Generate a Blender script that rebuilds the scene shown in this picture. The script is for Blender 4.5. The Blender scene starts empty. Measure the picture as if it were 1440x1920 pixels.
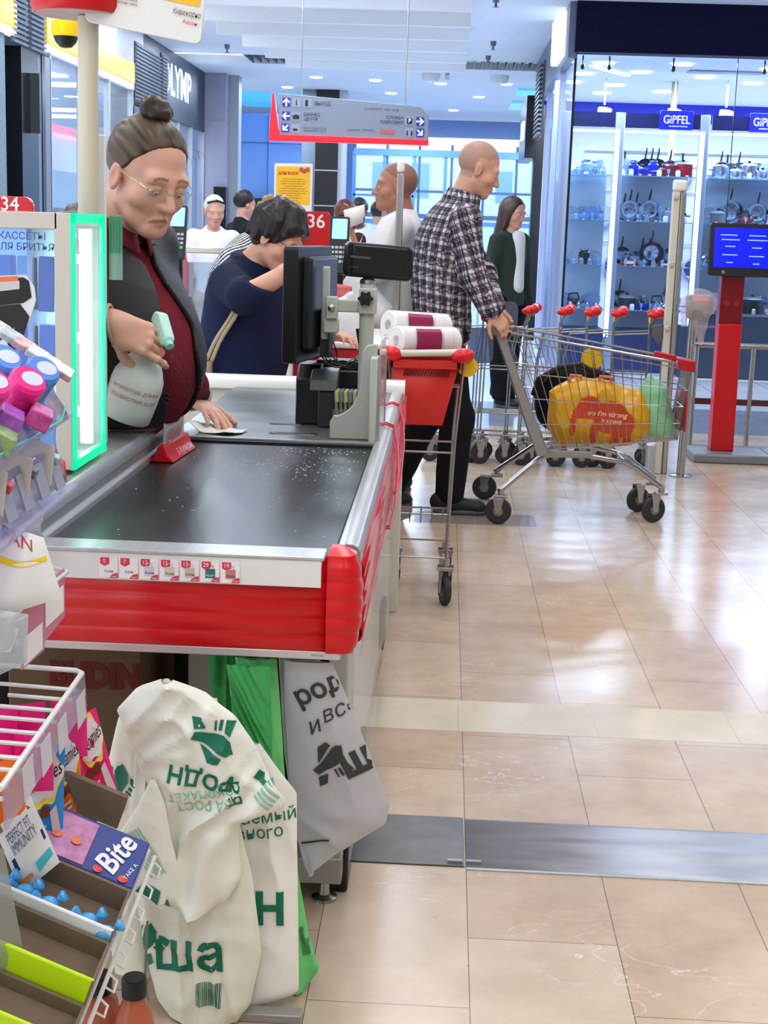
import bpy, bmesh, math, random
import numpy as np
from mathutils import Vector, Matrix, Euler, noise
PI = math.pi
S = bpy.context.scene
COL = S.collection
random.seed(7)
# ------------------------------------------------------------------ camera
cam = bpy.data.cameras.new('camera')
cam_o = bpy.data.objects.new('camera', cam)
COL.objects.link(cam_o)
S.camera = cam_o
cam.sensor_fit = 'VERTICAL'
cam.sensor_height = 36.0
cam.lens = 2734.0 * 36.0 / 1920.0
cam.clip_start, cam.clip_end = 0.05, 200
_r = Vector((0.99854423, 0.04346714, 0.03193777))
_d = Vector((0.03964547, -0.18996187, -0.98099069))
_f = Vector((-0.0365739, 0.98082878, -0.1914086))
cam_o.matrix_world = Matrix(((_r.x, -_d.x, -_f.x, 0), (_r.y, -_d.y, -_f.y, 0), (_r.z, -_d.z, -_f.z, 1.35), (0, 0, 0, 1)))
# ------------------------------------------------------------------ exposure
S.view_settings.view_transform = 'Standard'
S.view_settings.look = 'None'
S.view_settings.exposure = 0.0
S.view_settings.gamma = 1.0
S.view_settings.use_curve_mapping = False
try:
 S.cycles.max_bounces = 10
 S.cycles.transparent_max_bounces = 24
 S.cycles.transmission_bounces = 8
 S.cycles.glossy_bounces = 4
 S.cycles.diffuse_bounces = 3
 S.cycles.sample_clamp_indirect = 6
 S.cycles.caustics_reflective = False
 S.cycles.caustics_refractive = False
except Exception:
 pass
# ------------------------------------------------------------------ world: bright overcast daylight outside
W = bpy.data.worlds.new('daylight')
S.world = W
W.use_nodes = True
_bg = W.node_tree.nodes['Background']
_bg.inputs['Color'].default_value = (0.88, 0.94, 1.0, 1)
_bg.inputs['Strength'].default_value = 3.0
def lamp(name, loc, size, power, color=(1, 1, 1), rot=(0, 0, 0), spread=180):
 l = bpy.data.lights.new(name, 'AREA')
 l.shape = 'RECTANGLE'
 l.size, l.size_y = size
 l.energy = power
 l.color = color
 l.spread = math.radians(spread)
 o = bpy.data.objects.new(name, l)
 o.location = loc
 o.rotation_euler = rot
 COL.objects.link(o)
 return o
# store ceiling luminaires above the checkout lanes
for _x in (-2.2, 0.0, 2.2):
 for _y in (-0.6, 1.4, 3.4, 5.4, 7.4):
  lamp('ceiling_luminaire', (_x, _y, 3.40), (0.6, 1.5), 19, (1.0, 0.98, 0.96))
# unseen cooler area lights added over the walkway, above the view
for _x in (-2.4, -0.8):
 for _y in (9.6, 11.8):
  lamp('mall_area_light', (_x, _y, 3.40), (1.4, 0.5), 46, (0.70, 0.82, 1.0))
for _x in (-2.6, -0.6, 1.4):
 for _y in (23.0, 26.0):
  lamp('mall_area_light', (_x, _y, 3.41), (0.22, 0.22), 55, (0.62, 0.80, 1.0))
for _y in (13.4, 15.4, 17.2, 19.0):  # added fill lights that brighten the left shopfront wall
 lamp('left_wall_fill', (-3.0, _y, 3.44), (.16, .16), 26, (.85, .92, 1.0))
# area lights added inside the glass-fronted shop, front row brightening the cases
for _x in (1.5, 3.0, 4.5):
 for _y in (14.5, 16.0, 17.8):
  lamp('shop_fill_light', (_x, _y, 2.96), (0.9, 0.25), 60, (0.80, 0.88, 1.0))
# ------------------------------------------------------------------ materials
def lin(c):
 return tuple(((v / 255.0) / 12.92 if v / 255.0 <= 0.04045 else ((v / 255.0 + 0.055) / 1.055) ** 2.4) for v in c)
MATS = {}
def mat(name, rgb=(200, 200, 200), rough=0.5, metal=0.0, spec=0.5, emit=None, estr=0.0, alpha=1.0, trans=0.0, ior=1.45,
  nscale=0, namt=0.0, nstretch=(1, 1, 1), bump=0.0, bscale=None, coat=0.0, sss=0.0, rvar=0.0, thin=False):
 if name in MATS:
  return MATS[name]
 m = bpy.data.materials.new(name)
 m.use_nodes = True
 nt = m.node_tree
 b = nt.nodes['Principled BSDF']
 c = lin(rgb)
 b.inputs['Base Color'].default_value = (*c, 1)
 b.inputs['Roughness'].default_value = rough
 b.inputs['Metallic'].default_value = metal
 b.inputs['Specular IOR Level'].default_value = spec
 b.inputs['IOR'].default_value = ior
 b.inputs['Alpha'].default_value = alpha
 b.inputs['Transmission Weight'].default_value = trans
 b.inputs['Coat Weight'].default_value = coat
 if sss:
  b.inputs['Subsurface Weight'].default_value = sss
  b.inputs['Subsurface Radius'].default_value = (0.012, 0.005, 0.003)
  b.inputs['Subsurface Scale'].default_value = 0.6
 if emit is not None:
  b.inputs['Emission Color'].default_value = (*lin(emit), 1)
  b.inputs['Emission Strength'].default_value = estr
 if nscale or bump:
  tc = nt.nodes.new('ShaderNodeTexCoord')
  mp = nt.nodes.new('ShaderNodeMapping')
  mp.inputs['Scale'].default_value = nstretch
  nt.links.new(tc.outputs['Object'], mp.inputs['Vector'])
 if nscale:
  n = nt.nodes.new('ShaderNodeTexNoise')
  n.inputs['Scale'].default_value = nscale
  n.inputs['Detail'].default_value = 5
  nt.links.new(mp.outputs['Vector'], n.inputs['Vector'])
  r = nt.nodes.new('ShaderNodeValToRGB')
  r.color_ramp.elements[0].position = 0.3
  r.color_ramp.elements[1].position = 0.7
  r.color_ramp.elements[0].color = (*[max(0, v * (1 - namt)) for v in c], 1)
  r.color_ramp.elements[1].color = (*[min(1, v * (1 + namt)) for v in c], 1)
  nt.links.new(n.outputs['Fac'], r.inputs['Fac'])
  nt.links.new(r.outputs['Color'], b.inputs['Base Color'])
  if rvar:
   mr = nt.nodes.new('ShaderNodeMapRange')
   mr.inputs['To Min'].default_value = max(0, rough - rvar)
   mr.inputs['To Max'].default_value = min(1, rough + rvar)
   nt.links.new(n.outputs['Fac'], mr.inputs['Value'])
   nt.links.new(mr.outputs['Result'], b.inputs['Roughness'])
 if bump:
  n2 = nt.nodes.new('ShaderNodeTexNoise')
  n2.inputs['Scale'].default_value = bscale or 40
  n2.inputs['Detail'].default_value = 3
  nt.links.new(mp.outputs['Vector'], n2.inputs['Vector'])
  bp = nt.nodes.new('ShaderNodeBump')
  bp.inputs['Strength'].default_value = bump
  bp.inputs['Distance'].default_value = 0.01
  nt.links.new(n2.outputs['Fac'], bp.inputs['Height'])
  nt.links.new(bp.outputs['Normal'], b.inputs['Normal'])
 MATS[name] = m
 return m
def clear(name, tint=(235, 245, 250), opacity=0.12, rough=0.05):
 """thin clear sheet: mostly see-through with a glossy skin"""
 if name in MATS:
  return MATS[name]
 m = bpy.data.materials.new(name)
 m.use_nodes = True
 nt = m.node_tree
 nt.nodes.clear()
 out = nt.nodes.new('ShaderNodeOutputMaterial')
 tr = nt.nodes.new('ShaderNodeBsdfTransparent')
 tr.inputs['Color'].default_value = (*lin(tint), 1)
 pr = nt.nodes.new('ShaderNodeBsdfPrincipled')
 pr.inputs['Base Color'].default_value = (*lin(tint), 1)
 pr.inputs['Roughness'].default_value = rough
 fr = nt.nodes.new('ShaderNodeLayerWeight')
 fr.inputs['Blend'].default_value = 0.5
 pw = nt.nodes.new('ShaderNodeMath')
 pw.operation = 'POWER'
 pw.inputs[1].default_value = 5.0
 nt.links.new(fr.outputs['Facing'], pw.inputs[0])
 mx = nt.nodes.new('ShaderNodeMath')
 mx.operation = 'MULTIPLY_ADD'
 mx.use_clamp = True
 mx.inputs[1].default_value = 0.6
 mx.inputs[2].default_value = opacity
 nt.links.new(pw.outputs['Value'], mx.inputs[0])
 ms = nt.nodes.new('ShaderNodeMixShader')
 nt.links.new(mx.outputs['Value'], ms.inputs['Fac'])
 nt.links.new(tr.outputs['BSDF'], ms.inputs[1])
 nt.links.new(pr.outputs['BSDF'], ms.inputs[2])
 nt.links.new(ms.outputs['Shader'], out.inputs['Surface'])
 MATS[name] = m
 return m
def attr_mat(name, rough=0.8, bump=0.0, bscale=200, spec=0.3, noise_amt=0.0):
 """material coloured by the mesh's own 'Col' dye pattern"""
 if name in MATS:
  return MATS[name]
 m = bpy.data.materials.new(name)
 m.use_nodes = True
 nt = m.node_tree
 b = nt.nodes['Principled BSDF']
 a = nt.nodes.new('ShaderNodeAttribute')
 a.attribute_name = 'Col'
 nt.links.new(a.outputs['Color'], b.inputs['Base Color'])
 b.inputs['Roughness'].default_value = rough
 b.inputs['Specular IOR Level'].default_value = spec
 MATS[name] = m
 return m
# ------------------------------------------------------------------ scene graph helpers
def thing(name, label, cat, loc=(0, 0, 0), group=None, rz=0.0):
 o = bpy.data.objects.new(name, None)
 o.empty_display_size = 0.05
 o.location = loc
 o.rotation_euler = (0, 0, rz)
 COL.objects.link(o)
 return tag(o, label, cat, group)
def tag(o, label=None, cat=None, group=None, kind=None):
 if label:
  o['label'] = label
 if cat:
  o['category'] = cat
 if group:
  o['group'] = group
 if kind:
  o['kind'] = kind
 return o
def wm(o):
 m = o.matrix_basis.copy()
 while o.parent:
  o = o.parent
  m = o.matrix_basis @ m
 return m
def copy_tree(o, parent=None):
 c = o.copy()
 COL.objects.link(c)
 if parent is not None:
  c.parent = parent
 for ch in list(o.children):
  copy_tree(ch, c)
 return c
class MB:
 """collects shapes in world coordinates and links them as ONE mesh object"""
 def __init__(self):
  self.v, self.f, self.m = [], [], []
 def add(self, vs, fs, mi=0):
  n = len(self.v)
  self.v += [tuple(p) for p in vs]
  self.f += [tuple(i + n for i in q) for q in fs]
  self.m += [mi] * len(fs)
  return self
 def box(self, lo, hi, mi=0, rot=None, c=None):
  x0, y0, z0 = lo
  x1, y1, z1 = hi
  vs = [Vector(p) for p in ((x0, y0, z0), (x1, y0, z0), (x1, y1, z0), (x0, y1, z0), (x0, y0, z1), (x1, y0, z1), (x1, y1, z1), (x0, y1, z1))]
  if rot is not None:
   cc = Vector(c) if c is not None else (Vector(lo) + Vector(hi)) / 2
   R = rot if isinstance(rot, Matrix) else Euler(rot).to_matrix()
   vs = [R @ (p - cc) + cc for p in vs]
  return self.add(vs, [(0, 3, 2, 1), (4, 5, 6, 7), (0, 1, 5, 4), (1, 2, 6, 5), (2, 3, 7, 6), (3, 0, 4, 7)], mi)
 def hexa(self, p, mi=0):
  """eight corners, bottom ring then top ring"""
  return self.add(p, [(0, 3, 2, 1), (4, 5, 6, 7), (0, 1, 5, 4), (1, 2, 6, 5), (2, 3, 7, 6), (3, 0, 4, 7)], mi)
 def tube(self, path, r, seg=8, closed=False, mi=0, caps=True):
  P = [Vector(p) for p in path]
  n = len(P)
  rs = r if isinstance(r, (list, tuple)) else [r] * n
  T = []
  for i in range(n):
   a = P[(i - 1) % n] if (closed or i > 0) else P[0]
   b = P[(i + 1) % n] if (closed or i < n - 1) else P[-1]
   t = (b - a)
   T.append(t.normalized() if t.length > 1e-9 else Vector((0, 0, 1)))
  u = T[0].orthogonal().normalized()
  vs = []
  for i in range(n):
   u = (u - T[i] * u.dot(T[i]))
   u = u.normalized() if u.length > 1e-6 else T[i].orthogonal().normalized()
   w = T[i].cross(u)
   for k in range(seg):
    a = 2 * PI * k / seg
    vs.append(P[i] + (u * math.cos(a) + w * math.sin(a)) * rs[i])
  fs = []
  for i in range(n if closed else n - 1):
   j = (i + 1) % n
   for k in range(seg):
    l = (k + 1) % seg
    fs.append((i * seg + k, i * seg + l, j * seg + l, j * seg + k))
  if caps and not closed:
   fs.append(tuple(range(seg - 1, -1, -1)))
   fs.append(tuple((n - 1) * seg + k for k in range(seg)))
  return self.add(vs, fs, mi)
 def cyl(self, p0, p1, r0, r1=None, seg=20, mi=0):
  return self.tube([p0, p1], [r0, r0 if r1 is None else r1], seg, mi=mi)
 def lathe(self, prof, c=(0, 0, 0), axis=(0, 0, 1), seg=24, mi=0, sx=1.0, sy=1.0):
  """profile [(radius, height)...] turned about axis through c"""
  z = Vector(axis).normalized()
  x = z.orthogonal().normalized()
  if abs(z.z) > 0.999:
   x = Vector((1, 0, 0))
  y = z.cross(x)
  vs, fs = [], []
  n = len(prof)
  for r, h in prof:
   for k in range(seg):
    a = 2 * PI * k / seg
    vs.append(Vector(c) + x * (r * math.cos(a) * sx) + y * (r * math.sin(a) * sy) + z * h)
  for i in range(n - 1):
   for k in range(seg):
    l = (k + 1) % seg
    fs.append((i * seg + k, i * seg + l, (i + 1) * seg + l, (i + 1) * seg + k))
  if prof[0][0] > 1e-5:
   fs.append(tuple(range(seg - 1, -1, -1)))
  if prof[-1][0] > 1e-5:
   fs.append(tuple((n - 1) * seg + k for k in range(seg)))
  return self.add(vs, fs, mi)
 def prism(self, poly, o, ux, uy, depth, mi=0):
  """polygon in the plane (o; ux, uy) pushed along the vector depth"""
  o, ux, uy, d = Vector(o), Vector(ux), Vector(uy), Vector(depth)
  n = len(poly)
  a = [o + ux * p[0] + uy * p[1] for p in poly]
  vs = a + [p + d for p in a]
  fs = [tuple(range(n - 1, -1, -1)), tuple(range(n, 2 * n))] + [(i, (i + 1) % n, n + (i + 1) % n, n + i) for i in range(n)]
  return self.add(vs, fs, mi)
 def grid(self, fn, nu, nv, mi=0, wrap=False):
  vs = [fn(i / nu, j / nv) for j in range(nv + 1) for i in range(nu + (0 if wrap else 1))]
  w = nu if wrap else nu + 1
  fs = []
  for j in range(nv):
   for i in range(nu):
    k = (i + 1) % w if wrap else i + 1
    fs.append((j * w + i, j * w + k, (j + 1) * w + k, (j + 1) * w + i))
  return self.add(vs, fs, mi)
 def ball(self, c, r, seg=16, mi=0, rot=None):
  rx, ry, rz = r if isinstance(r, (list, tuple)) else (r, r, r)
  R = rot if rot is not None else Matrix.Identity(3)
  rings = max(6, seg // 2)
  vs, fs = [Vector((0, 0, -rz))], []
  for i in range(1, rings):
   t = PI * i / rings - PI / 2
   for k in range(seg):
    a = 2 * PI * k / seg
    vs.append(Vector((rx * math.cos(t) * math.cos(a), ry * math.cos(t) * math.sin(a), rz * math.sin(t))))
  vs.append(Vector((0, 0, rz)))
  for k in range(seg):
   fs.append((0, 1 + (k + 1) % seg, 1 + k))
  for i in range(rings - 2):
   for k in range(seg):
    a, b = 1 + i * seg + k, 1 + i * seg + (k + 1) % seg
    fs.append((a, b, b + seg, a + seg))
  t = 1 + (rings - 2) * seg
  for k in range(seg):
   fs.append((t + k, t + (k + 1) % seg, len(vs) - 1))
  return self.add([R @ p + Vector(c) for p in vs], fs, mi)
 def build(self, name, mats, parent=None, smooth=35, bevel=0.0, bseg=2, solid=0.0, sub=0, local=False):
  me = bpy.data.meshes.new(name)
  vs = self.v
  if parent is not None and not local:
   inv = wm(parent).inverted()
   vs = [inv @ Vector(p) for p in vs]
  me.from_pydata([tuple(p) for p in vs], [], self.f)
  me.validate()
  ms = mats if isinstance(mats, (list, tuple)) else [mats]
  for m in ms:
   me.materials.append(m)
  if len(ms) > 1 and len(me.polygons) == len(self.m):
   me.polygons.foreach_set('material_index', self.m)
  if smooth is not None:
   me.polygons.foreach_set('use_smooth', [True] * len(me.polygons))
   if smooth < 180:
    me.set_sharp_from_angle(angle=math.radians(smooth))
  o = bpy.data.objects.new(name, me)
  COL.objects.link(o)
  if parent is not None:
   o.parent = parent
  if solid:
   md = o.modifiers.new('thickness', 'SOLIDIFY')
   md.thickness = solid
   md.offset = 0
  if sub:
   md = o.modifiers.new('smooth', 'SUBSURF')
   md.levels = md.render_levels = sub
  if bevel:
   md = o.modifiers.new('edge', 'BEVEL')
   md.width = bevel
   md.segments = bseg
   md.limit_method = 'ANGLE'
   md.angle_limit = math.radians(40)
   md.harden_normals = False
  return o
_font_cache = {}
def text_mesh(body, size=1.0, extrude=0.0, align='CENTER', spacing=1.0, bold=0.0, shear=0.0, line=1.0):
 key = (body, size, extrude, align, spacing, bold, shear, line)
 if key in _font_cache:
  return _font_cache[key]
 cu = bpy.data.curves.new('words', 'FONT')
 cu.body = body
 cu.size = size
 cu.extrude = extrude
 cu.align_x = align
 cu.align_y = 'CENTER'
 cu.space_character = spacing
 cu.offset = bold
 cu.shear = shear
 cu.space_line = line
 cu.resolution_u = 3
 o = bpy.data.objects.new('words', cu)
 COL.objects.link(o)
 dg = bpy.context.evaluated_depsgraph_get()
 me = o.evaluated_get(dg).to_mesh()
 res = ([tuple(v.co) for v in me.vertices], [tuple(p.vertices) for p in me.polygons])
 o.evaluated_get(dg).to_mesh_clear()
 bpy.data.objects.remove(o)
 bpy.data.curves.remove(cu)
 _font_cache[key] = res
 return res
def text_to(mb, body, o, ux, uy, size, extrude=0.0004, align='CENTER', mi=0, lift=0.0006, width=None, **kw):
 """writing laid on the plane (o; ux, uy); width squeezes or stretches it to that length"""
 vs, fs = text_mesh(body, size, 0.0, align, **kw)
 if not vs:
  return mb
 ux, uy = Vector(ux).normalized(), Vector(uy).normalized()
 n = ux.cross(uy)
 k = 1.0
 if width:
  w = max(p[0] for p in vs) - min(p[0] for p in vs)
  k = width / w
 o = Vector(o)
 mb.add([o + ux * (p[0] * k) + uy * p[1] + n * lift for p in vs], fs, mi)
 return mb
def vn(p, s=1.0):
 return noise.noise(Vector(p) * s)
def lerp(a, b, t):
 return a + (b - a) * t
def arc(c, r, a0, a1, n, ux=(1, 0, 0), uy=(0, 0, 1)):
 c, ux, uy = Vector(c), Vector(ux), Vector(uy)
 return [c + ux * r * math.cos(lerp(a0, a1, i / n)) + uy * r * math.sin(lerp(a0, a1, i / n)) for i in range(n + 1)]
def rrect(w, h, r, n=4, cx=0, cy=0):
 """rounded rectangle outline"""
 pts = []
 for (x, y, a) in ((w / 2 - r, h / 2 - r, 0), (-w / 2 + r, h / 2 - r, 90), (-w / 2 + r, -h / 2 + r, 180), (w / 2 - r, -h / 2 + r, 270)):
  for i in range(n + 1):
   t = math.radians(a + 90 * i / n)
   pts.append((cx + x + r * math.cos(t), cy + y + r * math.sin(t)))
 return pts
# ================================================================== SETTING
def stone_floor():
 m = bpy.data.materials.new('polished_stone_tiles')
 m.use_nodes = True
 nt = m.node_tree
 N, L = nt.nodes, nt.links
 b = N['Principled BSDF']
 tc = N.new('ShaderNodeTexCoord')
 mp = N.new('ShaderNodeMapping')
 mp.inputs['Rotation'].default_value = (0, 0, PI / 2)
 mp.inputs['Location'].default_value = (0.05, -0.092, 0)
 L.new(tc.outputs['Object'], mp.inputs['Vector'])
 br = N.new('ShaderNodeTexBrick')
 br.offset = 0.45
 br.inputs['Scale'].default_value = 1.0
 br.inputs['Brick Width'].default_value = 0.58
 br.inputs['Row Height'].default_value = 0.29
 br.inputs['Mortar Size'].default_value = 0.0011
 br.inputs['Mortar Smooth'].default_value = 0.2
 br.inputs['Color1'].default_value = (*lin((204, 180, 156)), 1)
 br.inputs['Color2'].default_value = (*lin((216, 197, 176)), 1)
 br.inputs['Mortar'].default_value = (*lin((120, 104, 90)), 1)
 L.new(mp.outputs['Vector'], br.inputs['Vector'])
 # cloudy stone
 n = N.new('ShaderNodeTexNoise')
 n.inputs['Scale'].default_value = 5.0
 n.inputs['Detail'].default_value = 8
 n.inputs['Roughness'].default_value = 0.65
 L.new(tc.outputs['Object'], n.inputs['Vector'])
 r = N.new('ShaderNodeValToRGB')
 r.color_ramp.elements[0].position = 0.3
 r.color_ramp.elements[1].position = 0.72
 r.color_ramp.elements[0].color = (0.80, 0.78, 0.76, 1)
 r.color_ramp.elements[1].color = (1.05, 1.04, 1.03, 1)
 L.new(n.outputs['Fac'], r.inputs['Fac'])
 mu = N.new('ShaderNodeMixRGB')
 mu.blend_type = 'MULTIPLY'
 mu.inputs['Fac'].default_value = 1
 L.new(br.outputs['Color'], mu.inputs[1])
 L.new(r.outputs['Color'], mu.inputs[2])
 # thin pale veins
 mp2 = N.new('ShaderNodeMapping')
 mp2.inputs['Scale'].default_value = (1.0, 2.6, 1)
 L.new(tc.outputs['Object'], mp2.inputs['Vector'])
 v = N.new('ShaderNodeTexNoise')
 v.inputs['Scale'].default_value = 3.2
 v.inputs['Detail'].default_value = 7
 v.inputs['Distortion'].default_value = 1.5
 L.new(mp2.outputs['Vector'], v.inputs['Vector'])
 vr = N.new('ShaderNodeValToRGB')
 vr.color_ramp.elements[0].position = 0.492
 vr.color_ramp.elements[0].color = (0, 0, 0, 1)
 e = vr.color_ramp.elements.new(0.5)
 e.color = (1, 1, 1, 1)
 vr.color_ramp.elements[2].position = 0.508
 vr.color_ramp.elements[2].color = (0, 0, 0, 1)
 L.new(v.outputs['Fac'], vr.inputs['Fac'])
 mk = N.new('ShaderNodeTexNoise')
 mk.inputs['Scale'].default_value = 2.2
 mk.inputs['Detail'].default_value = 2
 L.new(tc.outputs['Object'], mk.inputs['Vector'])
 mkr = N.new('ShaderNodeValToRGB')
 mkr.color_ramp.elements[0].position = 0.48
 mkr.color_ramp.elements[1].position = 0.66
 L.new(mk.outputs['Fac'], mkr.inputs['Fac'])
 vm = N.new('ShaderNodeMath')
 vm.operation = 'MULTIPLY'
 L.new(vr.outputs['Color'], vm.inputs[0])
 L.new(mkr.outputs['Color'], vm.inputs[1])
 vf = N.new('ShaderNodeMath')
 vf.operation = 'MULTIPLY'
 vf.inputs[1].default_value = 0.75
 L.new(vm.outputs['Value'], vf.inputs[0])
 mv = N.new('ShaderNodeMixRGB')
 mv.inputs[2].default_value = (0.86, 0.83, 0.80, 1)
 L.new(vf.outputs['Value'], mv.inputs['Fac'])
 L.new(mu.outputs['Color'], mv.inputs[1])
 # small dark scuffs
 s = N.new('ShaderNodeTexNoise')
 s.inputs['Scale'].default_value = 26
 s.inputs['Detail'].default_value = 2
 L.new(mp2.outputs['Vector'], s.inputs['Vector'])
 sr = N.new('ShaderNodeValToRGB')
 sr.color_ramp.elements[0].position = 0.74
 sr.color_ramp.elements[1].position = 0.80
 L.new(s.outputs['Fac'], sr.inputs['Fac'])
 ms = N.new('ShaderNodeMixRGB')
 ms.inputs[2].default_value = (0.16, 0.13, 0.11, 1)
 sf = N.new('ShaderNodeMath')
 sf.operation = 'MULTIPLY'
 sf.inputs[1].default_value = 0.6
 L.new(sr.outputs['Color'], sf.inputs[0])
 L.new(sf.outputs['Value'], ms.inputs['Fac'])
 L.new(mv.outputs['Color'], ms.inputs[1])
 L.new(ms.outputs['Color'], b.inputs['Base Color'])
 b.inputs['Roughness'].default_value = 0.13
 rr = N.new('ShaderNodeMapRange')
 rr.inputs['To Min'].default_value = 0.10
 rr.inputs['To Max'].default_value = 0.30
 L.new(n.outputs['Fac'], rr.inputs['Value'])
 L.new(rr.outputs['Result'], b.inputs['Roughness'])
 b.inputs['Specular IOR Level'].default_value = 0.6
 bp = N.new('ShaderNodeBump')
 bp.inputs['Strength'].default_value = 0.06
 bp.inputs['Distance'].default_value = 0.004
 n3 = N.new('ShaderNodeTexNoise')
 n3.inputs['Scale'].default_value = 14
 L.new(tc.outputs['Object'], n3.inputs['Vector'])
 L.new(n3.outputs['Fac'], bp.inputs['Height'])
 L.new(bp.outputs['Normal'], b.inputs['Normal'])
 return m
def white_tiles():
 m = bpy.data.materials.new('white_floor_tiles')
 m.use_nodes = True
 nt = m.node_tree
 N, L = nt.nodes, nt.links
 b = N['Principled BSDF']
 tc = N.new('ShaderNodeTexCoord')
 br = N.new('ShaderNodeTexBrick')
 br.offset = 0.0
 br.inputs['Scale'].default_value = 1.0
 br.inputs['Brick Width'].default_value = 0.6
 br.inputs['Row Height'].default_value = 0.6
 br.inputs['Mortar Size'].default_value = 0.006
 br.inputs['Color1'].default_value = (*lin((232, 234, 240)), 1)
 br.inputs['Color2'].default_value = (*lin((222, 226, 234)), 1)
 br.inputs['Mortar'].default_value = (*lin((165, 172, 186)), 1)
 L.new(tc.outputs['Object'], br.inputs['Vector'])
 L.new(br.outputs['Color'], b.inputs['Base Color'])
 b.inputs['Roughness'].default_value = 0.08
 return m
def struct(name, mb, mats, **kw):
 o = mb.build(name, mats, **kw)
 o['kind'] = 'structure'
 return o
WALLX = -3.6
CEIL = 3.45
m_floor = stone_floor()
m_tile = white_tiles()
m_white = mat('white_paint', (236, 238, 242), 0.6)
m_ceil = mat('ceiling_paint', (226, 231, 240), 0.75)
m_slat = mat('ceiling_slat', (240, 243, 246), 0.55)
m_dark = mat('black_panel', (14, 14, 18), 0.25)
m_grey = mat('grey_panel', (120, 124, 138), 0.45)
m_lgrey = mat('pale_grey_panel', (172, 176, 186), 0.5)
m_lou = mat('louvre_metal', (150, 152, 158), 0.35, 0.6)
m_alu = mat('brushed_aluminium', (192, 195, 196), 0.32, 0.55, nscale=60, namt=0.08, nstretch=(1, 0.05, 1))
m_steel = mat('stainless_steel', (176, 174, 170), 0.25, 1.0)
m_chrome = mat('chrome_wire', (170, 172, 176), 0.18, 1.0)
m_glass = clear('shop_glass', (238, 245, 252), 0.015, 0.02)
m_black = mat('black_plastic', (16, 17, 19), 0.4)
m_red = mat('red_plastic', (206, 16, 28), 0.32, nscale=3, namt=0.06)
m_whiteplastic = mat('white_plastic', (232, 232, 230), 0.35)
b = MB().box((-3.6, -4, -0.05), (7.5, 10.25, 0.0))
struct('floor', b, m_floor)
b = MB().box((-6.5, 10.25, -0.05), (7.5, 11.75, 0.0))
struct('floor_band', b, mat('grey_stone_band', (150, 156, 172), 0.1, nscale=4, namt=0.1))
b = MB().box((-6.5, 11.75, -0.05), (7.5, 32, 0.0))
struct('floor_mall', b, m_tile)
# pale tile strip, and a reflection painted as a darker band across the lane
b = MB()
for i in range(-8, 12):
 x0 = 0.081 + 0.385 * i
 b.box((x0 + 0.001, 3.822, -0.004), (x0 + 0.384, 4.088, 0.0006))
struct('floor_strip', b, mat('pale_stone', (222, 212, 194), 0.1, nscale=7, namt=0.06, bump=0.02, bscale=12), smooth=None)
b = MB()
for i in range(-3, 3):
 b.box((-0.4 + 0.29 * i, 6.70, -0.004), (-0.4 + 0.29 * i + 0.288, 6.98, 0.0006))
struct('floor_strip', b, mat('dark_reflection_stone', (150, 140, 134), 0.1, nscale=7, namt=0.08), smooth=None)
# expansion joint cover plates
m_plate = mat('scuffed_steel_plate', (172, 176, 186), 0.42, 0.6, nscale=9, namt=0.16, nstretch=(0.6, 3, 1), rvar=0.12)
t = thing('expansion_joint_cover', 'long scuffed steel plate crossing the tiled floor', 'floor plate', (0.8, 3.07, 0))
b = MB()
b.grid(lambda u, v: Vector((lerp(0.092, 2.6, u), lerp(2.945, 3.208, v) - 0.012 * u, 0.002 + 0.006 * math.sin(PI * v) * (0.6 + 0.4 * math.cos(4 * PI * v)))), 4, 20)
b.build('plate', m_plate, t, solid=0.002)
b = MB().box((0.092, 2.936, 0), (2.6, 2.946, 0.003), 0, (0, 0, -0.0048), (0.092, 2.94, 0))
b.build('edge_strip', m_alu, t)
t = thing('joint_cover_end', 'short dull steel floor plate butted against the checkout base', 'floor plate', (-0.03, 3.08, 0))
b = MB().box((-0.16, 2.95, 0.0005), (0.088, 3.214, 0.004))
b.build('plate', mat('dull_steel_plate', (116, 116, 118), 0.4, 0.6, nscale=14, namt=0.15), t, bevel=0.001)
b = MB()
for p in ((0.07, 2.966), (0.11, 2.966)):
 b.box((p[0] - 0.018, p[1] - 0.006, 0.004), (p[0] + 0.014, p[1] + 0.004, 0.010))
b.build('clip', m_steel, t)
# ---- walls and ceilings that close the place
b = MB().box((-3.7, -4.1, 0), (7.5, -4.0, CEIL))
struct('wall_back', b, m_white)
b = MB().box((7.5, -4.1, 0), (7.6, 32, CEIL))
struct('wall_right', b, m_white)
b = MB().box((-6.6, -4.1, CEIL), (7.6, 19.2, CEIL + 0.1))
b.box((-6.6, 20.2, CEIL), (7.6, 32, CEIL + 0.1))
b.box((-6.6, 19.2, CEIL + 0.25), (7.6, 20.2, CEIL + 0.3))
struct('ceiling', b, m_ceil)
# dark slot grille
t = thing('ceiling_slot_grille', 'dark linear grille slot across the mall ceiling', 'ceiling grille', (-1, 19.7, CEIL))
b = MB().box((-2.7, 19.22, CEIL + 0.10), (3.5, 20.18, CEIL + 0.12))
b.build('backing', mat('slot_dark', (60, 62, 70), 0.6), t)
b = MB()
for i in range(60):
 b.box((-2.7 + 0.105 * i, 19.22, CEIL + 0.0), (-2.685 + 0.105 * i, 20.18, CEIL + 0.1))
b.build('louvre', mat('slot_bar', (120, 124, 134), 0.5), t)
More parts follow.
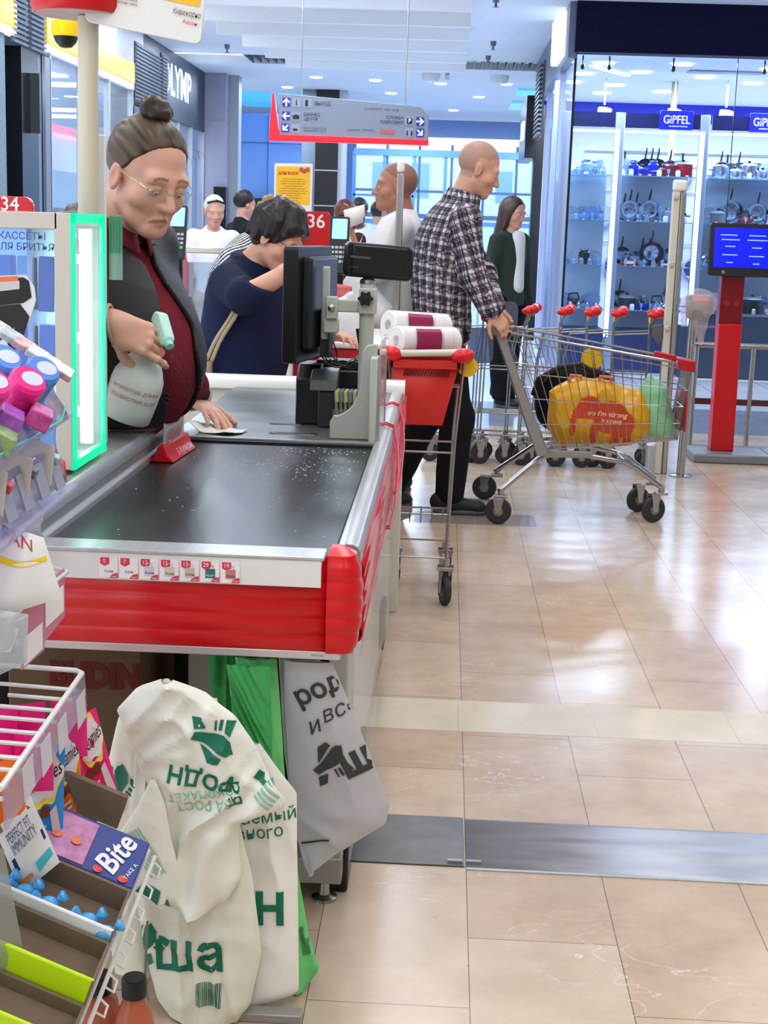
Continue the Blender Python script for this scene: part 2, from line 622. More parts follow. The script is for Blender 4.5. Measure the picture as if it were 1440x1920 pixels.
# broad white baffles under the ceiling
for i, y in enumerate((13.15, 14.15, 15.15, 16.15, 17.15, 18.15)):
 x0 = -2.65 + 0.12 * i
 b = MB().prism([(0, 0), (0.10, -0.24), (0.16, -0.24), (0.16, 0.0)], (x0, y, CEIL - 0.0), (0, 1, 0), (0, 0, 1), (2.78 - 0.12 * i, 0, 0))
 o = b.build('ceiling_baffle', m_slat, None, bevel=0.004)
 tag(o, 'pale ceiling baffle, number %s of six counted from the dark slot grille' % ('six five four three two one'.split()[i]), 'ceiling baffle', 'pale slanted baffles under the mall ceiling')
# sprinklers
for i, (x, y) in enumerate(((-2.45, 14.6), (-2.3, 15.9), (-1.9, 17.3), (-2.9, 16.5), (-2.75, 18.2), (-0.9, 15.0), (0.35, 14.0), (0.42, 17.2), (0.4, 18.6))):
 b = MB().cyl((x, y, CEIL), (x, y, CEIL - 0.05), 0.035, 0.028)
 b.cyl((x, y, CEIL - 0.05), (x, y, CEIL - 0.09), 0.012)
 b.lathe([(0.03, -0.093), (0.03, -0.09)], (x, y, CEIL), seg=12)
 o = b.build('sprinkler', mat('sprinkler_grey', (120, 122, 128), 0.4, 0.5))
 tag(o, 'small grey sprinkler head fixed under the white mall ceiling', 'sprinkler', 'sprinklers on the mall ceiling')
for i, (x, y) in enumerate(((-0.33, 20.9), (0.62, 20.9), (-0.1, 20.6))):
 b = MB()
 if i < 2:
  b.lathe([(0.13, 0), (0.13, -0.04), (0.10, -0.10), (0.0, -0.12)], (x, y, CEIL), seg=20)
 else:
  b.cyl((x, y, CEIL), (x, y, CEIL - 0.06), 0.03)
  b.box((x - 0.03, y - 0.1, CEIL - 0.11), (x + 0.03, y + 0.06, CEIL - 0.05))
 o = b.build(('ceiling_speaker', 'ceiling_speaker', 'security_camera')[i], m_white)
 tag(o, ('white round ceiling fixture above the middle of the hanging direction sign', 'white round ceiling fixture above the cut corner of the hanging direction sign', 'small white camera between two round ceiling fixtures')[i], ('ceiling fixture', 'ceiling fixture', 'camera')[i], 'fixtures past the slot grille' if i < 2 else None)
# round downlights past the grille
m_lampglow = mat('lamp_glow', (255, 255, 255), 0.5, emit=(225, 238, 255), estr=9)
for i, (x, y) in enumerate(((-2.0, 21.8), (-1.15, 22.0), (-0.2, 22.2), (0.75, 22.0), (-2.6, 23.5), (-1.0, 24.0), (0.4, 24.2), (1.3, 24), (-1.9, 26.5), (0.0, 27))):
 b = MB().lathe([(0.085, 0), (0.085, -0.012), (0.0, -0.012)], (x, y, CEIL), seg=16)
 o = b.build('downlight', m_lampglow)
 tag(o, 'small round white downlight in the ceiling beyond the slot grille', 'downlight', 'downlights beyond the slot grille')
# blue-lit roof glazing panels
m_sky = mat('blue_roof_glazing', (90, 190, 240), 0.3, emit=(70, 175, 245), estr=0.75)
for nm, p0, p1, lab in (('window_5', (-3.75, 24.5), (-2.45, 27.2), 'a'), ('window_6', (0.95, 22.6), (3.0, 23.6), 'b'), ('window_7', (0.95, 24.8), (3.0, 26.2), 'c')):
 b = MB().box((p0[0], p0[1], CEIL - 0.03), (p1[0], p1[1], CEIL - 0.002))
 struct(nm, b, m_sky)
# ---- far glazed entrance wall at the end of the mall
FY = 29.5
b = MB().box((-6.6, FY, 3.05), (7.6, FY + 0.3, CEIL)).box((-6.6, FY, 0), (-1.9, FY + 0.3, 3.05)).box((3.2, FY, 0), (7.6, FY + 0.3, 3.05))
struct('wall_far', b, mat('blue_wall_panel', (120, 150, 205), 0.35))
b = MB().box((-1.9, FY - 0.25, 2.98), (3.2, FY, 3.1))
b.build('trim_2', mat('lit_soffit', (245, 248, 255), 0.4, emit=(240, 246, 255), estr=1.0))['kind'] = 'structure'
w = bpy.data.objects.new('window_1', None)
w.location = (0.6, FY, 0)
COL.objects.link(w)
w['kind'] = 'structure'
b = MB()
m_mull = mat('mullion_blue_grey', (120, 140, 170), 0.4)
for i in range(9):
 x = -1.9 + 5.1 * i / 8
 b.box((x - 0.025, FY - 0.02, 0), (x + 0.025, FY + 0.06, 3.05))
for z in (0.0, 1.55, 2.05):
 b.box((-1.9, FY - 0.02, z), (3.2, FY + 0.06, z + (0.09 if z == 1.55 else 0.05)))
b.build('window_frame', m_mull, w)
b = MB().box((-1.9, FY + 0.02, 0.05), (3.2, FY + 0.03, 3.05))
b.build('window_pane', m_glass, w)
# revolving entrance drum in front of it
t = thing('glass_entrance_lobby', 'blue-tinted glass entrance lobby at the end of the mall', 'entrance', (-1.1, 27.5, 0))
b = MB()
for x in (-1.75, -1.2, -0.66, -0.1, 1.6):
 b.box((x - 0.03, 26.97, 0), (x + 0.03, 27.03, 2.7))
b.box((-1.75, 26.95, 2.62), (1.6, 27.05, 2.74)).box((-1.75, 26.97, 1.42), (1.6, 27.03, 1.5)).box((-1.75, 26.97, 1.9), (-0.66, 27.03, 1.94))
b.build('door_frame', mat('frame_blue', (110, 150, 215), 0.35), t)
b = MB().box((-1.74, 26.99, 0.02), (1.6, 27.0, 2.62))
b.build('glazing', clear('blue_glass', (230, 243, 255), 0.06, 0.03), t)
# pale facades across the street
for nm, x0, x1, y, h, lab in (('office_building', -6, 0.6, 42, 13, 'pale office block seen through the entrance glazing'), ('apartment_block', 0.9, 8, 46, 15, 'white apartment block seen through the far windows')):
 t = thing(nm, lab, 'building', ((x0 + x1) / 2, y, 0))
 b = MB().box((x0, y, 0), (x1, y + 6, h))
 b.build('facade', mat('pale_facade', (244, 246, 250), 0.8), t)
 n = int((x1 - x0) / 1.1)
 for k in range(n):
  for z in (0.6, 2.2, 3.9):
   xx = x0 + 0.5 + 1.1 * k
   MB().box((xx, y - 0.03, z), (xx + 0.5, y + 0.02, z + 0.95)).build('window', mat('street_window', (150, 185, 215), 0.1), t)
b = MB().box((-30, 32, -0.06), (40, 60, -0.01))
struct('street', b, mat('pavement', (200, 205, 210), 0.8))
# ---- pale column, black column, blue wall panels
b = MB().box((-3.68, 21.6, 0), (-3.27, 22.3, CEIL))
b.box((-3.69, 21.59, 2.78), (-3.26, 22.31, 2.79))
struct('column', b, mat('column_lilac', (168, 166, 186), 0.5))
b = MB().box((-3.27, 21.9, 0), (-3.13, 22.2, CEIL))
struct('column_trim', b, m_lgrey)
t = thing('black_display_case', 'black display panel at the foot of the pale column', 'display case', (-3.2, 21.5, 0))
b = MB().box((-3.4, 21.35, 0.9), (-3.22, 21.58, 1.85))
b.box((-3.4, 21.35, 0.0), (-3.22, 21.58, 0.9))
b.build('panel', m_dark, t)
b = MB().box((-3.9, 26.0, 0), (-2.32, 26.2, 3.22))
o = struct('wall_partition', b, mat('blue_panel', (126, 166, 232), 0.35))
b = MB()
for z in (2.72, 1.66):
 b.box((-3.9, 25.985, z), (-2.32, 26.0, z + 0.012))
b.box((-3.2, 25.985, 1.66), (-3.188, 26, 3.2))
b.build('joint', mat('panel_joint', (70, 100, 160), 0.5), o)
b = MB().box((-3.5, 25.7, 1.5), (-2.6, 25.95, 1.78)).box((-3.45, 25.75, 0), (-2.65, 25.95, 1.5))
o = b.build('counter_cabinet', m_dark)
tag(o, 'black kiosk counter standing before the blue wall panels', 'counter')
b = MB().box((-2.16, 23.7, 0), (-1.80, 24.1, CEIL))
c = struct('column', b, m_dark)
b = MB()
for z in (1.65, 2.2, 2.75):
 b.box((-2.165, 23.69, z), (-1.795, 23.7, z + 0.02))
b.build('joint', m_steel, c)
b = MB().box((-1.80, 23.75, 0), (-1.68, 24.05, CEIL))
struct('column_trim', b, mat('column_cladding', (186, 190, 200), 0.3, 0.4))
b = MB().box((-2.38, 23.75, 0), (-2.16, 24.05, CEIL))
struct('column_trim', b, mat('column_grey', (120, 128, 140), 0.4))
# ---- shops along the mall (wall plane X = WALLX, running away from the tills)
X = WALLX
def fascia(y0, y1, z0, z1, m, name='wall_left', d=0.02):
 b = MB().box((X - 0.4, y0, z0), (X + d, y1, z1))
 return struct(name, b, m)
fascia(6, 12.9, 2.9, CEIL, m_grey)
fascia(12.9, 17.3, 2.77, CEIL, m_lgrey)
fascia(17.3, 21.6, 2.62, CEIL, mat('shop_navy_fascia', (52, 60, 80), 0.4))
fascia(11.4, 12.0, 0, 2.9, mat('grey_brick', (116, 130, 140), 0.8, nscale=30, namt=0.2), 'wall_left_pier', 0.0)
for y0, y1, z1 in ((12.35, 12.85, 2.72), (12.98, 13.08, 2.72), (16.75, 17.15, 2.6), (18.35, 18.6, 2.6)):
 fascia(y0, y1, 0, z1, m_dark, 'wall_left_pier', 0.03)
for y0, y1 in ((12.85, 13.0), (13.08, 13.3), (17.15, 18.35)):
 fascia(y0, y1, 0, 2.72, m_grey, 'wall_left_pier', 0.02)
# glazed shopfronts and what is lit behind them
for nm, y0, y1, z1 in (('window_2', 6, 11.4, 2.9), ('window_3', 13.3, 16.75, 2.77), ('window_4', 18.6, 21.6, 2.62)):
 w = bpy.data.objects.new(nm, None)
 w.location = (X, (y0 + y1) / 2, 0)
 COL.objects.link(w)
 w['kind'] = 'structure'
 MB().box((X - 0.02, y0, 0), (X, y1, z1)).build('window_pane', m_glass, w)
 b = MB()
 n = 3
 for i in range(n + 1):
  yy = lerp(y0, y1, i / n)
  b.box((X - 0.04, yy - 0.02, 0), (X + 0.02, yy + 0.02, z1))
 b.build('window_frame', m_alu, w)
b = MB().box((-6.6, -4, 0), (-6.5, 32, CEIL))
struct('wall_left_inside', b, mat('shop_back_wall', (206, 222, 228), 0.7))
m_tube = mat('tube_glow', (255, 255, 255), 0.5, emit=(225, 240, 255), estr=5)
for i, (y, z) in enumerate(((14.0, 2.75), (15.2, 2.75), (16.3, 2.75), (19.4, 2.7), (20.6, 2.7), (8.5, 2.8), (10.2, 2.8))):
 b = MB().box((-5.9, y, z), (-3.95, y + 0.14, z + 0.04))
 o = b.build('ceiling_light', m_tube)
 tag(o, 'white tube light glowing inside a shop along the mall', 'ceiling light', 'tube lights inside the mall shops')
lamp('shop_glow', (-5.0, 15.2, 2.7), (1.2, 2.5), 110, (0.82, 0.92, 1))
lamp('shop_glow', (-5.0, 20.0, 2.6), (1.2, 2.0), 80, (0.82, 0.92, 1))
# red light frame and counters inside the second shop
t = thing('lit_menu_frame', 'red glowing frame inside the shop under the yellow sign band', 'sign', (-4.6, 18.3, 0))
b = MB()
b.box((-4.62, 16.3, 2.32), (-4.58, 20.3, 2.40)).box((-4.62, 20.22, 2.40), (-4.58, 20.3, 3.0))
b.build('frame', mat('red_glow', (255, 60, 90), 0.4, emit=(255, 50, 90), estr=2.2), t)
for i in range(3):
 MB().box((-4.62, 19.5, 2.84 - 0.18 * i), (-4.6, 20.1, 2.96 - 0.18 * i)).build('panel', mat('menu_blue', (60, 80, 160), 0.4, emit=(70, 90, 180), estr=0.6), t)
MB().box((-4.7, 16.2, 1.9), (-4.66, 20.4, 2.32)).build('board', mat('menu_white', (235, 242, 245), 0.5, emit=(220, 235, 240), estr=0.6), t)
for i, y in enumerate((13.9, 14.6, 15.3, 16.0)):
 t = thing('drinks_cooler', 'bottle cooler inside the yellow-band shop, number %s from the pier' % ('one', 'two', 'three', 'four')[i], 'cooler', (-4.4, y, 0), 'coolers inside the shop under the yellow band')
 MB().box((-4.6, y, 0), (-4.2, y + 0.55, 1.45)).build('cabinet', mat('cooler_grey', (70, 80, 92), 0.4), t, bevel=0.01)
 b = MB()
 for k in range(4):
  for z in (0.5, 0.95):
   b.cyl((-4.17, y + 0.1 + 0.115 * k, z), (-4.17, y + 0.1 + 0.115 * k, z + 0.24), 0.04, 0.03, 8)
 b.build('bottle', mat('bottle_amber', (190, 170, 60), 0.3), t)
# yellow sign bands
for i, (y0, y1) in enumerate(((10.6, 12.2), (13.1, 16.7))):
 t = thing('yellow_sign_band', ('yellow shop sign band beside the grey louvre, cut by the photo edge', 'long yellow shop sign band behind the white pole')[i], 'shop sign', (X + 0.14, (y0 + y1) / 2, 2.6))
 MB().box((X - 0.02, y0, 2.83), (X + 0.05, y1, 3.05)).build('panel', mat('sign_yellow', (250, 200, 10), 0.3, emit=(250, 200, 10), estr=0.25), t, bevel=0.01)
 MB().box((X - 0.02, y0, 2.77), (X + 0.04, y1, 2.828)).build('light_strip', mat('sign_strip', (235, 238, 240), 0.4, emit=(240, 244, 250), estr=0.7), t)
 if i == 1:
  b = MB()
  text_to(b, 'МАГАЗИН', (X + 0.026, 14.85, 3.25), (0, 1, 0), (0, 0, 1), 0.34, bold=0.008, width=2.1)
  b.build('lettering', mat('letter_white', (245, 248, 252), 0.4, emit=(240, 246, 255), estr=1.2), t)
# louvre panels on the piers
for i, (y0, y1, z0, z1) in enumerate(((12.1, 12.5, 2.72, CEIL), (12.6, 13.05, 2.72, CEIL), (16.8, 18.2, 2.62, 3.3), (18.3, 18.7, 2.62, 3.35))):
 t = thing('wall_louvre', ('grey louvre panel over the first black pier', 'grey louvre panel over the second black pier', 'wide grey louvre panel beside the yellow band', 'narrow grey louvre panel beside the glowing blue-white sign')[i], 'louvre', (X + 0.1, (y0 + y1) / 2, z0))
 MB().box((X + 0.02, y0, z0), (X + 0.035, y1, z1)).build('panel', mat('louvre_back', (96, 98, 106), 0.5), t)
 b = MB()
 n = int((z1 - z0) / 0.042)
 for k in range(n):
  b.box((X + 0.035, y0, z0 + 0.042 * k + 0.008), (X + 0.055, y1, z0 + 0.042 * k + 0.028), 0, (0, 0.4, 0))
 b.build('slat', m_lou, t)
# glowing sign OLYMP
t = thing('illuminated_shop_sign', 'glowing white OLYMP letters on the dark blue fascia', 'shop sign', (X + 0.02, 20.2, 2.8))
b = MB()
text_to(b, 'OLYMP', (X + 0.022, 19.45, 3.08), (0, 1, 0), (0, 0, 1), 0.54, width=2.0, bold=0.008)
b.build('lettering', mat('letter_glow', (240, 250, 255), 0.4, emit=(215, 240, 255), estr=2.2), t, smooth=None)
# dark blade sign on the first pier
o = MB().box((X + 0.02, 12.6, 2.04), (X + 0.11, 12.66, 2.53)).build('blade_sign', mat('blade_grey', (70, 72, 76), 0.35, 0.4))
tag(o, 'narrow grey blade sign fixed on the black pier', 'sign')
# shelving glow seen beyond the pale column
t = thing('lit_shop_display', 'bright orange and blue lit shop display past the pale column', 'display', (-3.2, 27.5, 0))
MB().box((-3.72, 27.4, 1.9), (-3.3, 27.5, 2.25)).build('sign_board', mat('display_white', (240, 240, 235), 0.4, emit=(250, 245, 235), estr=1.5), t)
MB().box((-3.72, 27.4, 1.62), (-3.3, 27.5, 1.86)).build('orange_panel', mat('display_orange', (250, 150, 30), 0.4, emit=(250, 150, 30), estr=1.0), t)
MB().box((-3.72, 27.4, 0.0), (-3.3, 27.5, 1.6)).build('blue_panel', mat('display_blue', (90, 170, 230), 0.4, emit=(90, 170, 230), estr=0.7), t)
# ================================================================== CHECKOUT COUNTER
counter = thing('checkout_counter', 'red and white supermarket checkout counter with a wet black belt', 'checkout counter', (-0.42, 3.9, 0))
DECK = 0.79
def belt_mat():
 m = mat('rubber_belt', (38, 42, 44), 0.31, spec=0.45, nscale=9, namt=0.2, nstretch=(2, 0.5, 1), rvar=0.05, bump=0.02, bscale=60)
 return m
b = MB()
b.grid(lambda u, v: Vector((lerp(-0.690, -0.180, u), lerp(2.50, 3.78, v), 0.780)), 2, 2)
b.add([(-0.690, 2.50, 0.780), (-0.180, 2.50, 0.780), (-0.180, 2.485, 0.765), (-0.690, 2.485, 0.765)], [(0, 1, 2, 3)])
belt = b.build('conveyor_belt', belt_mat(), counter)
# wet droplets on the belt
b = MB()
random.seed(3)
for i in range(420):
 g = random.random()
 if g < 0.35:
  x, y = random.gauss(-0.28, 0.06), random.gauss(3.42, 0.07)
 elif g < 0.6:
  x, y = random.gauss(-0.30, 0.10), random.gauss(3.70, 0.035)
 elif g < 0.8:
  x, y = random.gauss(-0.48, 0.05), random.gauss(3.48, 0.06)
 else:
  x, y = random.uniform(-0.66, -0.2), random.uniform(2.6, 3.7)
 if not (-0.68 < x < -0.19 and 2.52 < y < 3.765):
  continue
 r = random.choice((0.0008, 0.001, 0.0013, 0.0018))
 b.ball((x, y, 0.7803), (r, r, r * 0.6), 6)
o = b.build('droplet', mat('water_drop', (210, 216, 220), 0.05, spec=0.8), belt)
o['kind'] = 'stuff'
b = MB().box((-0.69, 2.50, 0.70), (-0.18, 3.78, 0.777))
b.build('belt_bed', m_black, counter)
b = MB().box((-0.655, 3.78, 0.70), (-0.172, 3.80, 0.7865))
b.build('belt_gap', m_black, counter)
# steel deck behind the belt
m_deck = mat('brushed_deck', (136, 142, 144), 0.34, 0.85, nscale=6, namt=0.08, nstretch=(0.6, 1.6, 1), rvar=0.04)
b = MB().box((-0.72, 3.80, 0.74), (-0.168, 5.05, DECK))
b.build('steel_deck', m_deck, counter, bevel=0.002)
b = MB().box((-0.70, 3.80, DECK - 0.001), (-0.168, 3.815, DECK + 0.002))
b.build('deck_edge', m_alu, counter)
# oval slot plate let into the deck
b = MB()
b.prism(rrect(0.135, 0.032, 0.015, 5), (-0.40, 3.93, DECK), (1, 0, 0), (0, 1, 0), (0, 0, 0.0025))
b.build('slot_plate', m_steel, counter)
b = MB()
b.prism(rrect(0.095, 0.012, 0.006, 5), (-0.40, 3.93, DECK + 0.0026), (1, 0, 0), (0, 1, 0), (0, 0, 0.0006))
b.build('slot', mat('slot_shadow', (70, 76, 80), 0.5), counter)
b = MB().prism(rrect(0.10, 0.03, 0.014, 5), (-0.44, 4.12, DECK), (1, 0, 0), (0, 1, 0), (0, 0, 0.0025))
b.build('slot_plate', m_steel, counter)
# white upstand at the far end of the deck
m_pan = mat('cream_panel', (214, 212, 204), 0.4)
b = MB().box((-0.95, 5.05, 0.0), (-0.13, 5.12, 0.80))
b.build('end_panel', m_pan, counter, bevel=0.004)
b = MB()
b.prism([(0, 0), (0.10, 0), (0.10, 0.028), (0.085, 0.042), (0.015, 0.042), (0, 0.028)], (-0.97, 5.03, 0.785), (0, 1, 0), (0, 0, 1), (0.84, 0, 0))
b.build('end_rail', m_whiteplastic, counter, smooth=60)
# near-side aluminium rail beside the cashier
prof = [(-0.81, 0.70), (-0.692, 0.70), (-0.692, 0.792), (-0.699, 0.800), (-0.699, 0.815), (-0.694, 0.822), (-0.694, 0.842), (-0.702, 0.855), (-0.765, 0.862), (-0.81, 0.855)]
b = MB().prism(prof, (0, 2.50, 0), (1, 0, 0), (0, 0, 1), (0, 1.36, 0))
b.build('cashier_side_rail', m_alu, counter, bevel=0.002)
# lane-side aluminium rail
prof = [(-0.180, 0.776), (-0.172, 0.794), (-0.160, 0.800), (-0.148, 0.800), (-0.137, 0.795), (-0.131, 0.783), (-0.131, 0.765), (-0.180, 0.74)]
b = MB().prism(prof, (0, 2.52, 0), (1, 0, 0), (0, 0, 1), (0, 2.60, 0))
b.build('lane_side_rail', m_alu, counter, bevel=0.003)
# red ribbed flank under the lane-side rail
def rib(n_ribs, z0, z1, amp, n=10):
 pts = []
 N = n_ribs * n
 for i in range(N + 1):
  t = i / N
  z = lerp(z1, z0, t)
  pts.append((amp * abs(math.sin(PI * n_ribs * t)) ** 0.6, z))
 return pts
rp = rib(5, 0.62, 0.765, 0.008)
m_bump = mat('red_bumper', (212, 14, 26), 0.28, spec=0.5)
b = MB()
b.grid(lambda u, v: Vector((-0.134 + rp[min(len(rp) - 1, int(round(u * (len(rp) - 1))))][0], lerp(2.52, 5.12, v), rp[min(len(rp) - 1, int(round(u * (len(rp) - 1))))][1])), len(rp) - 1, 8)
b.build('lane_side_bumper', m_bump, counter, solid=0.003)
b = MB().box((-0.18, 2.56, 0.60), (-0.137, 5.11, 0.765))
b.build('flank_core', m_pan, counter)
# clear stretch film wrapped over the flank
b = MB()
def film(u, v):
 y = lerp(2.56, 4.95, v)
 z = lerp(0.79, 0.55, u)
 x = -0.1215 + 0.004 * math.sin(9 * y + 5 * u) + 0.004 * vn((0, y * 5, z * 22)) - 0.012 * u
 return Vector((x, y, z))
b.grid(film, 24, 90)
b.build('stretch_film', clear('pink_film', (252, 214, 222), 0.14, 0.12), counter)
# red string bands tied round the rail
for y in (4.05, 4.55):
 b = MB()
 ring = [(-0.186, y, 0.775), (-0.178, y, 0.803), (-0.155, y + 0.01, 0.809), (-0.132, y + 0.005, 0.801), (-0.118, y - 0.06, 0.76), (-0.110, y - 0.18, 0.70), (-0.112, y - 0.33, 0.635), (-0.12, y - 0.42, 0.60), (-0.15, y - 0.42, 0.595)]
 b.tube(ring, 0.003, 6)
 b.tube([(p[0] + 0.001, p[1] + 0.02, p[2] + 0.002) for p in ring], 0.003, 6)
 b.build('tie_band', mat('pink_band', (214, 50, 80), 0.4), counter)
# ribbed front bumper
RZ0, RZ1 = 0.618, 0.790
def bumper_prof(n_ribs=5, n=8, amp=0.006):
 """(outward bulge, height) top to bottom: a lip, then ribs that belly out"""
 pts = []
 N = n_ribs * n
 for i in range(N + 1):
  t = i / N
  z = lerp(RZ1 - 0.012, RZ0, t)
  bulge = 0.011 * math.sin(PI * min(1, 0.08 + t * 0.92)) ** 0.8
  pts.append((bulge + amp * 0.5 * abs(math.sin(PI * n_ribs * t)) ** 0.7, z))
 return [(0.0, RZ1)] + pts + [(0.0, RZ0 - 0.003)]
bp_ = bumper_prof()
nb = len(bp_) - 1
b = MB()
b.grid(lambda u, v: Vector((lerp(-0.735, -0.185, v), 2.455 - bp_[int(round(u * nb))][0], bp_[int(round(u * nb))][1])), nb, 2)
b.build('front_bumper', m_bump, counter, solid=0.003, smooth=60)
b = MB().box((-0.735, 2.46, 0.62), (-0.16, 2.50, 0.765))
b.build('front_core', m_pan, counter)
# rounded red corner caps
def corner(x0, sgn, name):
 b = MB()
 def fn(u, v):
  d, z = bp_[int(round(u * nb))]
  d += 0.004
  r = 0.022
  # path: along the front then round the corner to the flank
  if v < 0.35:
   t = v / 0.35
   return Vector((x0 + sgn * lerp(0, 0.022, t), 2.455 - d, z))
  if v < 0.85:
   a = (v - 0.35) / 0.5 * PI / 2
   cx, cy = x0 + sgn * 0.022, 2.455 + r
   return Vector((cx + sgn * (r + d) * math.sin(a), cy - (r + d) * math.cos(a), z))
  t = (v - 0.85) / 0.15
  return Vector((x0 + sgn * (0.022 + r + d), 2.455 + r + 0.02 * t, z))
 b.grid(fn, nb, 40)
 # rounded top
 top = []
 for k in range(41):
  p = fn(0.0, k / 40)
  top.append(p)
 cx = Vector((x0 + sgn * 0.005, 2.51, RZ1 + 0.006))
 n0 = len(b.v)
 b.grid(lambda u, v: fn(0, u) * (1 - v) + cx * v + Vector((0, 0, 0.006 * math.sin(PI * v * 0.8))), 40, 6)
 b.grid(lambda u, v: fn(1, u) * (1 - v) + Vector((x0 + sgn * 0.005, 2.51, RZ0)) * v, 40, 2)
 return b.build(name, m_bump, counter, smooth=50)
corner(-0.186, 1, 'corner_cap')
corner(-0.736, -1, 'corner_cap')
# white price rail over the bumper with seven paper price cards
b = MB()
b.prism([(0, 0.738), (-0.004, 0.738), (-0.006, 0.774), (-0.006, 0.786), (0.03, 0.790), (0.03, 0.780), (0, 0.775)], (-0.730, 2.434, 0), (0, 1, 0), (0, 0, 1), (0.535, 0, 0))
b.build('price_rail', m_whiteplastic, counter, bevel=0.001)
b = MB().box((-0.730, 2.426, 0.786), (-0.19, 2.50, 0.793))
b.build('front_trim', m_alu, counter, bevel=0.002)
m_paper = mat('paper_white', (244, 240, 242), 0.7)
m_tagred = mat('tag_red', (222, 60, 84), 0.6)
fills = [None, None, (208, 208, 216), (214, 212, 190), (206, 190, 180), (38, 120, 112), (190, 130, 130)]
prices = ['5', '7', '12', '15', '15', '29', '19']
for i in range(7):
 x = -0.563 + 0.0352 * i
 card = MB().box((x - 0.0165, 2.4272, 0.7415), (x + 0.0165, 2.4276, 0.7790)).build('price_card', m_paper, counter, smooth=None)
 b = MB().prism([(-0.008, 0.007), (0.008, 0.007), (0.008, -0.004), (0, -0.008), (-0.008, -0.004)], (x - 0.006, 2.4271, 0.7705), (1, 0, 0), (0, 0, 1), (0, -0.0003, 0))
 b.prism([(0, 0)] + [(-0.014 * math.cos(a), 0.009 * math.sin(a)) for a in [PI / 2 * k / 8 for k in range(8, -1, -1)]], (x + 0.0165, 2.4271, 0.7415), (1, 0, 0), (0, 0, 1), (0, -0.0003, 0))
 b.build('price_tag', m_tagred, card, smooth=None)
 b = MB()
 text_to(b, prices[i], (x - 0.0065, 2.4266, 0.7712), (1, 0, 0), (0, 0, 1), 0.010)
 text_to(b, 'Ашан', (x + 0.010, 2.4266, 0.7445), (1, 0, 0), (0, 0, 1), 0.004)
 b.build('lettering', m_paper, card, smooth=None)
 if fills[i]:
  b = MB()
  b.prism([(-0.0085, -0.008), (0.0085, -0.008), (0.0085, 0.008), (-0.0085, 0.008)], (x + 0.001, 2.4268, 0.7565), (1, 0, 0), (0, 0, 1), (0, -0.0003, 0))
  b.tube([(x - 0.004, 2.4267, 0.7645), (x - 0.004, 2.4267, 0.7705), (x + 0.006, 2.4267, 0.7705), (x + 0.006, 2.4267, 0.7645)], 0.0006, 4)
  b.build('bag_picture', mat('bag_pic_%d' % i, fills[i], 0.7), card, smooth=None)
 b = MB()
 text_to(b, 'Ашан', (x + 0.001, 2.4264, 0.7535), (1, 0, 0), (0, 0, 1), 0.006)
 b.build('lettering', m_paper if fills[i] == (38, 120, 112) else mat('ink_dark', (60, 60, 70), 0.7), card, smooth=None)
# body below
b = MB().box((-0.735, 2.452, 0.603), (-0.16, 2.52, 0.618))
b.build('under_trim', mat('satin_trim', (206, 200, 200), 0.3, 0.5), counter, bevel=0.002)
b = MB()
text_to(b, 'Smart Line', (-0.20, 2.452, 0.611), (1, 0, 0), (0, 0, 1), 0.005)
b.build('lettering', mat('ink_dark', (60, 60, 70), 0.7), counter, smooth=None)
b = MB().box((-0.735, 2.52, 0.595), (-0.14, 5.05, 0.62))
b.build('tray', m_pan, counter)
b = MB().box((-0.76, 3.02, 0.05), (-0.20, 5.04, 0.60))
b.build('base_cabinet', mat('cabinet_black', (15, 13, 12), 0.6), counter)
b = MB().box((-0.475, 2.72, 0.04), (-0.405, 2.80, 0.60))
b.build('leg', mat('grey_leg', (150, 146, 138), 0.5), counter, bevel=0.004)
b = MB().box((-0.205, 2.80, 0.06), (-0.165, 5.06, 0.60))
b.build('lane_side_panel', mat('white_side_panel', (212, 212, 206), 0.35), counter, bevel=0.006)
b = MB().box((-0.30, 2.74, 0.045), (-0.165, 2.80, 0.10))
b.build('foot_channel', mat('foot_grey', (158, 156, 150), 0.4, 0.4), counter, bevel=0.003)
b = MB().lathe([(0.026, 0), (0.026, 0.006), (0.012, 0.012), (0.009, 0.045)], (-0.20, 2.77, 0))
b.build('levelling_foot', m_steel, counter)
b = MB().box((-0.20, 2.80, 0.0), (-0.155, 2.92, 0.10))
b.build('corner_guard', m_black, counter, bevel=0.006)
b = MB()
b.box((-0.163, 4.33, 0.07), (-0.150, 4.50, 0.20)).box((-0.163, 3.30, 0.02), (-0.150, 3.38, 0.16))
b.build('kick_bracket', m_black, counter, bevel=0.004)
b = MB()
b.grid(lambda u, v: Vector((-0.148 + 0.006 * math.sin(7 * v), lerp(2.7, 4.6, v), lerp(0.60, 0.10, u))), 4, 12)
b.build('clear_guard', clear('guard_film', (240, 244, 244), 0.08, 0.05), counter)
# foot of the counter seen at the bottom of the picture
b = MB().box((-0.31, 2.285, 0.0), (-0.20, 2.315, 0.016))
b.build('floor_channel', mat('foot_grey', (158, 156, 150), 0.4, 0.4), counter, bevel=0.002)
# ------------------------------------------------------------------ things on the counter
# brown cardboard box pushed under the counter
t = thing('cardboard_box', 'brown cardboard box with red print under the dark end of the counter', 'box', (-0.66, 2.70, 0.2))
b = MB().box((-0.80, 2.62, 0.02), (-0.545, 2.96, 0.588))
b.build('carton', mat('brown_card', (96, 74, 54), 0.85, nscale=20, namt=0.08), t, bevel=0.004)
b = MB()
text_to(b, 'BUDIN', (-0.635, 2.619, 0.500), (1, 0, 0), (0, 0, 1), 0.065, bold=0.004, width=0.17)
b.build('lettering', mat('carton_red', (96, 26, 24), 0.8), t, smooth=None)
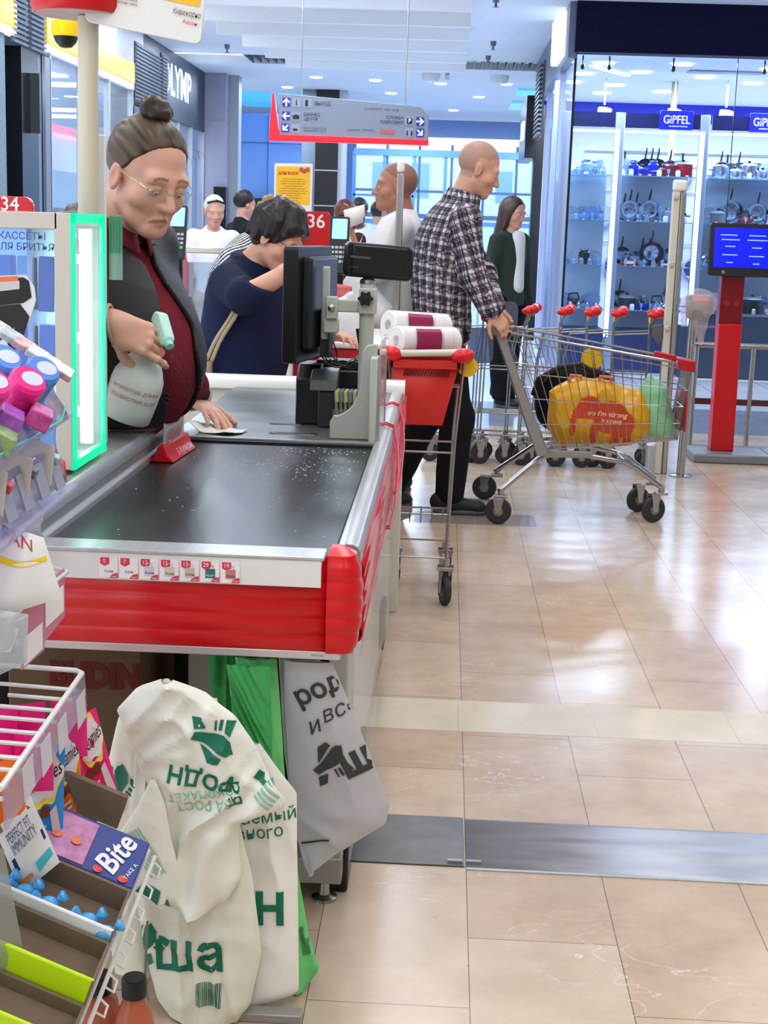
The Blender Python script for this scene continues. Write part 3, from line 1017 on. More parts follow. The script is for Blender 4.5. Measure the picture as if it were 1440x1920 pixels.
# cashier's monitor, seen edge on
t = thing('cashier_monitor', 'black flat monitor seen edge-on above the steel deck', 'monitor', (-0.39, 4.15, 0.98))
b = MB()
b.prism(rrect(0.36, 0.315, 0.012, 3), (-0.408, 4.13, 1.135), (0.18, 0.98, 0), (0, 0, 1), (0.040, -0.006, 0))
b.build('bezel', m_black, t, bevel=0.004)
b = MB()
b.prism(rrect(0.28, 0.25, 0.012, 3), (-0.370, 4.135, 1.14), (0.18, 0.98, 0), (0, 0, 1), (0.030, -0.005, 0))
b.build('back_shell', mat('monitor_back', (28, 32, 40), 0.35), t, bevel=0.008)
b = MB()
b.prism(rrect(0.33, 0.28, 0.01, 3), (-0.4095, 4.13, 1.137), (0.18, 0.98, 0), (0, 0, 1), (0.0008, 0, 0))
b.build('screen', mat('dark_screen', (24, 30, 40), 0.12), t)
b = MB()
b.box((-0.345, 4.06, 0.99), (-0.325, 4.20, 1.12))
for k in range(4):
 b.box((-0.322, 4.04 + 0.035 * k, 0.99), (-0.316, 4.055 + 0.035 * k, 1.12))
b.build('vent', m_black, t)
# mounting pole with clamp, arm and curved bracket
t = thing('monitor_stand', 'pale grey pole stand with a curved bracket and clamp arm', 'stand', (-0.215, 4.02, DECK))
m_pale = mat('pale_green_grey', (186, 190, 180), 0.4)
b = MB().cyl((-0.216, 4.05, DECK), (-0.216, 4.05, 1.20), 0.0205, seg=24)
b.build('pole', m_pale, t)
b = MB().box((-0.238, 4.02, 1.115), (-0.190, 4.08, 1.185))
b.build('clamp', m_pale, t, bevel=0.003)
b = MB().box((-0.318, 4.035, 1.118), (-0.236, 4.045, 1.152)).box((-0.328, 4.02, 1.098), (-0.296, 4.055, 1.160))
b.box((-0.334, 4.03, 1.06), (-0.292, 4.05, 1.10)).box((-0.342, 4.05, 1.04), (-0.320, 4.06, 1.24))
b.build('arm', m_pale, t, bevel=0.004)
b = MB().lathe([(0.010, 0), (0.010, 0.006), (0.004, 0.010)], (-0.312, 4.018, 1.13), (0, -1, 0), 12)
b.build('bolt', m_steel, t)
b = MB()
star = []
for k in range(40):
 a = 2 * PI * k / 40
 star.append(((0.0185 + 0.0035 * math.cos(6 * a)) * math.cos(a), (0.0185 + 0.0035 * math.cos(6 * a)) * math.sin(a)))
b.prism(star, (-0.219, 4.018, 1.158), (1, 0, 0), (0, 0, 1), (0, -0.018, 0))
b.cyl((-0.219, 4.02, 1.158), (-0.219, 3.995, 1.158), 0.008)
b.build('star_knob', m_black, t, bevel=0.002)
# curved bracket plate: upright with a concave sweep to the foot
pl = [(-0.297, 0.0), (-0.297, 0.045), (-0.288, 0.062)]
for k in range(13):
 a = PI / 2 * k / 12
 pl.append((-0.288 + 0.072 * math.sin(a) * 1.0, 0.17 - 0.108 * math.cos(a)))
pl += [(-0.214, 0.235), (-0.204, 0.252), (-0.188, 0.256), (-0.175, 0.256), (-0.175, 0.0)]
b = MB().prism(pl, (0, 3.865, DECK), (1, 0, 0), (0, 0, 1), (0, 0.018, 0))
b.build('curved_bracket', m_pale, t, bevel=0.003)
b = MB().box((-0.190, 3.80, DECK), (-0.171, 3.90, DECK + 0.225))
b.build('upright', mat('pale_edge', (196, 202, 194), 0.4), t, bevel=0.003)
# acrylic guard
t = thing('acrylic_guard', 'clear acrylic guard sheet upright beside the aluminium rail', 'guard panel', (-0.160, 4.05, DECK))
b = MB()
b.prism([(0, 0), (0.38, 0), (0.38, 0.20), (0.33, 0.255), (0.06, 0.255), (0, 0.22)], (-0.168, 3.82, 0.80), (0, 1, 0), (0, 0, 1), (0.004, 0, 0))
b.build('sheet', clear('acrylic', (236, 244, 244), 0.10, 0.03), t)
b = MB()
b.box((-0.169, 3.815, 0.80), (-0.162, 3.825, 1.02)).box((-0.169, 4.19, 0.80), (-0.162, 4.20, 1.0))
b.build('edge_strip', m_steel, t)
# second screen on the pole
t = thing('customer_display', 'black customer display tilted on top of the pale pole', 'display', (-0.18, 4.05, 1.2))
R = Matrix.Rotation(math.radians(3.5), 4, 'Y') @ Matrix.Rotation(math.radians(14), 4, 'Z')
b = MB()
c0 = Vector((-0.184, 4.06, 1.258))
ex, ey, ez = [(R @ Vector(v)) for v in ((1, 0, 0), (0, 1, 0), (0, 0, 1))]
b.prism([(-0.096, -0.030), (-0.088, -0.048), (0.083, -0.048), (0.096, -0.036), (0.090, 0.036), (0.078, 0.046), (-0.088, 0.046), (-0.096, 0.036)], c0, ex, ez, ey * 0.045)
b.prism([(-0.080, -0.040), (0.078, -0.040), (0.072, 0.040), (-0.080, 0.040)], c0 - ey * 0.012, ex, ez, ey * 0.014)
b.build('housing', m_black, t, bevel=0.004)
b = MB()
b.prism([(-0.086, 0.004), (-0.03, 0.004), (-0.03, 0.010), (-0.086, 0.010)], c0 - ey * 0.0132, ex, ez, ey * 0.001)
b.prism([(-0.086, -0.022), (-0.062, -0.022), (-0.062, -0.020), (-0.086, -0.020)], c0 - ey * 0.0132, ex, ez, ey * 0.001)
b.build('mark', mat('grey_mark', (80, 84, 90), 0.4), t)
b = MB().lathe([(0.022, 0), (0.022, 0.010), (0.012, 0.016)], (-0.216, 4.05, 1.197), seg=16)
b.build('swivel', m_steel, t)
# receipt printer
t = thing('receipt_printer', 'black receipt printer with a dark grey ribbed lid', 'printer', (-0.35, 4.2, DECK))
b = MB()
b.prism([(0, 0), (0.17, 0), (0.17, 0.155), (0.15, 0.17), (0.05, 0.168), (0.0, 0.13)], (-0.417, 4.13, DECK), (0, 1, 0), (0, 0, 1), (0.072, 0, 0))
b.build('body', mat('printer_black', (20, 22, 26), 0.35), t, bevel=0.006)
b = MB()
b.prism([(0, 0), (0, 0.10), (0.02, 0.128), (0.06, 0.145), (0.12, 0.15), (0.12, 0)], (-0.348, 4.075, DECK), (0, 1, 0), (0, 0, 1), (0.052, 0, 0))
b.build('front_cover', mat('printer_grey', (42, 46, 50), 0.4), t, bevel=0.006)
b = MB()
b.prism([(0, 0.104), (0.02, 0.132), (0.06, 0.149), (0.13, 0.156), (0.13, 0.160), (0.055, 0.154), (0.012, 0.134)], (-0.372, 4.07, DECK), (0, 1, 0), (0, 0, 1), (0.076, 0, 0))
b.build('lid', mat('printer_lid', (74, 80, 84), 0.35), t, bevel=0.003)
b = MB().box((-0.37, 4.24, DECK + 0.15), (-0.225, 4.34, DECK + 0.175))
b.box((-0.345, 4.20, DECK), (-0.235, 4.34, DECK + 0.15))
b.build('power_unit', m_black, t, bevel=0.004)
# cables
t = thing('cable_tangle', 'tangle of black cables hanging over the printer', 'cable', (-0.29, 4.2, 0.95))
random.seed(5)
for k in range(5):
 p = []
 for i in range(14):
  s = i / 13
  p.append((lerp(-0.335, -0.235, s) + 0.012 * math.sin(7 * s + k), 4.12 + 0.06 * math.sin(3 * s + k), 0.975 + 0.05 * (1 - s) ** 2 * (k % 2) - 0.022 * math.sin(PI * s) + 0.009 * math.sin(9 * s + 2 * k) + 0.004 * k))
 MB().tube(p, 0.0022, 6).build('cable', m_black, t)
MB().tube([(-0.346, 4.09, 1.06), (-0.335, 4.085, 1.02), (-0.33, 4.09, 0.985), (-0.318, 4.10, 0.965)], 0.002, 6).build('cable', m_black, t)
MB().tube([(-0.243, 4.10, 1.07), (-0.242, 4.10, 1.05), (-0.232, 4.09, 1.0), (-0.232, 4.09, 0.94)], [0.006, 0.004, 0.0018, 0.0018], 6).build('plug', m_black, t)
# leaflets in a holder beside the printer
t = thing('card_holder', 'row of plastic-wrapped cards in a clear holder beside the printer', 'card holder', (-0.265, 4.05, DECK))
for k, c in enumerate(((176, 180, 120), (150, 170, 150), (190, 186, 120), (140, 150, 140), (170, 160, 130), (180, 120, 110))):
 b = MB().box((-0.296 + 0.0125 * k, 4.03, DECK), (-0.287 + 0.0125 * k, 4.11, DECK + 0.108), 0, (0, -0.07, 0))
 b.build('card', mat('card_%d' % k, (c[0] * 0.75, c[1] * 0.75, c[2] * 0.75), 0.25), t, bevel=0.001)
 b = MB().box((-0.296 + 0.0125 * k, 4.0285, DECK + 0.08), (-0.287 + 0.0125 * k, 4.1115, DECK + 0.109), 0, (0, -0.07, 0))
 b.build('card_header', mat('card_head_%d' % k, ((206, 196, 110), (110, 140, 150), (210, 196, 110), (110, 140, 140), (196, 180, 150), (200, 110, 110))[k], 0.3), t)
MB().box((-0.302, 4.02, DECK), (-0.222, 4.025, DECK + 0.06)).build('holder', clear('acrylic', (236, 244, 244), 0.10, 0.03), t)
# next-customer bar: red wedge base with an upright card, beside the cashier rail
t = thing('next_customer_bar', 'red plastic divider with an upright grey card beside the cashier', 'divider', (-0.655, 3.55, 0.78))
b = MB()
o0, dy = Vector((-0.664, 3.42, 0.7815)), Vector((0.012, 0.25, 0))
b.prism([(-0.030, 0), (0.030, 0), (0.016, 0.016), (0.008, 0.040), (-0.008, 0.040), (-0.016, 0.016)], o0, (1, 0, 0), (0, 0, 1), dy)
b.build('base', m_red, t, bevel=0.003)
b = MB()
u_ = dy.normalized()
b.prism([(0.02, 0.03), (0.23, 0.03), (0.23, 0.112), (0.222, 0.12), (0.03, 0.12), (0.02, 0.112)], o0 + Vector((-0.001, 0, 0)), u_, (0, 0, 1), (0.003, 0, 0))
b.build('card', mat('grey_card', (190, 188, 188), 0.25), t, bevel=0.001)
b = MB()
for k in range(8):
 y0 = 0.035 + 0.02 * k
 b.prism([(y0, 0.040 + 0.004 * (k % 3)), (y0 + 0.03, 0.040 + 0.006 * (k % 2)), (y0 + 0.036, 0.072), (y0 + 0.006, 0.060)], o0 + Vector((0.0022, 0, 0)), u_, (0, 0, 1), (0.0004, 0, 0))
b.build('print', mat('faded_pink', (188, 140, 146), 0.4), t, smooth=None)
b = MB()
text_to(b, '5 Купюры', o0 + u_ * 0.14 + Vector((0.0245, 0, 0.0165)), u_, (-0.5, 0, 0.85), 0.026, width=0.15)
b.build('lettering', mat('label_pale', (244, 214, 214), 0.5), t, smooth=None)
# small red wedge lying on the near end of the cashier rail
t = thing('red_divider_end', 'red plastic divider bar end lying at the near end of the cashier rail', 'divider', (-0.73, 2.60, 0.80))
b = MB()
b.prism([(-0.028, 0), (0.028, 0), (0.030, 0.012), (0.012, 0.038), (-0.012, 0.038), (-0.030, 0.012)], (-0.752, 2.66, 0.8655), (0.35, -0.94, 0), (0, 0, 1), (0.050, 0.018, 0.0))
b.build('bar', m_red, t, bevel=0.005)
# ================================================================== FIGURES: smooth bodies from joined limbs
def V3(*a):
 return np.array(a, dtype=np.float64)
def nrm(v):
 v = np.asarray(v, dtype=np.float64)
 return v / (np.linalg.norm(v) + 1e-12)
def cap(a, b, ra, rb=None, k=0.02, flat=None, ratio=1.0):
 """limb segment; flat = a direction in which it is thinner by ratio"""
 return dict(t='cap', a=np.asarray(a, float), b=np.asarray(b, float), ra=ra, rb=ra if rb is None else rb, k=k, flat=flat, ratio=ratio)
def ell(c, r, axes=None, k=0.02, sub=False):
 return dict(t='ell', c=np.asarray(c, float), r=np.asarray(r, float), A=np.eye(3) if axes is None else np.asarray(axes, float), k=k, sub=sub)
def cut(a, b, r, k=0.006):
 d = cap(a, b, r, r, k)
 d['sub'] = True
 return d
def loft(st, k=0.03):
 """trunk: stations (centre, side dir, half width, forward dir, half depth)"""
 return dict(t='loft', st=st, k=k)
def pbox(p, off):
 if p['t'] == 'cap':
  r = max(p['ra'], p['rb']) / min(1, 1.0) + off
  return np.minimum(p['a'], p['b']) - r, np.maximum(p['a'], p['b']) + r
 if p['t'] == 'ell':
  r = p['r'].max() + off
  return p['c'] - r, p['c'] + r
 cs = np.array([s[0] for s in p['st']])
 r = max(max(s[2], s[4]) for s in p['st']) + off
 return cs.min(0) - r, cs.max(0) + r
def pdist(p, P):
 """P (...,3) -> distance"""
 if p['t'] == 'cap':
  ab = p['b'] - p['a']
  Q = P - p['a']
  t = np.clip((Q @ ab) / (ab @ ab + 1e-12), 0, 1)
  D = Q - t[..., None] * ab
  if p['flat'] is not None:
   w = nrm(p['flat'])
   c = D @ w
   D = D + (c * (1 / p['ratio'] - 1))[..., None] * w
  return np.sqrt((D * D).sum(-1)) - (p['ra'] + (p['rb'] - p['ra']) * t)
 if p['t'] == 'ell':
  Q = (P - p['c']) @ p['A'].T
  q1 = Q / p['r']
  k0 = np.sqrt((q1 * q1).sum(-1))
  q2 = q1 / p['r']
  k1 = np.sqrt((q2 * q2).sum(-1)) + 1e-9
  return k0 * (k0 - 1) / k1
 st = p['st']
 c0, c1 = st[0][0], st[-1][0]
 ax = c1 - c0
 L = np.linalg.norm(ax)
 ax = ax / L
 ts = np.array([(s[0] - c0) @ ax for s in st])
 t = (P - c0) @ ax
 tc = np.clip(t, ts[0], ts[-1])
 # smooth the station table
 tt = np.linspace(ts[0], ts[-1], 40)
 def col(vals):
  v = np.interp(tt, ts, vals)
  for _ in range(6):
   v[1:-1] = (v[:-2] + 2 * v[1:-1] + v[2:]) / 4
  return np.interp(tc, tt, v)
 C = np.stack([col([s[0][i] for s in st]) for i in range(3)], -1)
 Sd = np.stack([col([s[1][i] for s in st]) for i in range(3)], -1)
 Fd = np.stack([col([s[3][i] for s in st]) for i in range(3)], -1)
 w, d = col([s[2] for s in st]), col([s[4] for s in st])
 Q = P - C
 a, b_ = (Q * Sd).sum(-1), (Q * Fd).sum(-1)
 o = (Q @ ax)
 out = np.maximum(np.maximum(ts[0] - t, t - ts[-1]), 0)
 q = np.sqrt((a / w) ** 2 + (b_ / d) ** 2)
 g = np.sqrt((a / w ** 2) ** 2 + (b_ / d ** 2) ** 2) + 1e-9
 e = q * (q - 1) / g
 return np.where(out > 0, np.sqrt(np.maximum(e, 0) ** 2 + out ** 2), e)
def axis_samples(lo, hi, step, fine=()):
 """grid lines, finer inside the given (lo, hi, step) ranges"""
 xs = [lo]
 while xs[-1] < hi:
  s = step
  for (a, b, st) in fine:
   if a <= xs[-1] <= b:
    s = min(s, st)
  xs.append(xs[-1] + s)
 return np.array(xs)
def sdf_surface(prims, h, off=0.0, clips=(), fine=((), (), ()), kmin=0.0, smooth=1, disp=None):
 """polygonise the smooth union of prims; clips = (point, normal) half spaces removed; returns verts, quads, normals"""
 los, his = zip(*[pbox(p, off + 0.02) for p in prims if not p.get('sub')])
 lo, hi = np.min(los, 0), np.max(his, 0)
 ax = [axis_samples(lo[i], hi[i], h, fine[i]) for i in range(3)]
 F = np.full([len(a) for a in ax], 0.5, dtype=np.float32)
 for p in prims:
  k = max(p['k'], kmin)
  m = off + k + 0.02
  a, b = pbox(p, m)
  ix = [(max(0, np.searchsorted(ax[i], a[i]) - 1), min(len(ax[i]), np.searchsorted(ax[i], b[i]) + 1)) for i in range(3)]
  if any(q[1] - q[0] < 2 for q in ix):
   continue
  sl = tuple(slice(q[0], q[1]) for q in ix)
  G = np.stack(np.meshgrid(ax[0][sl[0]], ax[1][sl[1]], ax[2][sl[2]], indexing='ij'), -1)
  d = (pdist(p, G) - (0 if p.get('sub') else off)).astype(np.float32)
  cur = F[sl]
  if p.get('sub'):
   x, y = cur, -d
   hh = np.maximum(k - np.abs(x - y), 0) / k
   F[sl] = np.maximum(x, y) + hh * hh * k * 0.25
  else:
   hh = np.maximum(k - np.abs(cur - d), 0) / k
   F[sl] = np.minimum(cur, d) - hh * hh * k * 0.25
 if clips:
  for (c, n) in clips:
   n = nrm(n)
   c = np.asarray(c, float)
   pl = ((ax[0] - c[0]) * n[0])[:, None, None] + ((ax[1] - c[1]) * n[1])[None, :, None] + ((ax[2] - c[2]) * n[2])[None, None, :]
   F = np.maximum(F, pl.astype(np.float32))
 return surface_nets(F, ax, smooth)
def surface_nets(F, ax, smooth=1):
 s = F < 0
 n = np.array(F.shape)
 core = [s[i:n[0] - 1 + i, j:n[1] - 1 + j, k:n[2] - 1 + k] for i in (0, 1) for j in (0, 1) for k in (0, 1)]
 cnt = sum(c.astype(np.int8) for c in core)
 act = (cnt > 0) & (cnt < 8)
 cells = np.argwhere(act)
 idx = -np.ones(act.shape, dtype=np.int64)
 idx[act] = np.arange(len(cells))
 acc = np.zeros((len(cells), 3))
 num = np.zeros(len(cells))
 corners = [(i, j, k) for i in (0, 1) for j in (0, 1) for k in (0, 1)]
 for a in corners:
  for d in range(3):
   if a[d]:
    continue
   b = list(a)
   b[d] = 1
   fa = F[cells[:, 0] + a[0], cells[:, 1] + a[1], cells[:, 2] + a[2]]
   fb = F[cells[:, 0] + b[0], cells[:, 1] + b[1], cells[:, 2] + b[2]]
   m = (fa < 0) != (fb < 0)
   if not m.any():
    continue
   t = np.clip(fa[m] / (fa[m] - fb[m]), 0, 1)
   pa = np.stack([ax[i][cells[m, i] + a[i]] for i in range(3)], -1)
   pb = np.stack([ax[i][cells[m, i] + b[i]] for i in range(3)], -1)
   acc[m] += pa + (pb - pa) * t[:, None]
   num[m] += 1
 V = acc / np.maximum(num, 1)[:, None]
 quads = []
 for d in range(3):
  e1, e2 = (d + 1) % 3, (d + 2) % 3
  sl0 = [slice(0, n[i]) for i in range(3)]
  sl1 = list(sl0)
  sl0[d] = slice(0, n[d] - 1)
  sl1[d] = slice(1, n[d])
  sa, sb = s[tuple(sl0)], s[tuple(sl1)]
  ed = np.argwhere(sa != sb)
  ok = (ed[:, e1] > 0) & (ed[:, e2] > 0) & (ed[:, e1] < n[e1] - 1) & (ed[:, e2] < n[e2] - 1)
  ed = ed[ok]
  ins = sa[ed[:, 0], ed[:, 1], ed[:, 2]]
  def cell(o1, o2):
   c = ed.copy()
   c[:, e1] -= o1
   c[:, e2] -= o2
   return idx[c[:, 0], c[:, 1], c[:, 2]]
  q = np.stack([cell(1, 1), cell(0, 1), cell(0, 0), cell(1, 0)], -1)
  q[~ins] = q[~ins][:, ::-1]
  quads.append(q)
 Q = np.concatenate(quads)
 Q = Q[(Q >= 0).all(1)]
 for _ in range(smooth):
  A = np.zeros_like(V)
  c = np.zeros(len(V))
  for i in range(4):
   a, b = Q[:, i], Q[:, (i + 1) % 4]
   np.add.at(A, a, V[b])
   np.add.at(A, b, V[a])
   np.add.at(c, a, 1)
   np.add.at(c, b, 1)
  V = 0.5 * V + 0.5 * A / np.maximum(c, 1)[:, None]
 return V, Q
def normals_of(V, Q):
 n = np.cross(V[Q[:, 2]] - V[Q[:, 0]], V[Q[:, 3]] - V[Q[:, 1]])
 N = np.zeros_like(V)
 for i in range(4):
  np.add.at(N, Q[:, i], n)
 return N / (np.linalg.norm(N, axis=1)[:, None] + 1e-12)
def waves(P, seed, freq, n=6, stretch=(1, 1, 1)):
 """cheap cloth-like unevenness, about -1..1"""
 r = np.random.RandomState(seed)
 st = np.array(stretch)
 out = np.zeros(len(P))
 for i in range(n):
  k = nrm(r.normal(size=3)) * freq * st * r.uniform(0.6, 1.6)
  m = nrm(r.normal(size=3)) * freq * 0.6
  out += np.sin(P @ k + r.uniform(0, 6.3) + 1.4 * np.sin(P @ m + r.uniform(0, 6.3)))
 return out / n * 1.4
def folds(P, seed, freq, n=5, stretch=(1, 1, 1)):
 """sharper creases: ridged version of waves"""
 w = waves(P, seed, freq, n, stretch)
 return 1 - 2 * np.abs(np.clip(w, -1, 1)) ** 0.7
def mesh_obj(name, V, Q, mats, parent, col=None, mi=None, smooth=True):
 me = bpy.data.meshes.new(name)
 if parent is not None:
  M = np.array(wm(parent).inverted())
  V = V @ M[:3, :3].T + M[:3, 3]
 me.vertices.add(len(V))
 me.vertices.foreach_set('co', V.astype(np.float32).ravel())
 nf, w = Q.shape
 me.loops.add(nf * w)
 me.loops.foreach_set('vertex_index', Q.astype(np.int32).ravel())
 me.polygons.add(nf)
 me.polygons.foreach_set('loop_start', np.arange(nf, dtype=np.int32) * w)
 me.polygons.foreach_set('loop_total', np.full(nf, w, dtype=np.int32))
 for m in (mats if isinstance(mats, (list, tuple)) else [mats]):
  me.materials.append(m)
 me.update(calc_edges=True)
 me.validate()
 if smooth:
  me.polygons.foreach_set('use_smooth', [True] * len(me.polygons))
 if mi is not None:
  me.polygons.foreach_set('material_index', mi.astype(np.int32))
 if col is not None:
  a = me.attributes.new('Col', 'FLOAT_COLOR', 'POINT')
  c = np.ones((len(V), 4), dtype=np.float32)
  c[:, :3] = col
  a.data.foreach_set('color', c.ravel())
 o = bpy.data.objects.new(name, me)
 COL.objects.link(o)
 if parent is not None:
  o.parent = parent
 return o
def skin_mat(name, rough=0.5):
 if name in MATS:
  return MATS[name]
 m = attr_mat(name, rough, spec=0.4)
 b = m.node_tree.nodes['Principled BSDF']
 b.inputs['Subsurface Weight'].default_value = 0.12
 b.inputs['Subsurface Radius'].default_value = (0.010, 0.004, 0.002)
 b.inputs['Subsurface Scale'].default_value = 0.5
 return m
M_SKIN = skin_mat('skin')
M_HAIR = attr_mat('hair_strands', 0.45, spec=0.4)
M_CLOTH = attr_mat('dyed_cloth', 0.85, spec=0.2)
M_SHEEN = attr_mat('shell_cloth', 0.5, spec=0.4)
def frame(f, u):
 """orthonormal forward, up, right (of the person)"""
 f = nrm(f)
 u = nrm(np.asarray(u, float) - f * (np.asarray(u, float) @ f))
 r = np.cross(f, u)
 return f, u, r
class Head:
 def __init__(self, c, f, u, s=1.0, female=False):
  self.c = np.asarray(c, float)
  self.f, self.u, self.r = frame(f, u)
  self.s = s
  self.A = np.array([self.r, self.f, self.u])
  self.female = female
 def p(self, r, f, u):
  return self.c + (self.r * r + self.f * f + self.u * u) * self.s
 def loc(self, P):
  return (P - self.c) @ self.A.T / self.s
 def prims(self, age=0.0, detail=True):
  s, A, p = self.s, self.A, self.p
  R = lambda *a: np.array(a) * s
  o = [ell(p(0, -.012, .035), R(.076, .096, .087), A, .01),
   ell(p(0, .028, -.040), R(.056, .064, .076), A, .03 * s),
   ell(p(0, .068, -.098), R(.024, .018, .018), A, .022 * s),
   cap(p(-.046, .002, -.058), p(-.016, .064, -.100), .018 * s, .014 * s, .025 * s),
   cap(p(.046, .002, -.058), p(.016, .064, -.100), .018 * s, .014 * s, .025 * s),
   cap(p(-.040, .076, .016), p(.040, .076, .016), .014 * s, .014 * s, .02 * s),
   ell(p(-.045, .052, -.034), R(.024, .026, .022), A, .025 * s),
   ell(p(.045, .052, -.034), R(.024, .026, .022), A, .025 * s)]
  if detail:
   for sg in (-1, 1):
    o.append(ell(p(.031 * sg, .100, -.004), R(.019, .016, .012), A, .014 * s, True))
    o.append(ell(p(.031 * sg, .075, -.006), R(.0168, .0158, .0142), A, .004 * s))
    o.append(ell(p(.031 * sg, .0935, -.0095), R(.0125, .0080, .0034), A, .0015 * s, True))
  o += [cap(p(0, .086, .004), p(0, .108, -.038), .0075 * s, .0115 * s, .012 * s),
   ell(p(-.012, .096, -.042), R(.008, .010, .008), A, .008 * s),
   ell(p(.012, .096, -.042), R(.008, .010, .008), A, .008 * s)]
  o += [cap(p(-.0250, .0765, -.0775), p(0, .0905, -.066), .0052 * s, .0068 * s, .007 * s),
   cap(p(.0250, .0765, -.0775), p(0, .0905, -.066), .0052 * s, .0068 * s, .007 * s),
   cap(p(-.0205, .0765, -.081), p(.0, .0880, -.078), .0055 * s, .0075 * s, .006 * s),
   cap(p(.0205, .0765, -.081), p(.0, .0880, -.078), .0055 * s, .0075 * s, .006 * s)]
  if detail:
   o += [cut(p(-.028, .084, -.0815), p(0, .0985, -.0725), .0024 * s, .004 * s), cut(p(.028, .084, -.0815), p(0, .0985, -.0725), .0024 * s, .004 * s)]
   if age > 0:
    for sg in (-1, 1):
     o.append(cut(p(.019 * sg, .100, -.046), p(.036 * sg, .078, -.084), .004 * s, .010 * s))
  for sg in (-1, 1):
   e = ell(p(.077 * sg, -.008, -.012), R(.009, .019, .032), A, .008 * s)
   o.append(e)
   if detail:
    o.append(ell(p(.088 * sg, -.003, -.008), R(.009, .0105, .019), A, .004 * s, True))
  return o
 def colour(self, P, base, lips=(176, 96, 92), brow=None, stubble=None, blush=0.25):
  """natural skin colouring near the head: lips, brows, redder nose and cheeks, shaved scalp"""
  C = np.tile(np.array(lin(base)), (len(P), 1))
  L = self.loc(P)
  near = np.linalg.norm(L, axis=1) < 0.16
  red = np.array(lin((206, 120, 108)))
  def mix(w, c):
   w = np.clip(w, 0, 1)[:, None]
   C[:] = C * (1 - w) + np.asarray(c) * w
  g = lambda cx, cy, cz, r: np.exp(-((np.abs(L[:, 0]) - cx) ** 2 + (L[:, 1] - cy) ** 2 + (L[:, 2] - cz) ** 2) / r ** 2) * near
  mix(blush * g(0, .108, -.04, .018), red)
  mix(blush * g(.045, .06, -.04, .022), red)
  mix(blush * 0.9 * g(.08, -.005, -.01, .03), red)
  lp = ((np.abs(L[:, 0]) < .0265) & (np.abs(L[:, 2] + .0715 + 0.26 * np.abs(L[:, 0])) < .0085 - .18 * np.abs(L[:, 0])) & (L[:, 1] > .075) & near)
  mix(lp * 0.8, lin(lips))
  if brow is not None:
   bz = .0195 + .10 * np.minimum(np.abs(L[:, 0]), .032) - .12 * np.maximum(np.abs(L[:, 0]) - .032, 0) * 3
   bw = ((np.abs(L[:, 0]) > .012) & (np.abs(L[:, 0]) < .048) & (np.abs(L[:, 2] - bz) < .0034) & (L[:, 1] > .04) & near)
   mix(bw * 0.7, lin(brow))
  if stubble is not None:
   sc = ((L[:, 2] > .045 + .25 * np.maximum(0, L[:, 1] - .04) + 0.5 * np.maximum(0, L[:, 1] - .02)) | ((L[:, 1] < -.02) & (L[:, 2] > -.055) & (np.abs(L[:, 0]) < .09))) & near
   mix(sc * 0.5, lin(stubble))
  return C
 def eyes(self, parent, iris=(90, 110, 110), look=(0, 1, -0.45)):
  for sg in (-1, 1):
   b = MB()
   c = self.p(.031 * sg, .0752, -.0065)
   g = nrm(self.r * look[0] + self.f * look[1] + self.u * look[2])
   ez = Vector(g)
   Rm = ez.to_track_quat('Z', 'Y').to_matrix()
   b.ball(c, .0143 * self.s, 18, 0, Rm)
   b.lathe([(0.0, .0003), (.0058, -.0012)], Vector(c) + ez * .0142 * self.s, ez, 14, 1)
   b.lathe([(0.0, .0007), (.0026, 0.0001)], Vector(c) + ez * .0142 * self.s, ez, 12, 2)
   b.build('eye', [mat('eye_white', (226, 220, 214), 0.15), mat('iris_%d' % iris[0], iris, 0.2), mat('pupil', (10, 10, 10), 0.1)], parent)
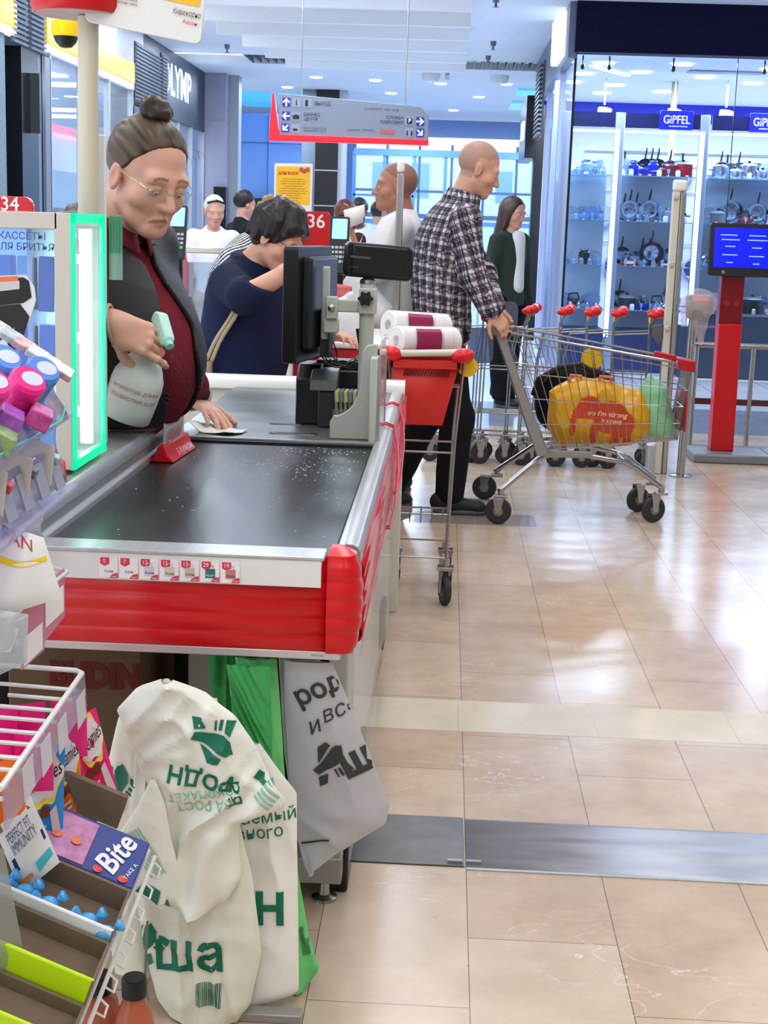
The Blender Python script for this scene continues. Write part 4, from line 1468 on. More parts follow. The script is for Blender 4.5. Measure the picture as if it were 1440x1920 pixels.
def hand(wrist, d, n, thumb_side, curls=(0.3, 0.35, 0.25), spread=0.06, s=1.0, thumb=None, index=None):
 """palm + five separate fingers; d = towards the fingers, n = out of the palm, thumb_side = +1/-1 along d x n"""
 d = nrm(d)
 n = nrm(np.asarray(n, float) - d * (np.asarray(n, float) @ d))
 t = np.cross(d, n) * thumb_side
 w = np.asarray(wrist, float)
 pos = lambda a, b, c=0: w + (t * a + d * b + n * c) * s
 P = []
 kn = [(.027, .086), (.0085, .092), (-.0100, .087), (-.0270, .077)]
 ln = [(.038, .024, .020), (.043, .027, .021), (.040, .025, .020), (.030, .019, .017)]
 rd = [.0092, .0095, .0090, .0078]
 for i, (a, b_) in enumerate(kn):
  P.append(cap(pos(a * 0.62, .008), pos(a, b_), .0150 * s, .0118 * s, .012, flat=n, ratio=0.8))
 P.append(ell(pos(.026, .036, .006), np.array((.016, .030, .013)) * s, np.array([t, d, n]), .012))
 P.append(ell(pos(-.020, .036, .005), np.array((.014, .030, .011)) * s, np.array([t, d, n]), .012))
 P.append(cap(pos(0, -.03), pos(0, .015), .026 * s, .028 * s, .02, flat=n, ratio=0.72))
 for i, (a, b_) in enumerate(kn):
  c = index if (i == 0 and index is not None) else curls
  p0 = pos(a, b_)
  ang = 0
  side = t * (a * spread / .03)
  for j in range(3):
   ang += c[j] * (1 + 0.08 * i)
   dr = nrm(d * math.cos(ang) + n * math.sin(ang) + side * max(0, math.cos(ang)))
   p1 = p0 + dr * ln[i][j] * s
   P.append(cap(p0, p1, rd[i] * s * (1 - .09 * j), rd[i] * s * (0.91 - .09 * j), .0035))
   P.append(ell(p0, np.full(3, rd[i] * 1.07 * s * (1 - .06 * j)), None, .004))
   p0 = p1
 th = thumb or ((.85, .55, .15), (.45, .9, .25), (.2, 1, .35))
 p0 = pos(.022, .022, .004)
 for j, (v, L, r) in enumerate(zip(th, (.044, .032, .026), (.0135, .0108, .0095))):
  dr = nrm(t * v[0] + d * v[1] + n * v[2])
  p1 = p0 + dr * L * s
  P.append(cap(p0, p1, r * s, r * .88 * s, .008 if j == 0 else .004))
  p0 = p1
 return P
def cloth_part(name, prims, h, off, col, parent, clips=(), fold=(0.0, 18, (1, 1, 1)), seed=1, mat_=None, fine=((), (), ()), smooth=2, colfn=None, kmin=0.0, wash=0.12):
 V, Q = sdf_surface(prims, h, off, clips, fine, kmin, smooth)
 N = normals_of(V, Q)
 amp, fr, st = fold
 f = folds(V, seed, fr, 5, st)
 if amp:
  V = V + N * (amp * f)[:, None]
 C = np.tile(np.array(lin(col)), (len(V), 1)) if colfn is None else colfn(V, N)
 if wash:
  C = C * (1 + wash * waves(V, seed + 9, 12, 5))[:, None]
 return mesh_obj(name, V, Q, mat_ or M_CLOTH, parent, np.clip(C, 0, 1))
def hair_part(name, prims, h, col, parent, clips=(), flow=(0, 1, 0), amp=0.0022, freq=420, seed=3, streak=(70, 50, 36), smooth=1, amt=0.55):
 V, Q = sdf_surface(prims, h, 0.0, clips, smooth=smooth)
 N = normals_of(V, Q)
 fl = nrm(flow)
 # strands run along flow: vary across it only
 X = V - (V @ fl)[:, None] * fl * 0.9
 w = waves(X, seed, freq, 7)
 V = V + N * (amp * w)[:, None]
 t = np.clip(0.5 + 0.5 * waves(X, seed + 4, freq * 0.45, 6), 0, 1)[:, None] * amt
 C = np.array(lin(col)) * (1 - t) + np.array(lin(streak)) * t
 return mesh_obj(name, V, Q, M_HAIR, parent, C)
def shoe(parent, toe, heel, sole=(90, 90, 86), upper=(24, 25, 27), h=0.006, ankle=None, name='shoe'):
 toe, heel = np.asarray(toe, float), np.asarray(heel, float)
 f = nrm(toe - heel)
 up = V3(0, 0, 1)
 pr = [cap(heel + up * .055 + f * .035, heel + up * .045 + f * .10, .040, .042, .03), cap(heel + up * .045 + f * .10, toe + up * .036 - f * .05, .042, .036, .03),
  ell(toe + up * .034 - f * .045, (.046, .05, .032), None, .02)]
 if ankle is not None:
  pr.append(cap(ankle, heel + up * .06 + f * .045, .042, .044, .03))
 V, Q = sdf_surface(pr, h, 0.0, [(V3(0, 0, max(0.018, 0.018)), (0, 0, -1))], smooth=1)
 o = mesh_obj(name, V, Q, mat('shoe_%d_%d' % (upper[0], upper[1]), upper, 0.6), parent)
 pr2 = [cap(heel + f * .045 + up * .014, toe - f * .045 + up * .014, .045, .047, .01)]
 V, Q = sdf_surface(pr2, h, 0.0, [(V3(0, 0, 0.0012), (0, 0, -1)), (V3(0, 0, 0.024), (0, 0, 1))], smooth=0)
 mesh_obj('sole', V, Q, mat('sole_%d' % sole[0], sole, 0.7), o)
 return o
# ================================================================== CASHIER wiping the deck
cashier = thing('person', 'cashier in glasses, black vest and burgundy shirt spraying and wiping the checkout', 'person', (-0.98, 3.52, 0))
Fh = nrm((0.95, -0.32, 0.0))
Sd = nrm((-0.32, -0.95, 0.0))          # her right, towards the lane
hd = Head((-0.690, 3.375, 1.450), (0.69, -0.63, -0.36), (0.24, -0.15, 0.95), 1.03, True)
neckb = V3(-0.795, 3.445, 1.335)
st = [(V3(-.985, 3.55, .79), Sd, .175, Fh, .13), (V3(-.845, 3.535, .90), Sd, .19, Fh, .165), (V3(-.80, 3.52, .98), Sd, .19, Fh, .17), (V3(-.765, 3.50, 1.08), Sd, .190, Fh, .165),
 (V3(-.775, 3.485, 1.19), Sd, .178, Fh, .140), (V3(-.80, 3.465, 1.28), Sd, .160, Fh, .095), (V3(-.80, 3.455, 1.335), Sd, .085, Fh, .068)]
trunk = [loft(st)]
shR, shL = V3(-.80, 3.46, 1.272) + Sd * .165, V3(-.80, 3.46, 1.272) - Sd * .165
elR, wrR = V3(-.955, 3.215, 1.085), V3(-.736, 3.215, 1.120)
elL, wrL = V3(-.765, 3.925, 1.04), V3(-.688, 4.05, .862)
upR, upL = [cap(shR, elR, .062, .050, .05)], [cap(shL, elL, .062, .050, .05)]
foR, foL = [cap(elR, wrR, .048, .032, .03)], [cap(elL, wrL, .048, .031, .03)]
hipR, hipL = V3(-1.02, 3.45, .80), V3(-1.00, 3.65, .80)
legs = []
for hp, kn, an in ((hipR, V3(-1.00, 3.43, .47), V3(-1.06, 3.42, .09)), (hipL, V3(-.98, 3.67, .47), V3(-1.04, 3.68, .09))):
 legs += [cap(hp, kn, .092, .062, .04), cap(kn, an, .060, .040, .03)]
neck = [cap(neckb, hd.p(0, -.030, -.05), .056, .050, .02), cap(neckb + Fh * .02, hd.p(0, .005, -.08), .046, .036, .02)]
# sagging cheeks and the fold under her chin
jowl = [ell(hd.p(-.034, .044, -.078), (.018, .020, .018), hd.A, .02), ell(hd.p(.034, .044, -.078), (.018, .020, .018), hd.A, .02), ell(hd.p(0, .015, -.096), (.026, .030, .012), hd.A, .02), ell(hd.p(0, .072, -.103), (.017, .014, .013), hd.A, .012), cut(hd.p(-.005, .104, .022), hd.p(-.006, .102, .034), .0015, .005), cut(hd.p(.005, .104, .022), hd.p(.006, .102, .034), .0015, .005)]
hnR = hand(wrR, (0.93, -.12, -.34), (-0.10, 0.95, -.30), -1, (0.95, 1.15, 0.55), 0.02, 1.02, thumb=((.6, .5, .6), (.3, .8, .5), (.1, .9, .5)), index=(0.55, 0.55, 0.3))
hnL = hand(wrL, (0.60, -.74, -.30), (-0.15, -0.2, -1.0), 1, (0.12, 0.16, 0.12), 0.09, 1.0, thumb=((.9, .45, .1), (.6, .8, .1), (.3, .95, .2)))
allp = trunk + upR + upL + foR + foL + legs + neck + hd.prims(age=1) + jowl + hnR + hnL
fz = [(-1.2, 0.4, 0.012)]
V, Q = sdf_surface(allp, 0.0058, 0.0, (), (((-.80, -.57, 0.0026), (-.57, -.49, .0034)), ((3.13, 3.26, 0.0034), (3.26, 3.50, .0028), (3.84, 4.06, 0.0034)), ((.79, .86, .0034), (1.0, 1.16, 0.0034), (1.31, 1.48, 0.0024), (1.48, 1.57, .0034))), 0, 1)
C = hd.colour(V, (222, 172, 150), lips=(186, 108, 102), brow=(112, 78, 60), blush=0.42)
kn_ = np.exp(-(np.linalg.norm(V - (wrR + V3(.08, 0, -.03)), axis=1) / .05) ** 2) * 0.35
C = C * (1 - kn_[:, None]) + np.array(lin((216, 140, 124))) * kn_[:, None]
C = C * (1 + 0.05 * waves(V, 5, 60, 5))[:, None]
mesh_obj('body', V, Q, M_SKIN, cashier, np.clip(C, 0, 1))
hd.eyes(cashier, (96, 104, 100), (0.0, 1, -0.50))
# hair: slicked back to a top bun
hp = [ell(hd.p(0, -.016, .037), np.array((.083, .100, .093)) * hd.s, hd.A, .01)]
A_, b_ = hd.p(0, 0.062, .075), hd.p(0, .004, .004)
nn = nrm(hd.f * 0.80 - hd.u * 0.60)
o = hair_part('hair', hp, 0.004, (36, 26, 22), cashier, [(hd.p(0, .048, .062), nn), (hd.p(0, -.02, -.075), -hd.u)], flow=hd.f * .9 - hd.u * .25, amp=0.0016, streak=(136, 106, 84), amt=0.6)
bc = hd.p(0.004, -.022, .142)
bun = []
for k in range(14):
 a = 2 * PI * k / 7
 a2 = 2 * PI * (k + 1) / 7
 r = .024 if k < 7 else .012
 z = -.008 + .018 * (k / 13)
 q = lambda an, rr, zz: bc + (hd.r * math.cos(an) * rr + hd.f * math.sin(an) * rr * 0.95) + hd.u * zz
 bun.append(cap(q(a, r, z), q(a2, r, z + .003), .0155, .0155, .006))
hair_part('hair_bun', bun, 0.0035, (34, 25, 22), cashier, flow=hd.r, amp=0.0015, streak=(80, 56, 44))
b = MB()
for k in range(5):
 p0 = hd.p(-.02 + .005 * k, -.062 - .004 * k, .118)
 b.tube([p0, p0 + (hd.u * .016 - hd.f * .010), p0 + (hd.u * .010 - hd.f * .026)], .0035, 6)
b.build('hair_clip', m_black, cashier)
# wisps over the forehead
b = MB()
random.seed(11)
for k in range(9):
 p0 = hd.p(random.uniform(-.075, -.05), .050 + random.uniform(0, .014), .080 + random.uniform(-.012, .012))
 q = p0 + (hd.f * random.uniform(.012, .03) - hd.u * random.uniform(.006, .024) + hd.r * random.uniform(-.012, .006))
 b.tube([p0, (p0 + q) / 2 + hd.u * .007, q], [.0005, .0004, .0002], 4, caps=False)
b.build('hair_wisp', mat('hair_wisp', (120, 92, 72), 0.5), cashier)
# glasses: thin wire, lenses low on the nose
gl = bpy.data.objects.new('glasses', None)
COL.objects.link(gl)
gl.parent = cashier
gl.location = Vector(hd.p(0, .1, 0)) - cashier.location
m_wire = mat('spectacle_wire', (196, 190, 176), 0.2, 1.0)
b = MB()
for sg in (-1, 1):
 cx = .032 * sg
 rim = [hd.p(cx + .024 * math.cos(a), .101 - .006 * abs(math.cos(a)) - 0.16 * max(0, (cx + .024 * math.cos(a)) * sg - .03), -.012 + .0165 * math.sin(a)) for a in [2 * PI * k / 28 for k in range(28)]]
 b.tube(rim, .0007, 5, True)
 b.tube([hd.p(.056 * sg, .094, -.006), hd.p(.070 * sg, .080, .002), hd.p(.083 * sg, .02, .008), hd.p(.083 * sg, -.012, .010)], .0011, 6)
b.tube([hd.p(-.009, .100, -.008), hd.p(0, .107, -.004), hd.p(.009, .100, -.008)], .0009, 5)
b.build('spectacle_frame', m_wire, gl)
b = MB()
for sg in (-1, 1):
 cx = .032 * sg
 pts = [hd.p(cx + .0235 * math.cos(a), .101 - .006 * abs(math.cos(a)) - 0.16 * max(0, (cx + .0235 * math.cos(a)) * sg - .03), -.012 + .016 * math.sin(a)) for a in [2 * PI * k / 28 for k in range(28)]]
 b.add(pts, [tuple(range(28))])
b.build('lens', clear('lens_glass', (245, 248, 250), 0.03, 0.02), gl)
# burgundy shirt with navy cuffs
BUR = (112, 26, 42)
shirt_p = trunk + upR + upL + [cap(elR, lerp(elR, wrR, .72), .052, .043, .03), cap(elL, lerp(elL, wrL, .78), .052, .042, .03)] + [cap(neckb, neckb + (hd.p(0, 0, -.06) - neckb) * .30, .066, .062, .03)]
cloth_part('shirt', shirt_p, 0.006, 0.014, BUR, cashier, [((0, 0, .868), (0, 0, -1)), (neckb + V3(0.0, 0, .018), (0.62, -0.2, 0.75))], (0.0030, 22, (1, 1, .6)), 4, fine=(((-.80, -.55, .005),), (), ()))
for w0, e0 in ((wrR, elR), (wrL, elL)):
 d = nrm(w0 - e0)
 cloth_part('cuff', [cap(w0 - d * .060, w0 - d * .004, .046, .041, .01)], 0.004, 0.004, (34, 40, 74), cashier, [(w0 + d * .001, d), (w0 - d * .064, -d)], (0.0012, 40, (1, 1, 1)), 6)
 b = MB()
 t_ = Vector(d).orthogonal().normalized()
 t2 = Vector(d).cross(t_)
 b.tube([Vector(w0 + d * .001) + (t_ * math.cos(a) + t2 * math.sin(a)) * .0435 for a in [2 * PI * k / 30 for k in range(30)]], .0042, 8, True)
 b.build('cuff_edge', mat('cuff_edge', (176, 166, 150), 0.8), cashier)
# collar wings
b = MB()
for sg in (1, -1):
 cb = neckb + V3(0, 0, .022)
 def wing(u, v):
  a = math.radians(lerp(178, 14, u)) * sg
  p = cb + Fh * (.062 * math.cos(a) + .010) + Sd * (.068 * math.sin(a)) + V3(0, 0, .022 - .050 * u ** 1.5)
  w = (.028 + .034 * u ** 2) * v
  return Vector(p + nrm((p - cb) * V3(1, 1, 0)) * (.030 * v ** .6) + V3(0, 0, .006 * math.sin(PI * v) - w))
 b.grid(wing, 14, 5)
b.build('collar', mat('collar_burgundy', (112, 26, 42), 0.85), cashier, solid=0.004)
# black vest, open at the front
vest_p = trunk + [cap(shR + V3(0, 0, .006), lerp(shR, elR, .10), .060, .058, .05), cap(shL + V3(0, 0, .006), lerp(shL, elL, .10), .060, .058, .05)]
V, Q = sdf_surface(vest_p, 0.006, 0.026, [((0, 0, .868), (0, 0, -1))], smooth=2)
N = normals_of(V, Q)
V = V + N * (0.0035 * folds(V, 21, 16, 5, (1, 1, .7)))[:, None]
zt = [s_[0][2] for s_ in st]
icol = lambda g: np.interp(V[:, 2], zt, [g(s_) for s_ in st])
D = np.stack([V[:, 0] - icol(lambda q: q[0][0]), V[:, 1] - icol(lambda q: q[0][1])], 1)
ang = np.degrees(np.arctan2((D @ Sd[:2]) / icol(lambda q: q[2]), (D @ Fh[:2]) / icol(lambda q: q[4])))
zz = V[:, 2]
near = np.interp(zz, [.87, .90, .95, 1.0, 1.05, 1.1, 1.15, 1.2, 1.25, 1.30, 1.36], [8, 12, 20, 26, 28, 27, 22, 17, 12, 30, 60])
far = np.interp(zz, [.87, .90, .95, 1.0, 1.05, 1.1, 1.15, 1.2, 1.25, 1.30, 1.36], [-26, -22, -16, -6, -5, -14, -8, -2, -2, -12, -40])
ndist = np.linalg.norm(V[:, :2] - (neckb[:2] + Fh[:2] * .02), axis=1)
keepv = ~(((ang < near) & (ang > far)) | ((zz > 1.30) & (ndist < .088)))
kq = keepv[Q].all(1)
Q2 = Q[kq]
used = np.unique(Q2)
re_ = -np.ones(len(V), int)
re_[used] = np.arange(len(used))
V2, Q2 = V[used], re_[Q2]
C = np.tile(np.array(lin((36, 35, 37))), (len(V2), 1)) * (1 + 0.16 * waves(V2, 8, 20, 5))[:, None]
ed = np.sort(np.concatenate([Q2[:, [i, (i + 1) % 4]] for i in range(4)]), 1)
uq, ct = np.unique(ed, axis=0, return_counts=True)
be = uq[ct == 1]
for _ in range(25):
 acc_, c_ = np.zeros_like(V2), np.zeros(len(V2))
 for a_, d_ in ((0, 1), (1, 0)):
  np.add.at(acc_, be[:, a_], V2[be[:, d_]])
  np.add.at(c_, be[:, a_], 1)
 mb_ = c_ > 0
 V2[mb_] = .5 * V2[mb_] + .5 * acc_[mb_] / c_[mb_][:, None]
vest = mesh_obj('vest', V2, Q2, M_SHEEN, cashier, np.clip(C, 0, 1))
md = vest.modifiers.new('thickness', 'SOLIDIFY')
md.thickness = 0.010
md.offset = -1
# seam line and badge
b = MB()
b.box((-0.012, -.002, -.04), (.012, .002, .04))
R_ = Matrix((Sd, Fh, (0, 0, 1))).transposed()
pc = Vector(V3(-.775, 3.485, 1.215) + Fh * .168 - Sd * .035)
b.v = [tuple(R_ @ Vector(p) + pc) for p in b.v]
b.build('name_badge', mat('badge_silver', (186, 188, 190), 0.3, 0.4), cashier)
# trousers and shoes
cloth_part('trousers', legs + [cap(hipR, hipL, .11, .11, .04), loft(st[:2])], 0.010, 0.012, (22, 23, 28), cashier, [((0, 0, .885), (0, 0, 1)), ((0, 0, .07), (0, 0, -1))], (0.004, 20, (1, 1, .5)), 7)
shoe(cashier, (-.88, 3.40, 0), (-1.12, 3.43, 0))
shoe(cashier, (-.86, 3.70, 0), (-1.10, 3.68, 0))
# ---- spray bottle in her hand
t = thing('spray_bottle', 'white spray bottle with a pale mint trigger in the cashier\'s hand', 'spray bottle', (-.72, 3.27, .9))
axb = nrm((0.33, -.05, .94))
base = V3(-.720, 3.275, .905)
prof = [(0.0, 0), (.052, .0), (.056, .004), (.058, .03), (.060, .085), (.0575, .105), (.046, .130), (.034, .150), (.022, .162), (.020, .180)]
MB().lathe(prof, base, axb, 28).build('bottle', mat('milky_plastic', (222, 228, 224), 0.3, sss=0.15), t, smooth=50)
b = MB()
n_ = Vector(axb)
fwd_ = Vector((0.22, -0.97, -0.13))
fwd_ = (fwd_ - n_ * fwd_.dot(n_)).normalized()
rgt_ = fwd_.cross(n_)
rgt_ = rgt_ if rgt_.x > 0 else -rgt_
for k, (h_, wd) in enumerate(((.078, 'АНТИСЕПТИК ДЛЯ РУК'), (.058, 'ВОЗДЕЙСТВИЕ 30 СЕК'))):
 vs, fs = text_mesh(wd, .011, align='CENTER')
 R0 = .0612
 b.add([Vector(base) + n_ * (h_ + p[1]) + (rgt_ * math.sin(p[0] / R0) + fwd_ * math.cos(p[0] / R0)) * (R0 * (.985 if k else .992)) for p in vs], fs)
b.build('lettering', mat('print_red', (196, 90, 84), 0.5), t, smooth=None)
top = base + axb * .182
gf = nrm((0.42, -.62, -.66))
m_mint = mat('mint_plastic', (186, 232, 220), 0.35, sss=0.1)
b = MB()
b.cyl(top, top + axb * .045, .016, .013, 18)
up_ = nrm(axb - gf * (axb @ gf))
sd_ = np.cross(gf, up_)
b.prism([(-.036, .040), (.040, .036), (.048, .044), (.048, .058), (.040, .066), (-.026, .074), (-.042, .062)], Vector(top) - Vector(sd_) * .013, Vector(gf), Vector(up_), Vector(sd_) * .026)
b.build('spray_head', m_mint, t, bevel=0.005)
b = MB().cyl(top + gf * .046 + up_ * .052, top + gf * .058 + up_ * .052, .0105, .010, 16)
b.build('nozzle', mat('mint_nozzle', (150, 212, 200), 0.4), t, bevel=0.001)
b = MB().prism([(.018, .024), (.034, .026), (.044, -.01), (.036, -.024), (.030, -.008)], Vector(top) - Vector(sd_) * .006, Vector(gf), Vector(up_), Vector(sd_) * .012)
b.build('trigger', m_mint, t, bevel=0.002)
# the fine mist it has just let out
nz = top + gf * .060 + up_ * .052
b = MB()
random.seed(4)
for k in range(900):
 s_ = random.random() ** 0.7
 q = nz + gf * (.16 * s_) + V3(random.gauss(0, 1), random.gauss(0, 1), random.gauss(0, 1)) * (.004 + .032 * s_) + V3(.03 * s_ * s_, .02 * s_, -.02 * s_ * s_)
 r = random.choice((.00014, .00018, .00024))
 b.add([q + V3(r, 0, 0), q + V3(-r, 0, 0), q + V3(0, r, 0), q + V3(0, -r, 0), q + V3(0, 0, r), q + V3(0, 0, -r)], [(0, 2, 4), (2, 1, 4), (1, 3, 4), (3, 0, 4), (2, 0, 5), (1, 2, 5), (3, 1, 5), (0, 3, 5)])
o = b.build('spray_mist', mat('mist_drop', (226, 230, 234), 0.3), None, smooth=None)
tag(o, 'faint mist of droplets leaving the spray nozzle before the burgundy shirt', 'mist', kind='stuff')
# white cloth under her other hand
t = None
b = MB()
def wipe(u, v):
 a, c = V3(-.700, 3.935, 0), V3(-.565, 3.850, 0)
 p = a * (1 - u) + c * u + V3(.05, .09, 0) * v
 z = DECK + .0025 + .022 * max(0, .45 - u) ** 1.5 * (1.3 - v) * 2.2 + .0025 * math.sin(14 * u + 6 * v) * (1 - .4 * u) + .0025
 if v < .12:
  z += .004 * math.sin(9 * u)
 return Vector((p[0] + .01 * math.sin(5 * v), p[1] - .022 * math.sin(PI * u), z))
b.grid(wipe, 28, 14)
o = b.build('wiping_cloth', mat('white_wipe', (232, 230, 224), 0.9, bump=0.15, bscale=300), None, solid=0.0016)
tag(o, 'white wiping cloth under the cashier\'s flat hand on the steel deck', 'cloth')
# ================================================================== THE OTHER PEOPLE
def limb_set(J, r=1.0):
 """capsules of a whole figure from its joints"""
 T = {}
 for sd in 'RL':
  T['ua' + sd] = [cap(J['sh' + sd], J['el' + sd], .056 * r, .044 * r, .05)]
  T['fa' + sd] = [cap(J['el' + sd], J['wr' + sd], .043 * r, .029 * r, .03)]
  T['th' + sd] = [cap(J['hp' + sd], J['kn' + sd], .088 * r, .058 * r, .05)]
  T['cf' + sd] = [cap(J['kn' + sd], lerp(J['kn' + sd], J['an' + sd], .35), .056 * r, .058 * r, .03), cap(lerp(J['kn' + sd], J['an' + sd], .35), J['an' + sd], .058 * r, .036 * r, .03)]
 return T
def simple_hand(w, d, n, side, s=0.95, curl=(.35, .5, .3), **kw):
 return hand(w, d, n, side, curl, 0.05, s, **kw)
# ------------------------------------------------------------------ man in the plaid shirt pushing the trolley
man = thing('person', 'person in a plaid shirt and black trousers pushing the trolley of bags', 'person', (.02, 7.0, 0))
f = nrm((.97, .22, 0))
rt = nrm((.22, -.97, 0))             # his right, towards us
hm = Head((.128, 6.98, 1.632), (.93, .10, -.34), (.30, .03, .95), 1.02)
nb_ = V3(.055, 6.98, 1.49)
st = [(V3(-.005, 7.0, .84), rt, .165, f, .115), (V3(-.02, 7.0, 1.0), rt, .170, f, .125), (V3(-.025, 7.0, 1.15), rt, .178, f, .130), (V3(-.01, 6.99, 1.30), rt, .195, f, .130), (V3(.02, 6.985, 1.42), rt, .170, f, .100), (V3(.05, 6.98, 1.49), rt, .075, f, .065)]
J = dict(shR=V3(.035, 6.98, 1.405) + rt * .19, shL=V3(.035, 6.98, 1.405) - rt * .19, elR=V3(.125, 6.79, 1.135), wrR=V3(.215, 6.76, .985), elL=V3(.18, 7.22, 1.14), wrL=V3(.245, 7.14, .975),
  hpR=V3(.0, 6.91, .86), hpL=V3(.0, 7.09, .86), knR=V3(.075, 6.93, .47), anR=V3(.055, 6.95, .095), knL=V3(-.075, 7.10, .45), anL=V3(-.225, 7.08, .115))
T = limb_set(J)
trunk = [loft(st)]
nk = [cap(nb_, hm.p(0, -.02, -.05), .060, .056, .02)]
hR = simple_hand(J['wrR'], (.62, -.05, -.72), (-.35, .85, -.3), -1, curl=(.5, .9, .5))
hL = simple_hand(J['wrL'], (.66, -.1, -.70), (-.1, -.9, -.2), 1, curl=(.5, .9, .5))
allp = trunk + [p for v in T.values() for p in v] + nk + hm.prims() + hR + hL
V, Q = sdf_surface(allp, 0.009, 0.0, (), (((.0, .34, .005),), ((6.68, 6.86, .006), (6.9, 7.06, .005)), ((.86, 1.0, .005), (1.5, 1.76, .005))), 0, 1)
C = hm.colour(V, (206, 156, 134), stubble=(120, 104, 96), brow=(96, 76, 62))
mesh_obj('body', V, Q, M_SKIN, man, C)
hm.eyes(man)
# plaid shirt: dye pattern follows the cloth
sh_p = trunk + T['uaR'] + T['uaL'] + [cap(J['elR'], lerp(J['elR'], J['wrR'], .90), .047, .040, .03), cap(J['elL'], lerp(J['elL'], J['wrL'], .90), .047, .040, .03), cap(nb_, nb_ + V3(.012, 0, .03), .070, .066, .02)]
def plaid(V, N):
 arm = np.minimum(pdist(T['uaR'][0], V), pdist(T['faR'][0], V))
 tr = pdist(trunk[0], V)
 on = arm < tr - .004
 cx = np.interp(V[:, 2], [s_[0][2] for s_ in st], [s_[0][0] for s_ in st])
 a = np.arctan2((V[:, 1] - 7.0) * 0.8, V[:, 0] - cx)
 u = np.where(on, 0, a * .165)
 v = V[:, 2] + .15 * V[:, 0]
 ax = nrm(J['wrR'] - J['shR'])
 va = (V - J['shR']) @ ax
 D = V - J['shR'] - va[:, None] * ax
 e1 = nrm(np.cross(ax, V3(0, 1, 0)))
 e2 = np.cross(ax, e1)
 ua = np.arctan2(D @ e2, D @ e1) * .055
 u, v = np.where(on, ua, u), np.where(on, va, v)
 def band(x, per, seq):
  x = (x / per) % 1.0
  o = np.zeros_like(x)
  for (lo, hi, val) in seq:
   o = np.where((x >= lo) & (x < hi), val, o)
  return o
 per = .058
 sq = ((0, .30, 1.0), (.42, .48, .9), (.56, .62, .9), (.80, .84, .35))
 wu, wv = band(u, per, sq), band(v, per, sq)
 w = np.clip(.5 * (wu + wv), 0, 1)[:, None]
 dark = np.array(lin((30, 30, 44)))
 light = np.array(lin((205, 200, 204)))
 mid = np.array(lin((98, 92, 104)))
 C = np.where(w < .5, dark + (mid - dark) * (w * 2), mid + (light - mid) * (w * 2 - 1))
 rd = band(u, per, ((.88, .94, 1.0),))[:, None]
 return C * (1 - .4 * rd) + np.array(lin((120, 60, 66))) * .4 * rd
V, Q = sdf_surface(sh_p, 0.0062, 0.014, [((0, 0, .845), (-.06, 0.0, -1)), (nb_ + V3(.01, 0, .040), (.25, 0, 1))], ((), ((6.72, 6.95, .0048),), ()), 0, 1)
N = normals_of(V, Q)
V = V + N * (.0045 * folds(V, 31, 14, 5, (1, 1, .6)))[:, None]
mesh_obj('shirt', V, Q, M_CLOTH, man, plaid(V, N))
cloth_part('trousers', [p for s_ in 'RL' for p in (T['th' + s_][0], cap(J['kn' + s_], J['an' + s_], .070, .060, .04))] + [loft(st[:2])], .008, .0115, (19, 20, 26), man, [((0, 0, .89), (0, 0, 1)), ((0, 0, .055), (0, 0, -1))], (.003, 15, (1, 1, .7)), 12)
shoe(man, (.235, 6.955, 0), (-.03, 6.945, 0), sole=(84, 84, 80), upper=(26, 27, 28), ankle=J['anR'])
shoe(man, (-.125, 7.09, 0), (-.375, 7.07, 0), sole=(84, 84, 80), upper=(26, 27, 28), ankle=J['anL'])
# ------------------------------------------------------------------ woman in navy leaning over the next till
wn = thing('person', 'person in a navy top bending forward with a forearm raised to the face', 'person', (-.74, 5.66, 0))
f = nrm((.86, -.42, 0))
rt = nrm((-.42, -.86, 0))
hn = Head((-.645, 5.60, 1.298), (.80, -.36, -.48), (.50, -.12, .86), .98)
nb_ = V3(-.745, 5.65, 1.205)
st = [(V3(-.80, 5.72, .72), rt, .185, f, .14), (V3(-.775, 5.71, .86), rt, .185, f, .155), (V3(-.76, 5.69, 1.0), rt, .180, f, .150), (V3(-.765, 5.68, 1.11), rt, .175, f, .125), (V3(-.76, 5.66, 1.18), rt, .13, f, .085), (V3(-.745, 5.65, 1.215), rt, .07, f, .06)]
J = dict(shR=V3(-.82, 5.54, 1.125), shL=V3(-.70, 5.80, 1.135), elR=V3(-.735, 5.36, 1.085), wrR=V3(-.555, 5.34, 1.195), elL=V3(-.56, 5.86, .98), wrL=V3(-.46, 5.68, .93),
  hpR=V3(-.83, 5.63, .78), hpL=V3(-.76, 5.80, .78), knR=V3(-.82, 5.62, .42), knL=V3(-.74, 5.80, .42), anR=V3(-.85, 5.64, .09), anL=V3(-.77, 5.82, .09))
T = limb_set(J, 1.0)
trunk = [loft(st)]
nk = [cap(nb_, hn.p(0, -.02, -.05), .054, .048, .02)]
allp = trunk + [p for v in T.values() for p in v] + nk + hn.prims() + simple_hand(J['wrR'], (.95, .15, .12), (-.1, .3, -.9), 1) + simple_hand(J['wrL'], (.8, -.5, .1), (0, -.2, -1), 1)
V, Q = sdf_surface(allp, .009, 0, (), (((-.76, -.44, .005),), ((5.26, 5.40, .006), (5.5, 5.7, .005)), ((1.12, 1.42, .005),)), 0, 1)
mesh_obj('body', V, Q, M_SKIN, wn, hn.colour(V, (212, 160, 138), brow=(50, 36, 30)))
hn.eyes(wn)
NAVY = (24, 30, 62)
cloth_part('top', trunk + T['uaR'] + T['uaL'] + [cap(J['elR'], lerp(J['elR'], J['wrR'], .22), .050, .050, .03), cap(J['elL'], lerp(J['elL'], J['wrL'], .22), .050, .050, .03)], .0065, .018, NAVY, wn,
  [((0, 0, .70), (0, 0, -1)), (nb_ + V3(.01, 0, .012), (.5, -.2, 1))], (.0065, 15, (1, 1, .6)), 41, wash=.3)
